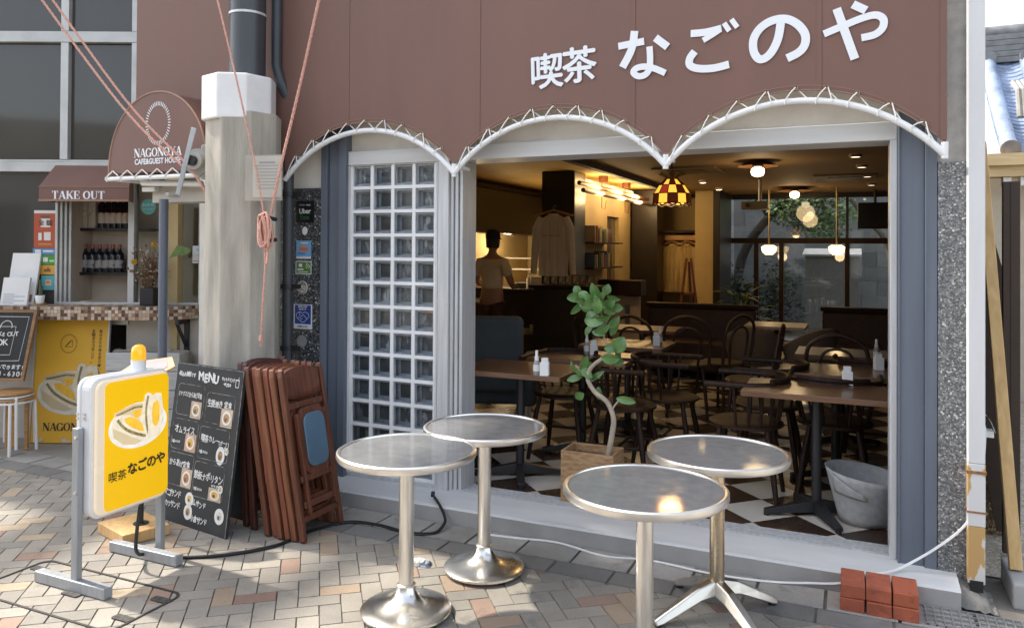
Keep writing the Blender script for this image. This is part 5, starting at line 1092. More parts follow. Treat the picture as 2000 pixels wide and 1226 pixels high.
# white cable along the doorstep and up to the vent
rope('white_cable', 'thin white cable along the foot of the doorstep and up beside the rain pipe', [atZ(950, 1043, .006), atZ(1010, 1050, .006), atZ(1090, 1059, .01), atZ(1180, 1085, .006), atZ(1270, 1094, .006), atZ(1390, 1120, .01), atZ(1500, 1135, .006), atZ(1580, 1138, .02), atY(1640, 1138, 3.86), V((.03, 3.868, .09)), atY(1725, 1118, 3.88), atY(1760, 1108, 3.98), atY(1825, 1072, 4.02), atY(1880, 1030, 4.02), atY(1908, 985, 4.03), atY(1918, 930, 4.08), atY(1924, 850, 4.2), atY(1922, 828, 4.25)], .0055, 1., 'cable', M_white)
# rain pipe, vent hood
px_ = .493
rp = thing('rain_pipe', 'square white rain pipe with peeling paint and rust at the foot', 'pipe', (px_, 4.03, 0))
M_peel = mat('peeling_white', (.62, .62, .61), .5, c2=(.50, .30, .10), c2pos=(.55, .57), scale=6, stretch=(3, 3, .6))
M_rustp = mat('tan_undercoat', (.50, .31, .12), .6, c2=(.62, .60, .55), c2pos=(.47, .50), scale=8, stretch=(2, 2, .5))
MB().box(-.034, .034, -.03, .03, .62, 6.5).build('upper_pipe', mat('clean_white_pipe', (.66, .66, .655), .45, var=.05, stretch=(3, 3, .3)), rp, bevel=.004)
MB().box(-.035, .035, -.031, .031, .34, .619).build('peeling_length', M_peel, rp, bevel=.003)
mb = MB(); mb.box(-.034, .034, -.03, .03, .085, .339); mb.build('rusty_length', M_rustp, rp, bevel=.003)
mb = MB(); mb.box(-.038, .038, -.034, .034, .40, .408); mb.box(-.039, .039, -.035, .035, .575, .588); mb.build('strap', mat('rusty_strap', (.25, .12, .05), .8, var=.5, scale=60), rp)
MB().box(-.026, .026, -.034, .0, .05, .10).build('outlet', M_black, rp)
vh = thing('vent_hood', 'small white vent hood in the gap beside the rain pipe', 'vent', atY(1918, 838, 4.28)); mb = MB(); mb.grid(lambda a, b: V((.0+.05*b, -.05*math.sin(a*3.14), .08-.085*b*b-.03*math.cos(a*3.14)*0)), 8, 6); mb.box(-.02, .045, -.03, .03, -.03, .0); mb.build('hood', M_white, vh)
# mortar apron and drain grate
mb = MB(); mb.grid(lambda a, b: V((.415+.15*a, 3.90+.24*b, .001+.075*max(0, 1-a*1.15)**.6*min(1, b*5+.1)+.012*mnoise.noise(V((a*7, b*9, 3)))*(1 if a > 0 else 0))), 18, 18); struct(mb.build('mortar_apron', mat('dirty_mortar', (.22, .205, .18), .95, var=.3, scale=14, bump=.9, bscale=70)))
gr = thing('drain_grate', 'galvanised drain grate with square mesh beside the bricks', 'drain grate', (.45, 3.78, 0))
mb = MB()
for i in range(12): x_ = -.175+i*.033; mb.box(x_, x_+.006, -.10, .085, -.002, .010)
for j in range(5): y_ = -.10+j*.0445; mb.box(-.18, .2, y_, y_+.005, -.001, .011)
mb.build('grating', mat('galvanised', (.36, .36, .35), .5, metal=.5, var=.2), gr); MB().box(-.18, .2, -.1, .085, -.006, -.003).build('pit', M_black, gr)

# ------------------------------------------------------------------ gap on the right: planks, pebble wall, tiled roof building
bk = thing('leaning_beam', 'long pale timber beam leaning in the gap beside the rain pipe', 'timber', (.66, 4.18, .02))
MB().bar((.672, 4.19, .11), (.585, 4.62, 2.13), .052, .045, (0, 1, 0)).build('beam', wood('pale_cedar', (.52, .33, .13), (.68, .46, .21), 3, 'Z', .6), bk, bevel=.003, world=True)
dk = thing('dark_board', 'tall dark brown board standing upright right of the pale leaning beam', 'board', (.72, 4.7, 0)); MB().box(.692, .768, 4.66, 4.70, .02, 1.93).build('board', M_brownw, dk, bevel=.003, world=True); MB().box(.725, .728, 4.657, 4.661, .02, 1.93).build('groove', M_black, dk, world=True)
db = thing('dark_door_panel', 'dark brown sheet closing the gap behind the leaning beam', 'panel', (.62, 4.9, 0)); mb = MB(); mb.prism(FR((0, 4.92, 0), (1, 0, 0), (0, 0, 1)), [(.56, .42), (.64, .42), (.70, .05), (.76, .05), (.76, 1.35), (.71, 1.55), (.66, 1.75), (.60, 1.84), (.56, 1.84)], -.02, .0); mb.build('sheet', M_brownw, db, world=True)
pbw = thing('pebble_wall', 'low sunlit pebble dash wall at the foot of the gap', 'wall', (.68, 5.1, 0)); MB().box(.54, .80, 5.0, 5.08, -.01, .50).build('render', cells('pebbles', [(0, (.20, .13, .07)), (.3, (.34, .24, .13)), (.6, (.46, .35, .21)), (.85, (.58, .48, .33))], 70, .7, (.06, .04, .02), .06, .8), pbw, world=True)
sl_ = thing('stone_ledge', 'weathered concrete ledge under the foot of the leaning beam', 'ledge', (.78, 4.15, 0)); mb = MB(); mb.box(.635, 1.25, 4.02, 4.35, -.01, .105); mb.build('block', M_conc, sl_, bevel=.01, world=True)
yard = MB(); yard.grid(lambda a, b: V((.48+9.5*a, 4.36+11*b, .0)), 2, 2, False); struct(yard.build('gravel_yard', cells('yard_gravel', [(0, (.42, .36, .27)), (.3, (.52, .46, .36)), (.7, (.60, .54, .44))], 45, .9, (.25, .21, .16), .05, .6)))
# temple style gate house with blue grey tiles
tr = thing('tiled_gatehouse', 'small gatehouse with blue grey tiled roof and pale timber eaves', 'building', (2.6, 10.5, 0))
ex0, ex1, ey0, ey1 = 1.32, 4.6, 9.2, 10.8; ez0, ez1 = 2.56, 3.86
M_tilem = mat('blue_grey_tile', (.25, .31, .43), .28, var=.3, scale=6, spec=.7)
M_tiled = mat('ridge_tile', (.16, .165, .17), .4, var=.3, scale=10)
def roofp(x, t, lift=0.): return V((x, ey0+(ey1-ey0)*t, ez0+(ez1-ez0)*(t**1.12)+lift))
mb = MB(); n = 26
for i in range(9):
    xa = ex0+.11+i*.40
    for j in range(n):
        t0_, t1_ = j/n, (j+1.15)/n
        vs = []
        for q in range(5): a = -1+q*.5; vs.append(roofp(xa+.2+a*.13, t0_, .012+.035*a*a))
        for q in range(5): a = -1+q*.5; vs.append(roofp(xa+.2+a*.13, min(1, t1_), -.006+.035*a*a))
        for q in range(5): a = -1+q*.5; vs.append(roofp(xa+.2+a*.13, t0_, -.022+.035*a*a))
        mb.add(vs, [(q, q+1, q+6, q+5) for q in range(4)]+[(q+1, q, q+10, q+11) for q in range(4)])
mb.build('pan_tiles', M_tilem, tr, world=True)
mb = MB()
for i in range(9): xa = ex0+.11+i*.40; mb.tube([roofp(xa, t/14, .055) for t in range(15)], .085, 10)
mb.build('cover_tiles', M_tilem, tr, world=True)
mb = MB()
for i in range(9):
    mb = MB(); xa = ex0+.11+i*.40; p = roofp(xa, 0, .055); mb.cyl(p+V((0, .0, 0)), .095, .04, 18, (0, -1, -.3)); mb.lathe([(.05, .041), (.06, .06), (0, .062)], p, 14, (0, -1, -.3)); mb.build('eave_disc', mat('eave_disc', (.24, .22, .21), .5, var=.2), tr, world=True)
mb = MB()
for k in range(5): mb.box(ex0-.1, ex1, ey1-.14+k*.012, ey1+.2-k*.012, ez1-.05+k*.07, ez1+.012+k*.07)
for k in range(9): mb.cyl((ex0+.11+k*.4, ey1-.14, ez1+.0), .085, .06, 16, (0, -1, 0))
mb.tube([(ex0-.15, ey1+.03, ez1+.34), (ex1, ey1+.03, ez1+.34)], .085, 12); mb.build('ridge', M_tiled, tr, world=True)
mb = MB(); 
for k in range(6): mb.tube([V((1.50+k*.042, 9.12, 2.92)), V((1.50+k*.042, 9.20, 3.20)), V((1.50+k*.042, 9.5, 3.34))], .028, 8)
mb.build('end_ornament', mat('ornament_tile', (.26, .25, .22), .45, var=.25), tr, world=True)
mb = MB(); mb.box(ex0-.1, ex1, 9.16, 9.40, 2.33, 2.53); mb.box(ex0-.1, ex1, 9.10, 9.3, 2.44, 2.56); mb.build('eave_beam', wood('eave_cedar', (.56, .40, .20), (.70, .54, .30), 2, 'X', .6), tr, world=True)
mb = MB()
for k in range(12): mb.box(ex0+.05+k*.15, ex0+.12+k*.15, 9.2, 9.35, 2.24, 2.325)
mb.build('rafter_end', M_white, tr, world=True)
MB().box(ex0-.1, ex1, 9.6, 9.7, 0, 2.4).build('wall', mat('cream_plaster', (.55, .50, .40), .8, var=.1), tr, world=True)
MB().box(1.86, 2.3, 9.52, 9.59, .35, 2.15).build('red_panel', mat('red_oxide', (.36, .10, .075), .6, var=.15), tr, world=True)
MB().tube([(1.80, 9.5, 1.95), (1.80, 9.5, 2.2)], .035, 10).build('lantern', M_white, tr, world=True)
oc = thing('overhead_cable', 'thin black overhead cable crossing the pale sky at the top right', 'cable', (2, 9, 4.8)); MB().tube(bez([(0.2, 8.0, 4.75), (1.6, 8.0, 4.05), (3.4, 8.0, 3.6)], 6), .012, 6).build('wire', M_rubber, oc, world=True)

# ------------------------------------------------------------------ street around (what the windows and metal reflect)
ob = thing('opposite_building', 'plain grey shop building across the street', 'building', (-2, -9, 0))
MB().box(-16, 9, -11, -8.5, -.01, 4.4).build('wall', mat('opposite_wall', (.62, .59, .53), .8, var=.25, scale=.6), ob, world=True)
mb = MB()
for k in range(9): mb.box(-15+k*2.6, -13.2+k*2.6, -8.52, -8.45, .4, 2.5)
mb.build('window_pane', M_dkglass, ob, world=True)

ab = thing('shade_panel', 'unseen panel added high over the paving to shade the ground', 'shade panel', (-6, 2.5, 7))  # unseen panels added overhead to block sun from part of the paving
mb = MB(); mb.box(-7.0, -5.35, .6, 5.2, 7.0, 7.05); mb.box(-8.4, -8.15, .6, 5.2, 7.0, 7.05); mb.box(-10.2, -9.6, 1.2, 5.2, 7.0, 7.05); mb.build('panel', M_alu2, ab, world=True)
# ------------------------------------------------------------------ garden behind the back windows
gd = MB(); gd.grid(lambda a, b: V((-6+8*a, 13.72+8*b, .02)), 2, 2, False); struct(gd.build('garden_ground', mat('garden_soil', (.07, .06, .045), .95, var=.3)))
gw_ = thing('garden_wall', 'grey concrete block wall at the back of the garden', 'wall', (-2, 18, 0))
mb = MB()
for j in range(11):
    for i in range(11): x0 = -5.6+i*.6-(.3 if j % 2 else 0); mb.box(x0+.004, x0+.596, 18.0, 18.15, .02+j*.3+.003, .02+j*.3+.297)
mb.build('blocks', island('block_wall', [(0, (.22, .22, .21)), (.3, (.26, .26, .245)), (.6, (.19, .19, .185)), (.8, (.29, .285, .27))], .9, .2), gw_, world=True); MB().box(-6, .95, 18.02, 18.13, .02, 3.4).build('joints', M_conc, gw_, world=True)
rh_ = thing('rear_shade_wall', 'unseen tall grey wall added behind the garden to shade it', 'building', (-2, 19, 0)); MB().box(-9, .7, 18.6, 22, 0, 7.5).build('wall', mat('rear_wall', (.16, .16, .155), .85, var=.2, scale=1.5), rh_, world=True)  # unseen block added to keep sun and sky off the garden
lh_ = thing('side_shade_wall', 'unseen dark wall added on the left side of the garden to shade it', 'building', (-7, 16, 0)); MB().box(-9, -6.05, 13.75, 18.5, 0, 7.5).build('wall', MATS['rear_wall'], lh_, world=True)  # second unseen block, added to shade the garden from the left
def leafy(mb, c, rx, ry, rz, n, sz, rr):
    for _ in range(n):
        d = V((rr.gauss(0, 1), rr.gauss(0, 1), rr.gauss(0, 1))).normalized()*(rr.random()**.4); p = V((c[0]+d.x*rx, c[1]+d.y*ry, c[2]+d.z*rz))
        a = V((rr.uniform(-1, 1), rr.uniform(-1, 1), rr.uniform(-.7, .5))).normalized(); b = a.orthogonal().normalized(); l = sz*rr.uniform(.6, 1.3)
        mb.add([p, p+a*l*.5+b*l*.28, p+a*l, p+a*l*.5-b*l*.28], [(0, 1, 2, 3)])
M_leaf = mat('garden_leaf', (.12, .20, .06), .55, var=.5, scale=3)
gt = thing('garden_tree', 'garden tree with leaning dark trunk and green crown seen through the upper back window', 'tree', (-1.2, 16, 0)); rr = random.Random(5)
mb = MB(); mb.tube(bez([(-2.3, 16, 0), (-2.1, 16, 1.4), (-1.6, 16, 2.2), (-1.0, 16, 2.75), (-.4, 16, 3.2)], 5), [.11-.003*k for k in range(21)], 9); mb.tube([(-1.6, 16, 2.2), (-1.9, 15.9, 2.9)], .04, 7); mb.tube([(-1.0, 16, 2.75), (-.6, 15.8, 2.5)], .03, 7); mb.build('trunk', mat('dark_bark', (.05, .04, .033), .9, var=.3, bump=.6), gt, world=True)
mb = MB()
for c in ((-1.3, 16, 2.35), (-.9, 16.1, 2.2), (-.55, 16, 2.0), (-1.0, 15.8, 2.6), (-.3, 16, 2.3), (-1.6, 16.2, 2.7), (-.6, 16, 2.7)): leafy(mb, c, .45, .45, .28, 330, .10, rr)
mb.build('crown', M_leaf, gt, world=True)
g2 = thing('garden_tree', 'bare grey garden tree bending down beside the hanging screen', 'tree', (.7, 16, 0)); mb = MB(); mb.tube(bez([(.62, 15.2, 0), (.60, 15.2, 1.2), (.45, 15.2, 1.8), (.2, 15.2, 2.1), (-.1, 15.2, 2.5)], 5), [.075-.002*k for k in range(21)], 9); mb.build('trunk', mat('grey_bark', (.16, .13, .10), .9, var=.3, bump=.6), g2, world=True)
mb = MB(); leafy(mb, (0, 15.2, 2.7), .4, .4, .2, 160, .09, rr); mb.build('crown', M_leaf, g2, world=True)
for k, (c, lb) in enumerate((((-2.3, 15.2, .6), 'dark garden bush behind the left back window'), ((-1.5, 15.4, .55), 'dark garden bush behind the middle back window'))):
    b_ = thing('garden_bush', lb, 'bush', (c[0], c[1], 0)); mb = MB()
    for q in range(6): leafy(mb, (c[0]+rr.uniform(-.25, .25), c[1]+rr.uniform(-.2, .2), c[2]+rr.uniform(-.3, .6)), .4, .35, .4, 200, .085, rr)
    mb.build('foliage', mat('dark_leaf', (.028, .045, .02), .6, var=.5, scale=3), b_, world=True); m = MB(); m.tube([(c[0], c[1], 0), (c[0], c[1], .5)], .03, 6); m.build('stem', MATS['dark_bark'], b_, world=True)
sh = thing('garden_shed', 'grey metal garden shed with sloping lid beyond the back windows', 'shed', (-.5, 16.9, 0)); MB().box(-.95, .05, 16.7, 17.5, .02, 1.45).build('body', mat('shed_beige', (.24, .23, .20), .6, var=.1, stretch=(6, 1, 1)), sh, world=True); MB().obox((-1.0, 16.62, 1.45), (1.1, 0, 0), (0, .95, .12), (0, 0, .04)).build('roof', M_alu, sh, world=True)

# ------------------------------------------------------------------ inside: furniture
FLZ = .0995
def dtable(x0, x1, y0, y1, label, top=M_wtop, H=.70, nm='dining_table'):
    t = thing(nm, label, 'table', ((x0+x1)/2, (y0+y1)/2, FLZ), 0, 'dining tables inside'); w, d = (x1-x0)/2, (y1-y0)/2
    MB().box(-w, w, -d, d, H-.032, H).build('table_top', top, t, bevel=.004)
    MB().lathe([(.03, .03), (.027, .06), (.027, H-.033), (.09, H-.0325)], n=18).build('column', M_black, t)
    for k in range(4):
        a = k*math.pi/2+.785*0+R(25); m = MB(); d_ = V((math.cos(a), math.sin(a), 0)); q = V((-d_.y, d_.x, 0)); m.add([d_*.02+q*.03+V((0, 0, .02)), d_*.02-q*.03+V((0, 0, .02)), d_*.02-q*.024+V((0, 0, .085)), d_*.02+q*.024+V((0, 0, .085)), d_*.29+q*.022+V((0, 0, .012)), d_*.29-q*.022+V((0, 0, .012)), d_*.29-q*.018+V((0, 0, .035)), d_*.29+q*.018+V((0, 0, .035))], [(0, 3, 2, 1), (4, 5, 6, 7), (0, 1, 5, 4), (1, 2, 6, 5), (2, 3, 7, 6), (3, 0, 4, 7)]); m.cyl(tuple(d_*.28), .016, .02, 8); m.build('foot', M_black, t, bevel=.003)
    return t
dtable(-2.36, -1.62, 4.33, 4.86, 'walnut dining table just inside the doorway beside the glass blocks')
dtable(-2.2, -1.42, 5.05, 5.58, 'walnut dining table behind the leafy planter')
dtable(-2.05, -1.37, 5.9, 6.42, 'walnut dining table behind the planter, in the second row of the left side')
dtable(-.58, .18, 4.38, 4.86, 'walnut dining table at the right front above the felt basket')
dtable(-.46, .22, 5.15, 5.66, 'dining table behind the right front table with lamp glints')
dtable(-.42, .22, 6.1, 6.6, 'third dining table from the front on the right side')
dtable(-1.05, -.46, 8.15, 8.7, 'pale topped dining table near the tub chairs', mat('pale_laminate', (.50, .45, .37), .35, var=.08))
dtable(-2.3, -1.55, 7.2, 7.7, 'dining table among the bentwood chairs')
def windsor(label, loc, rz, m=M_wdark):
    t = thing('spindle_chair', label, 'chair', loc, rz, 'spindle back chairs inside')
    MB().lathe([(0, .43), (.19, .43), (.215, .438), (.215, .452), (.19, .462), (.08, .452), (0, .452)], n=28).build('seat', m, t)
    for sx, sy in ((1, 1), (1, -1), (-1, 1), (-1, -1)): MB().tube([(sx*.13, sy*.13, .435), (sx*.165, sy*.165, .24), (sx*.195, sy*.195, 0)], [.014, .019, .013], 10).build('leg', m, t)
    mb = MB(); mb.tube([(-.145, .15, .2), (.145, .15, .2)], .010, 8); mb.tube([(-.145, -.15, .2), (.145, -.15, .2)], .010, 8); mb.tube([(0, -.15, .2), (0, .15, .2)], .010, 8); mb.build('stretcher', m, t)
    pts = [V((.20, .255, .70))]+[V((-.235*math.sin(R(a)), .255*math.cos(R(a)), .70)) for a in range(10, 171, 16)]+[V((.20, -.255, .70))]
    mb = MB(); mb.tube(bez(pts, 3), .017, 8); mb.tube(bez([p+V((-.006, 0, .022)) for p in pts[3:-3]], 3), .016, 8); mb.build('arm_rail', m, t)
    mb = MB()
    for a in range(-10, 200, 21): c_, s_ = math.cos(R(a)), math.sin(R(a)); mb.tube([(-.185*s_, .185*c_, .45), (-.228*s_, .248*c_, .70)], .0085, 7)
    mb.build('spindle', m, t); return t
wc = windsor('brown spindle back chair at the left end of the right front table', (-.60, 4.78, FLZ), math.pi)
for x_, y_, a_, lb in ((-.53, 5.38, math.pi, 'dark spindle back chair with a lamp glint on its seat, second on the right'), (-1.40, 4.95, 0, 'black spindle back chair between the planter and the table by the glass blocks'), (-1.2, 5.35, 0, 'black spindle back chair right of the planter tree'), (-.12, 5.02, R(90), 'spindle back chair tucked under the right front table'), (-1.9, 4.62+.55, R(-90), 'spindle back chair in shadow behind the table by the glass blocks'), (.1, 5.9, R(85), 'spindle back chair in the dark behind the second right table')): dup(wc, (x_, y_, FLZ), a_, lb)
def bent(label, loc, rz, m=M_wdark):
    t = thing('bentwood_chair', label, 'chair', loc, rz, 'bentwood chairs inside')
    MB().lathe([(0, .44), (.19, .44), (.205, .45), (.19, .462), (0, .458)], n=26).build('seat', m, t)
    for sx, sy in ((1, 1), (1, -1), (-1, 1), (-1, -1)): MB().tube([(sx*.13, sy*.13, .445), (sx*.175, sy*.175, 0)], [.015, .012], 9).build('leg', m, t)
    o = [(-.17, -.185, .45), (-.20, -.20, .68), (-.225, -.165, .82), (-.235, 0, .89), (-.225, .165, .82), (-.20, .20, .68), (-.17, .185, .45)]; i_ = [(-.17, -.09, .45), (-.20, -.115, .66), (-.22, -.08, .76), (-.225, 0, .79), (-.22, .08, .76), (-.20, .115, .66), (-.17, .09, .45)]
    MB().tube(bez(o, 5), .0145, 9).build('back_hoop', m, t); MB().tube(bez(i_, 5), .011, 8).build('inner_hoop', m, t)
    MB().tube([(.14*math.cos(q*.393), .14*math.sin(q*.393), .22) for q in range(16)], .009, 7, closed=True).build('ring', m, t); return t
bc_ = bent('bentwood chair at the far right table with its hoop back to the doorway', (-.12, 5.98, FLZ), R(90), wood('bentwood_brown', (.022, .011, .007), (.055, .027, .016), 4, 'Z', .5))
for x_, y_, a_, lb in ((-1.75, 6.75, R(80), 'bentwood chair with round back behind the second left table'), (-1.38, 6.95, R(100), 'bentwood chair right of the round backed one, catching light'), (-1.12, 7.15, R(150), 'black bentwood chair at the right of the bentwood row'), (-2.15, 6.95, R(70), 'leftmost bentwood chair of the row, before the pale panel'), (-.75, 6.3, math.pi, 'bentwood chair at the left end of the third right table')): dup(bc_, (x_, y_, FLZ), a_, lb)
M_tub = mat('taupe_upholstery', (.17, .135, .105), .75, var=.15, scale=5, bump=.15)
def tub(label, loc, rz):
    t = thing('tub_chair', label, 'chair', loc, rz, 'upholstered tub chairs'); m = MB()
    m.grid(lambda a, b: V((-(.22+.05*b)*math.sin(R(-20+220*a)), (.23+.05*b)*math.cos(R(-20+220*a)), .40+.33*b*(.55+.45*math.sin(R(-20+220*a))))), 22, 6); o = m.build('shell', M_tub, t); q = o.modifiers.new('thick', 'SOLIDIFY'); q.thickness = .04
    MB().lathe([(0, .36), (.2, .36), (.235, .40), (.21, .45), (0, .46)], n=24).build('seat', M_tub, t); MB().lathe([(.2, 0), (.2, .012), (.03, .03), (.022, .36)], n=20).build('pedestal', M_chrome, t); return t
tb = tub('taupe tub chair with its back to the doorway at the pale table', (-.92, 7.85, FLZ), R(95)); dup(tb, (-.42, 8.0, FLZ), R(140), 'taupe tub chair at the right of the pale table')
ar = thing('armchair', 'blue grey upholstered high back armchair just inside the doorway', 'armchair', (-2.62, 5.55, FLZ), R(20)); M_arm = mat('slate_upholstery', (.065, .08, .088), .8, var=.15, scale=6, bump=.15)
m = MB(); m.box(-.30, .22, -.06, .07, .33, .93); m.build('backrest', M_arm, ar, bevel=.05, seg=4); m = MB(); m.box(-.30, .30, .02, .55, .22, .42); m.build('seat', M_arm, ar, bevel=.05, seg=4); m = MB(); m.box(.20, .33, -.05, .5, .22, .60); m.build('armrest', M_arm, ar, bevel=.05, seg=4)
for sx in (-.25, .25):
    for sy in (0, .48): MB().cyl((sx, sy, 0), .014, .23, 10).build('leg', M_chrome, ar)
# condiment bottles and napkin holders
zt = FLZ+.7005
def sani(label, p):
    t = thing('spray_bottle', label, 'bottle', p, 0, 'spray bottles on the tables'); MB().lathe([(0, 0), (.019, 0), (.021, .005), (.021, .075), (.012, .092)], n=16).build('bottle_body', mat('clear_plastic', (.30, .28, .26), .12, var=.05), t); MB().lathe([(.0215, .025), (.0215, .065)], n=16).build('label', M_paper, t); MB().lathe([(.013, .09), (.013, .112), (.009, .114), (.009, .15), (0, .152)], n=14).build('spray_cap', M_white, t); return t
def napk(label, p):
    t = thing('napkin_holder', label, 'napkin holder', p, .2, 'napkin holders on the tables'); MB().cbox((0, 0, .04), .055, .05, .08).build('holder', M_white, t, bevel=.003); MB().cbox((0, .004, .08), .042, .028, .055).build('napkins', M_paper, t, bevel=.004); return t
def onT(u, v): p = atZ(u, v, zt); p.z = zt; return p
s1 = sani('spray bottle on the table beside the glass blocks', onT(1048, 732)); n1 = napk('white napkin holder on the table beside the glass blocks', onT(1064, 733))
dup(s1, onT(1146, 692), 0, 'spray bottle on the table behind the planter'); dup(n1, onT(1160, 693), .2, 'white napkin holder on the table behind the planter')
dup(s1, onT(1289, 674), 0, 'spray bottle on the second left table'); dup(n1, onT(1282, 675), .2, 'white napkin holder on the second left table')
dup(n1, onT(1655, 752), .1, 'white napkin holder on the right front table'); dup(n1, onT(1716, 722), .3, 'white napkin holder on the second right table'); dup(s1, onT(1712, 704), 0, 'spray bottle on the third right table')
# planter with the twisted tree
pl = thing('planter', 'square wooden box planter just inside the doorway', 'planter', (-1.41, 4.325, FLZ))
M_box = mat('reclaimed_boards', (.30, .17, .075), .7, c2=(.44, .28, .15), c2pos=(.4, .6), scale=7, stretch=(3, 1, 9), bump=.3)
mb = MB(); w_ = .158; h_ = .30
for a, b, c, d in ((-w_, w_, -.11, -.095), (-w_, w_, .095, .11), (-w_, -w_+.015, -.0945, .0945), (w_-.015, w_, -.0945, .0945)): mb.box(a, b, c, d, 0, h_)
mb.build('box', M_box, pl, bevel=.003)
m = MB(); m.grid(lambda a, b: V((-.14+.28*a, -.094+.188*b, .255+.02*mnoise.noise(V((a*6, b*6, 0))))), 10, 8); m.build('soil', mat('bark_mulch', (.16, .09, .055), .9, var=.5, scale=40, bump=.8), pl)
tt = thing('twisted_tree', 'potted rubber tree with pale S shaped trunk and broad green leaves', 'tree', (-1.33, 4.32, FLZ+.25))
TY = 4.32; tp = [(1188, 888), (1196, 845), (1198, 815), (1186, 785), (1162, 765), (1148, 740), (1154, 718), (1176, 700), (1188, 690)]
mb = MB(); P_ = bez([atY(u, v, TY) for u, v in tp], 5); mb.tube(P_, [.017-.006*k/(len(P_)-1) for k in range(len(P_))], 10)
for pts in ([(1188, 690), (1180, 660), (1178, 630), (1172, 600)], [(1150, 738), (1132, 722), (1124, 712)], [(1186, 690), (1204, 680), (1208, 668)], [(1195, 800), (1206, 785), (1218, 778)], [(1178, 640), (1190, 618), (1196, 606)]): mb.tube(bez([atY(u, v, TY-.01) for u, v in pts], 4), .0055, 6)
mb.build('trunk', mat('pale_trunk', (.42, .35, .26), .8, var=.2, scale=20, bump=.4, bscale=60), tt, world=True)
M_bl = mat('rubber_leaf', (.09, .20, .045), .38, var=.3, scale=12, coat=.3); M_vein = mat('leaf_vein', (.20, .27, .12), .5)
lm = MB(); rr = random.Random(11)
def leaf(u, v, ang, L, wd, dy, tilt):
    c = atY(u, v, TY+dy); a = R(ang); d = V((math.cos(a), rr.uniform(-.25, .25), math.sin(a))).normalized(); s_ = V((-math.sin(a), tilt, math.cos(a))).normalized(); n_ = d.cross(s_)
    lm.mi = 0; lm.grid(lambda p, q: c+d*(L*(p-.5))+s_*(wd*(q-.5)*2*max(.02, math.sin(math.pi*min(1, p*.96+.02))**.7))+n_*(.18*wd*abs(q-.5)*2-.12*L*(p-.5)**2*4), 8, 4)
    lm.mi = 1; lm.grid(lambda p, q: c+d*(L*(p-.5)*.96)+s_*(.0022*(q-.5))+n_*(-.12*L*(p-.5)**2*4)-n_*.0018*(1 if n_.y > 0 else -1), 6, 1)
for u, v, a, L, w, dy in ((1124, 580, 175, .13, .035, 0), (1140, 576, 150, .12, .036, -.04), (1160, 574, 100, .12, .036, .02), (1178, 580, 60, .11, .034, -.05), (1152, 592, 200, .12, .036, -.06), (1190, 592, 20, .12, .036, .0), (1170, 602, 250, .12, .038, -.08), (1122, 606, 235, .12, .026, .02), (1195, 606, 330, .11, .034, -.03), (1142, 606, 190, .10, .03, .05), (1166, 590, 120, .10, .034, -.07), (1160, 628, 185, .14, .044, -.05), (1180, 644, 200, .12, .038, -.09), (1202, 628, 50, .13, .034, -.04), (1214, 672, 70, .125, .044, -.05), (1190, 682, 195, .10, .032, -.02), (1188, 697, 190, .115, .034, -.07), (1212, 708, 340, .10, .036, -.04), (1148, 646, 240, .09, .028, .04), (1136, 708, 70, .10, .034, -.05), (1150, 722, 80, .10, .03, .02), (1116, 735, 190, .11, .026, 0), (1170, 732, 30, .13, .026, .03), (1128, 774, 195, .10, .032, -.02), (1166, 766, 90, .08, .034, .03), (1216, 782, 345, .13, .026, -.02), (1118, 716, 130, .09, .018, .02), (1186, 564, 70, .09, .03, .03), (1134, 566, 130, .09, .03, .03)): leaf(u+rr.uniform(-7, 7), v+rr.uniform(-4, 4), a+rr.uniform(-15, 15), L*rr.uniform(.66, .95), w*rr.uniform(.72, .98), dy, rr.uniform(-.7, .7))
for u, v in ((1130, 590), (1148, 583), (1168, 588), (1186, 604), (1206, 600), (1160, 610), (1182, 622), (1200, 642), (1172, 655), (1208, 690), (1138, 597), (1194, 578), (1142, 730), (1126, 722)): leaf(u+rr.uniform(-6, 6), v+rr.uniform(-5, 5), rr.uniform(0, 360), rr.uniform(.06, .095), rr.uniform(.018, .028), rr.uniform(-.09, .06), rr.uniform(-.8, .8))
lm.build('leaves', [M_bl, M_vein], tt, world=True)
# felt basket
fb = thing('felt_basket', 'grey felt basket with a folded over strap on the checker floor', 'basket', (.045, 4.60, FLZ)); fb.scale = (.86, .86, .86)
def fbf(a, b):
    an = a*2*math.pi; r = .135+.075*b; zz = .31*b*(1+.10*math.cos(an-2.8)); 
    return V((r*math.cos(an)*1.12-.05*b*math.cos(an)*0+.0, r*math.sin(an)*.92, zz+.004))
m = MB(); m.grid(fbf, 40, 8); m.add([fbf(i/40, 0) for i in range(40)], [tuple(range(40))[::-1]]); o = m.build('tub', mat('grey_felt', (.38, .38, .372), .95, var=.12, scale=30, bump=.5, bscale=200), fb); q = o.modifiers.new('thick', 'SOLIDIFY'); q.thickness = .006
m = MB(); m.grid(lambda a, b: fbf(.60+.16*a, .60+.38*b*(1-.8*a))*1.0+V((math.cos((.60+.16*a)*6.283)*.012, math.sin((.6+.16*a)*6.283)*.012-.004, -.0)), 10, 4); o = m.build('strap', MATS['grey_felt'], fb); q = o.modifiers.new('thick', 'SOLIDIFY'); q.thickness = .005
p = fbf(.745, .68); MB().cyl((p.x, p.y-.016, p.z), .008, .006, 12, (0, -1, 0)).build('stud', mat('brass', (.5, .36, .15), .3, metal=1.), fb)
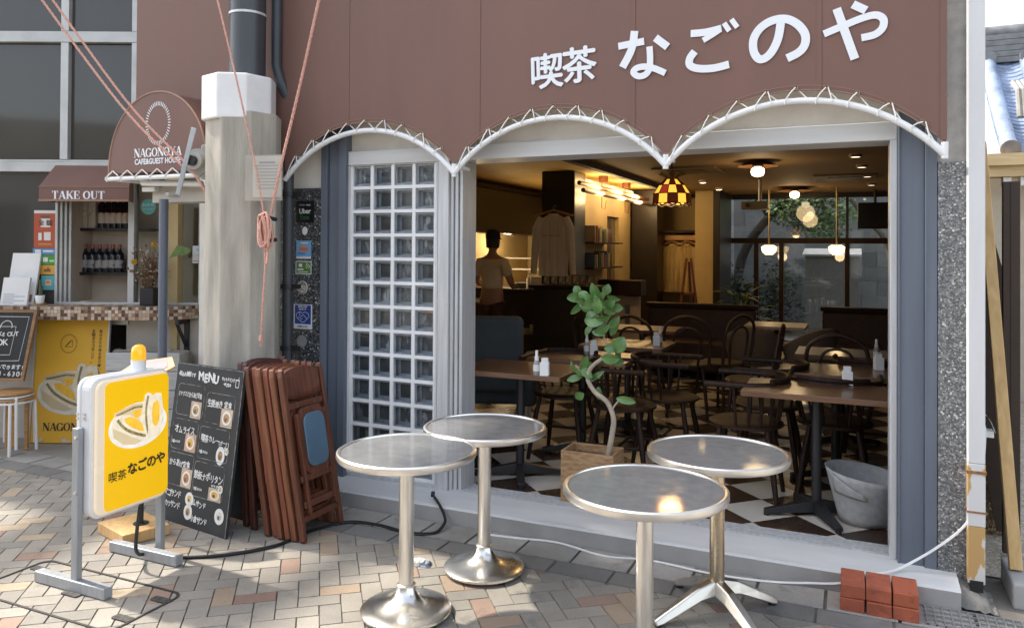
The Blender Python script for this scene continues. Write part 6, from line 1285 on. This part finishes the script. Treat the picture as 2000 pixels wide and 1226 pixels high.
# booths
for x0, x1, y_, lb in ((-2.3, -1.05, 9.2, 'long brown booth bench with timber top rail at the back'), (-.35, .42, 9.4, 'short brown booth bench behind the right tables')):
    t = thing('booth_bench', lb, 'bench', ((x0+x1)/2, y_, FLZ)); w_ = (x1-x0)/2; MB().box(-w_, w_, 0, .10, 0, .78).build('backrest', mat('brown_vinyl', (.055, .026, .016), .4, var=.2), t, bevel=.02); MB().box(-w_-.02, w_+.02, -.02, .12, .781, .83).build('top_rail', M_wdark, t, bevel=.006); MB().box(-w_, w_, -.45, -.001, .1, .43).build('seat', MATS['brown_vinyl'], t, bevel=.03)
# foliage plant at the back
fp = thing('house_plant', 'bushy indoor plant with long leaves before the back windows', 'potted plant', (-1.35, 10.3, FLZ)); m = MB(); m.lathe([(0, 0), (.13, 0), (.17, .3), (.15, .3), (0, .27)], n=20); m.build('pot', M_brownw, fp)
m = MB(); rr = random.Random(8)
for k in range(46):
    a = rr.uniform(0, 6.28); sp = rr.uniform(.08, .42); h = rr.uniform(.2, 1.0); p0 = V((0, 0, .25+h*.5)); d = V((math.cos(a), math.sin(a), rr.uniform(.1, .9))).normalized(); s_ = d.cross(V((0, 0, 1))).normalized(); L = rr.uniform(.18, .34)
    p0 = p0+V((math.cos(a)*sp*.5, math.sin(a)*sp*.5, h*.25)); m.grid(lambda p, q: p0+d*(L*p)+s_*(.035*(q-.5)*2*math.sin(math.pi*min(.98, p+.05)))+V((0, 0, -.35*L*p*p)), 5, 2)
for k in range(7): m.tube([(0, 0, .25), (rr.uniform(-.1, .1), rr.uniform(-.1, .1), .9)], .008, 5)
m.build('leaves', mat('house_leaf', (.13, .18, .07), .5, var=.5, scale=4), fp)
es = thing('easel', 'brown wooden A shaped display easel by the yellow lit closet', 'easel', (-2.15, 10.9, FLZ)); m = MB(); m.bar((-.2, 0, 0), (-.03, 0, 1.35), .03, .03); m.bar((.2, 0, 0), (.03, 0, 1.35), .03, .03); m.bar((-.14, 0, .5), (.14, 0, .5), .03, .03); m.bar((-.1, 0, .85), (.1, 0, .85), .03, .03); m.bar((0, .35, 0), (0, .02, 1.3), .03, .03); m.build('frame', M_wred[2], es)
# hanging clothes
def shirt(name, label, c, w, h, m_, hm, ry=0.):
    t = thing(name, label, 'shirt', c, ry, None)
    def half(a, side):
        pass
    prof = [(-.10, 0), (-.30, -.05), (-.40, -.13), (-.47, -.60), (-.50, -.95), (-.44, -.97), (-.36, -.60), (-.335, -.36), (-.345, -.70), (-.35, -1.0), (.35, -1.0), (.345, -.70), (.335, -.36), (.36, -.60), (.44, -.97), (.50, -.95), (.47, -.60), (.40, -.13), (.30, -.05), (.10, 0), (.06, -.045), (0, -.06), (-.06, -.045)]
    F_ = FR((0, 0, 0), (1, 0, 0), (0, 0, 1)); m = MB(); m.grid(lambda a, b: (lambda y: V((w*(a-.5)*2*(.36 if b < .88 else .36-.26*((b-.88)/.12)**1.5), -.035*math.sin(math.pi*a)-.012*math.sin(a*26+b*3)*(1-b)-.006*math.sin(a*47), -h+h*b)))(0), 40, 14)
    m.grid(lambda a, b: V((w*(a-.5)*2*(.36 if b < .88 else .36-.26*((b-.88)/.12)**1.5), .035*math.sin(math.pi*a)+.01*math.sin(a*20), -h+h*b)), 30, 10)
    m.build('body', m_, t)
    for s_ in (-1, 1):
        m = MB(); m.tube([(s_*w*.30, 0, -.06*h), (s_*w*.40, 0, -.22*h), (s_*w*.45, -.01, -.6*h), (s_*w*.49, -.005, -.97*h)], [.045, .055, .045, .036], 10); m.build('sleeve', m_, t)
    m = MB(); m.tube([(w*.105*math.cos(q*.3927), -.035*math.sin(q*.3927)-.004, -.004-.05*h*max(0, math.sin(q*.3927))*.8) for q in range(16)], .010, 6, closed=True); m.build('collar', m_, t)
    if hm: m = MB(); m.tube([(-.19*w/.4, 0, -.02), (0, 0, .045), (.19*w/.4, 0, -.02)], .013, 8); m.tube([(0, 0, .04), (0, 0, .08), (.02, 0, .10), (.03, 0, .085)], .004, 6); m.build('hanger', hm, t)
    return t
M_shirt = mat('cream_jersey', (.76, .69, .60), .85, var=.06, scale=5)
c_ = atY(1081, 418, 8.36); ts = shirt('hanging_shirt', 'cream long sleeved shirt on a hanger hung against the dark column', c_, .50, .72, M_shirt, M_wood_o); F_ = FR((0, -.056, 0), (1, 0, 0), (0, 0, 1))
m = MB()
for k in range(3): m.poly(F_, [(-.11+k*.075, -.255), (-.05+k*.075, -.255), (-.05+k*.075, -.247), (-.11+k*.075, -.247)], .003)
m.build('chest_print', MATS['print_grey'], ts)
for k, x_ in enumerate((-2.74, -2.50)): shirt('closet_shirt', ('yellowish shirt hanging in the closet on the left of the rail', 'yellowish shirt hanging in the closet next to the cream column')[k], (x_, 12.53, 1.66), .36, .78, mat('ochre_cotton', (.46, .34, .16), .85, var=.1), M_wood_o)
# bar clutter: frames and card stands on the bar, books on the wall shelf
fr0 = thing('photo_card', 'small framed card leaning on the bar top in a row', 'card', (-3.44, 8.60, 1.1405), .1, 'cards on the bar top'); MB().obox((0, 0, 0), (.085, 0, 0), (0, .012, 0), (0, .03, .125)).build('frame', M_brownw, fr0); MB().obox((.008, -.002, .01), (.069, 0, 0), (0, .002, 0), (0, .027, .107)).build('picture', mat('card_print', (.18, .17, .15), .5, c2=(.4, .36, .28), c2pos=(.48, .55), scale=14), fr0)
for k in range(6): dup(fr0, (-3.44+(k+1)*.094, 8.58+random.uniform(0, .06), 1.1405), random.uniform(-.4, .4))
bkc = [(.40, .34, .26), (.28, .08, .05), (.10, .13, .2), (.5, .42, .2), (.06, .06, .06), (.15, .2, .12)]
for sh_i, zz in enumerate((1.661, 1.331)):
    for k in range(9):
        h = random.uniform(.14, .22); th = random.uniform(.02, .045); y_ = 9.35+k*.09
        t = thing('book', ('book or frame on the upper wall shelf beside the timber column', 'book standing on the lower wall shelf beside the timber column')[sh_i], 'book', (-3.10, y_, zz), 0, ('things on the upper wall shelf', 'books on the lower wall shelf')[sh_i]); MB().box(-.12, .07, 0, th, 0, h).build('cover', mat('book_%d' % ((k+sh_i*2) % 6), bkc[(k+sh_i*2) % 6], .6, var=.15), t); MB().box(-.115, .0705, .004, th-.004, h-.001, h+.001).build('pages', M_paper, t)
bx = thing('white_box', 'pale box with a pump bottle on the kitchen counter', 'box', (-3.78, 9.5, 1.041)); MB().cbox((0, 0, .075), .30, .18, .15).build('box', mat('cream_carton', (.5, .44, .36)), bx, bevel=.004); MB().cbox((0, 0, .155), .31, .19, .012).build('lid', M_white, bx)
pb = thing('pump_bottle', 'white pump bottle beside the pale box on the kitchen counter', 'bottle', (-3.97, 9.42, 1.041)); MB().lathe([(0, 0), (.03, 0), (.032, .12), (.012, .15), (.012, .19), (0, .19)], n=14).build('bottle_body', M_white, pb); MB().tube([(0, 0, .18), (0, 0, .215), (.03, -.01, .21)], .006, 6).build('pump', M_white, pb)
bb_ = thing('black_tray', 'black tray box on the kitchen counter beside the pale box', 'tray', (-4.08, 9.55, 1.041)); MB().cbox((0, 0, .035), .24, .2, .07).build('tray', M_rubber, bb_, bevel=.005)
cu = thing('glass_rack', 'rack of stacked glasses in the kitchen counter front', 'rack', (-3.85, 9.25, .45)); MB().box(-.15, .2, -.02, .08, -.02, 0).build('shelf', M_wdark, cu)
for k in range(6): MB().lathe([(.024, 0), (.03, .08 + .05*(k//2)), (.027, .08 + .05*(k//2)), (.02, .004)], (-.1+.045*k, .03, 0), 12).build('glass', mat('old_glass', (.35, .30, .24), .2, var=.2), cu)
# tv, projector, air conditioner
tv = thing('hanging_screen', 'black flat screen hung under the ceiling at the right back', 'screen', (.26, 12.9, 2.1)); MB().cbox((0, 0, 0), .48, .05, .40).build('panel', mat('screen_black', (.008, .008, .009), .15, var=0), tv, bevel=.005); MB().tube([(0, .02, .2), (0, .02, .4)], .02, 8).build('arm', M_black, tv)
pj = thing('projector', 'ceiling projector on a pole in the middle of the room', 'projector', atY(1475, 402, 10.6)); zc_ = 2.5-pj.location.z; MB().cbox((0, 0, 0), .34, .26, .10).build('case', mat('projector_brown', (.22, .18, .13), .5, var=.1), pj, bevel=.012); MB().tube([(.06, 0, .05), (.06, 0, zc_)], .022, 10).build('pole', M_alu, pj); MB().cyl((-.08, -.13, 0), .03, .02, 14, (0, -1, 0)).build('lens', M_black, pj)
for (u, v, y_, lb) in ((1345, 332, 8.9, 'flush ceiling air conditioner grille near the striped lamp'), (1650, 345, 10.2, 'flush ceiling air conditioner grille on the right of the ceiling')):
    p = atZ(u, v, 2.5); t = thing('ceiling_vent', lb, 'ceiling vent', (p.x, p.y, 2.499), 0, 'ceiling air conditioners'); MB().box(-.36, .36, -.36, .36, -.02, 0).build('panel', mat('vent_panel', (.22, .16, .10), .5, var=.08), t, bevel=.004); m = MB(); m.box(-.2, .2, -.2, .2, -.028, -.0201); m.build('grille', mat('vent_dark', (.10, .07, .045), .5, var=.1), t)

# ------------------------------------------------------------------ lit lamps
def bulb_light(name, parent, loc, power, r=.05, col=(1, .70, .36)):
    l = bpy.data.lights.new(name, 'POINT'); l.energy = power; l.shadow_soft_size = r; l.color = col; o = bpy.data.objects.new(name, l); COL.objects.link(o); o.parent = parent; o.location = loc
FLUSH_W, PEND_W, TIFF_W, STRIP_W, KIT_W = 2.0, 1.0, 2.5, 19, 7
for (u, v, y_, lb) in ((1480, 315, 0, 'lit ceiling lamp with wide brown shade nearest the doorway'), (1552, 366, 0, 'lit ceiling lamp with wide brown shade farther back')):
    p = atZ(u, v, 2.5); t = thing('ceiling_lamp', lb, 'ceiling lamp', (p.x, p.y, 2.499), 0, 'flush ceiling lamps'); s_ = 1 if u < 1500 else 1.25
    MB().lathe([(.03, 0), (.13*s_, -.01), (.20*s_, -.05), (.205*s_, -.054), (.13*s_, -.02), (.03, -.012)], n=32).build('lamp_shade', mat('lamp_shade_brown', (.20, .10, .05), .4, var=.15), t)
    MB().lathe([(.05, -.02), (.062, -.05), (.05, -.06)], n=20).build('fitting', M_wdark, t); MB().lathe([(.03, -.058), (.065, -.08), (.07, -.115), (.055, -.15), (0, -.165)], n=20).build('bulb', M_white_em, t); bulb_light('lamp_light', t, (0, 0, -.26), FLUSH_W, .16)
for (u, v, lb) in ((1502, 487, 'lit glass pendant lamp before the middle back window'), (1634, 487, 'lit glass pendant lamp before the right back window')):
    p = atY(u, v, 12.3); t = thing('pendant_lamp', lb, 'pendant lamp', p, 0, 'small glass pendant lamps'); MB().tube([(0, 0, .06), (0, 0, 2.5-p.z)], .012, 8).build('rod', mat('pale_brass', (.45, .36, .22), .3, metal=.8), t)
    mb = MB()
    for k in range(12): a = k*.5236; mb.tube([(.06*math.cos(a), .06*math.sin(a), .05), (.10*math.cos(a), .10*math.sin(a), .03), (.085*math.cos(a), .085*math.sin(a), -.03), (.04*math.cos(a), .04*math.sin(a), -.07)], .017, 6)
    mb.build('glass_shade', mat('lamp_petal_glass', (.6, .5, .36), .25, var=.1, emit=1.2, ecol=(1, .68, .32)), t); MB().lathe([(0, .03), (.045, .02), (.05, -.03), (0, -.075)], n=16).build('bulb', M_white_em, t); bulb_light('lamp_light', t, (0, 0, -.13), PEND_W, .08)
tf = thing('stained_glass_lamp', 'amber and red chequered stained glass pendant lamp behind the scalloped edge', 'pendant lamp', atY(1312, 380, 6.3)); zc_ = 2.5-tf.location.z
pr_ = [(.055, .125), (.105, .075), (.150, .005), (.158, -.075)]; ms = [mat('amber_glass', (.62, .32, .05), .3, var=.25, scale=30, emit=.5, ecol=(1, .45, .05)), mat('dark_red_glass', (.12, .03, .015), .25, var=.2, emit=.03, ecol=(.5, .08, .02)), mat('red_glass', (.45, .05, .03), .25, var=.2, emit=.10, ecol=(1, .10, .05))]
mb = MB(); n = 12
for j in range(3):
    for i in range(n):
        a0_, a1_ = 2*math.pi*i/n, 2*math.pi*(i+1)/n; (r0_, z0_), (r1_, z1_) = pr_[j], pr_[j+1]; mb.mi = 0 if (i+j) % 2 == 0 else (2 if (i == 8 and j) else 1)
        mb.add([(r0_*math.cos(a0_), r0_*math.sin(a0_), z0_), (r0_*math.cos(a1_), r0_*math.sin(a1_), z0_), (r1_*math.cos(a1_), r1_*math.sin(a1_), z1_), (r1_*math.cos(a0_), r1_*math.sin(a0_), z1_)], [(0, 3, 2, 1)])
mb.build('glass_shade', ms, tf)
mb = MB()
for i in range(n):
    a = 2*math.pi*i/n; mb.tube([(r*math.cos(a)*1.005, r*math.sin(a)*1.005, z) for r, z in pr_], .0035, 5); a2 = 2*math.pi*(i+1)/n; am = (a+a2)/2
    mb.tube([(.158*math.cos(a), .158*math.sin(a), -.075), (.157*math.cos(am), .157*math.sin(am), -.092), (.158*math.cos(a2), .158*math.sin(a2), -.075)], .006, 5)
for r, z in pr_: mb.tube([(r*1.005*math.cos(q*.2618), r*1.005*math.sin(q*.2618), z) for q in range(24)], .0035, 5, closed=True)
mb.build('leading', M_black, tf)
mb = MB(); mb.grid(lambda a, b: V(((.05+.06*b*b)*math.cos(a*6.283), (.05+.06*b*b)*math.sin(a*6.283), .125+.045*b+.008*math.sin(a*6.283*8)*b)), 48, 4); mb.build('crown_cap', mat('lamp_cap', (.05, .025, .015), .4, var=.2), tf)
MB().tube([(0, 0, .12), (0, 0, zc_)], .006, 6).build('chain', M_black, tf); MB().lathe([(0, .03), (.035, .0), (0, -.05)], n=14).build('bulb', M_white_em, tf); bulb_light('lamp_light', tf, (0, 0, -.05), TIFF_W, .09, (1, .62, .25))
for (u, v, lb) in ((1373, 353, 'nearer lit downlight on the left of the ceiling'), (1404, 367, 'farther lit downlight on the left of the ceiling'), (1671, 301, 'nearest dim downlight of the right hand row'), (1683, 322, 'second dim downlight of the right hand row'), (1694, 341, 'third dim downlight of the right hand row'), (1702, 358, 'farthest dim downlight of the right hand row')):
    p = atZ(u, v, 2.5); t = thing('downlight', lb, 'downlight', (p.x, p.y, 2.499), 0, 'ceiling downlights'); MB().lathe([(.045, -.03), (.055, -.03), (.06, 0)], n=18).build('ring', mat('vent_panel', (.22, .16, .10)), t); MB().disc((0, 0, -.028), .045, 18, ax=(0, 0, -1)).build('lens', mat('downlight_lens', (.8, .6, .35), .4, var=0, emit=5. if u < 1500 else 1.6, ecol=(1, .72, .4)) if u < 1500 else mat('dim_downlight_lens', (.6, .5, .4), .4, var=0, emit=.8, ecol=(1, .8, .55)), t)
st_ = thing('strip_light', 'warm lit tube lamp along the redwood ceiling rails', 'strip light', (-3.16, 10.4, 2.40)); MB().tube([(0, -1.2, 0), (0, 1.2, 0)], .016, 10).build('tube', mat('lit_tube', (1, .85, .6), .4, var=0, emit=2.2, ecol=(1, .72, .40)), st_); MB().box(-.02, .02, -1.2, 1.2, .02, .06).build('batten', M_white, st_)
for y_ in (-.9, .1, 1.0): bulb_light('lamp_light', st_, (.20, y_, -.08), STRIP_W/3, .18, (1, .68, .32))
for k, (u, v) in enumerate(((916, 455), (998, 460))):
    p = atY(u, v, 9.3 if k == 0 else 10.4); t = thing('cabinet_light', ('lit spot under the kitchen cabinet by the door jamb', 'lit spot under the kitchen cabinet farther in')[k], 'spot light', (max(p.x, -4.75), p.y, 1.775)); MB().lathe([(.05, -.02), (.055, 0), (0, 0)], n=16).build('ring', M_black, t); MB().disc((0, 0, -.018), .05, 16, ax=(0, 0, -1)).build('lens', MATS['downlight_lens'], t); bulb_light('lamp_light', t, (0, 0, -.10), KIT_W, .05, (1, .74, .42))

# ------------------------------------------------------------------ the person at the kitchen counter
pe = thing('person', 'person in a black cap and cream shirt seen from behind at the kitchen counter', 'person', (-4.10, 8.55, .1))
def skin(name, verts, edges, radii, m, parent, root=0, sub=2):
    me = bpy.data.meshes.new(name); me.from_pydata(verts, edges, []); me.update(); o = bpy.data.objects.new(name, me); COL.objects.link(o); o.parent = parent; me.materials.append(m)
    md = o.modifiers.new('skin', 'SKIN'); md.use_smooth_shade = True
    for i, r in enumerate(radii):
        sv = me.skin_vertices[0].data[i]; sv.radius = r if isinstance(r, tuple) else (r, r); sv.use_root = (i == root)
    s = o.modifiers.new('sub', 'SUBSURF'); s.levels = sub; s.render_levels = sub; return o
M_skin = mat('skin', (.42, .24, .16), .55, var=.05)
K = 1.0
vb = [(0, 0, .88), (0, .02, 1.05), (0, .03, 1.22), (0, .02, 1.34), (0, .02, 1.40), (0, .03, 1.46), (0, .035, 1.55),
      (-.155, .02, 1.30), (-.235, .06, 1.05), (-.17, .26, .99), (-.13, .34, 1.0), (.155, .02, 1.30), (.235, .07, 1.05), (.17, .27, .99), (.13, .35, 1.0),
      (-.085, 0, .80), (-.09, .0, .44), (-.09, -.02, .09), (-.10, .09, .035), (.085, 0, .80), (.09, .01, .44), (.09, -.01, .09), (.10, .10, .035)]
eb_ = [(0, 1), (1, 2), (2, 3), (3, 4), (4, 5), (5, 6), (3, 7), (7, 8), (8, 9), (9, 10), (3, 11), (11, 12), (12, 13), (13, 14), (0, 15), (15, 16), (16, 17), (17, 18), (0, 19), (19, 20), (20, 21), (21, 22)]
rb_ = [(.15, .11), (.13, .095), (.15, .10), (.13, .085), .052, .055, .05, .062, .045, .034, .026, .062, .045, .034, .026, .085, .058, .042, .035, .085, .058, .042, .035]
skin('body', vb, eb_, rb_, M_skin, pe)
m = MB(); m.lathe([(0, 1.44), (.05, 1.455), (.075, 1.50), (.082, 1.56), (.078, 1.62), (.05, 1.665), (0, 1.675)], (0, .035, 0), 20); m.cbox((-.084, .035, 1.555), .014, .03, .055); m.cbox((.084, .035, 1.555), .014, .03, .055); m.tube([(0, .11, 1.55), (0, .135, 1.53), (0, .115, 1.515)], .012, 6); m.build('head', M_skin, pe)
m = MB(); m.lathe([(.08, 1.475), (.088, 1.54), (.089, 1.60)], (0, .030, 0), 20); m.build('hair', mat('black_hair', (.012, .010, .009), .5, var=.2), pe)
m = MB(); m.lathe([(.092, 1.585), (.094, 1.64), (.078, 1.685), (.04, 1.708), (0, 1.71)], (0, .033, 0), 22); m.grid(lambda a, b: V((.075*math.cos(3.14*a), .033+.09+.08*b*math.sin(3.14*a), 1.595-.012*b)), 12, 3); m.build('cap', mat('black_cap', (.012, .012, .014), .8, var=.2), pe)
vs_ = [(0, 0, .93), (0, .02, 1.07), (0, .03, 1.22), (0, .02, 1.335), (-.15, .02, 1.30), (-.215, .045, 1.12), (.15, .02, 1.30), (.215, .05, 1.12)]
skin('shirt', vs_, [(0, 1), (1, 2), (2, 3), (3, 4), (4, 5), (3, 6), (6, 7)], [(.165, .125), (.155, .115), (.165, .115), (.12, .085), .078, .068, .078, .068], mat('cream_shirt', (.74, .64, .50), .85, var=.08, scale=9), pe)
vt_ = [(0, 0, .90), (-.088, 0, .78), (-.092, 0, .44), (-.092, -.02, .12), (.088, 0, .78), (.092, .01, .44), (.092, -.01, .12)]
skin('trousers', vt_, [(0, 1), (1, 2), (2, 3), (0, 4), (4, 5), (5, 6)], [(.165, .125), .10, .078, .066, .10, .078, .066], mat('brown_trousers', (.075, .034, .02), .8, var=.15), pe)
for s_ in (-1, 1):
    h0 = V((s_*.125, .36, 1.005)); m = MB(); m.cbox((h0.x, h0.y+.03, h0.z), .075, .085, .028); 
    m.build('palm', M_skin, pe, bevel=.012)
    m = MB()
    for q in range(4): a = (q-1.5)*.018; L = (.062, .072, .068, .052)[q]; m.tube([(h0.x+a, h0.y+.07, h0.z), (h0.x+a*1.15, h0.y+.07+L*.5, h0.z-.004), (h0.x+a*1.2, h0.y+.07+L*.85, h0.z-.028)], [.009, .0085, .007], 6)
    m.tube([(h0.x-s_*.034, h0.y+.02, h0.z), (h0.x-s_*.06, h0.y+.055, h0.z-.008)], [.011, .008], 6); m.build('finger', M_skin, pe)
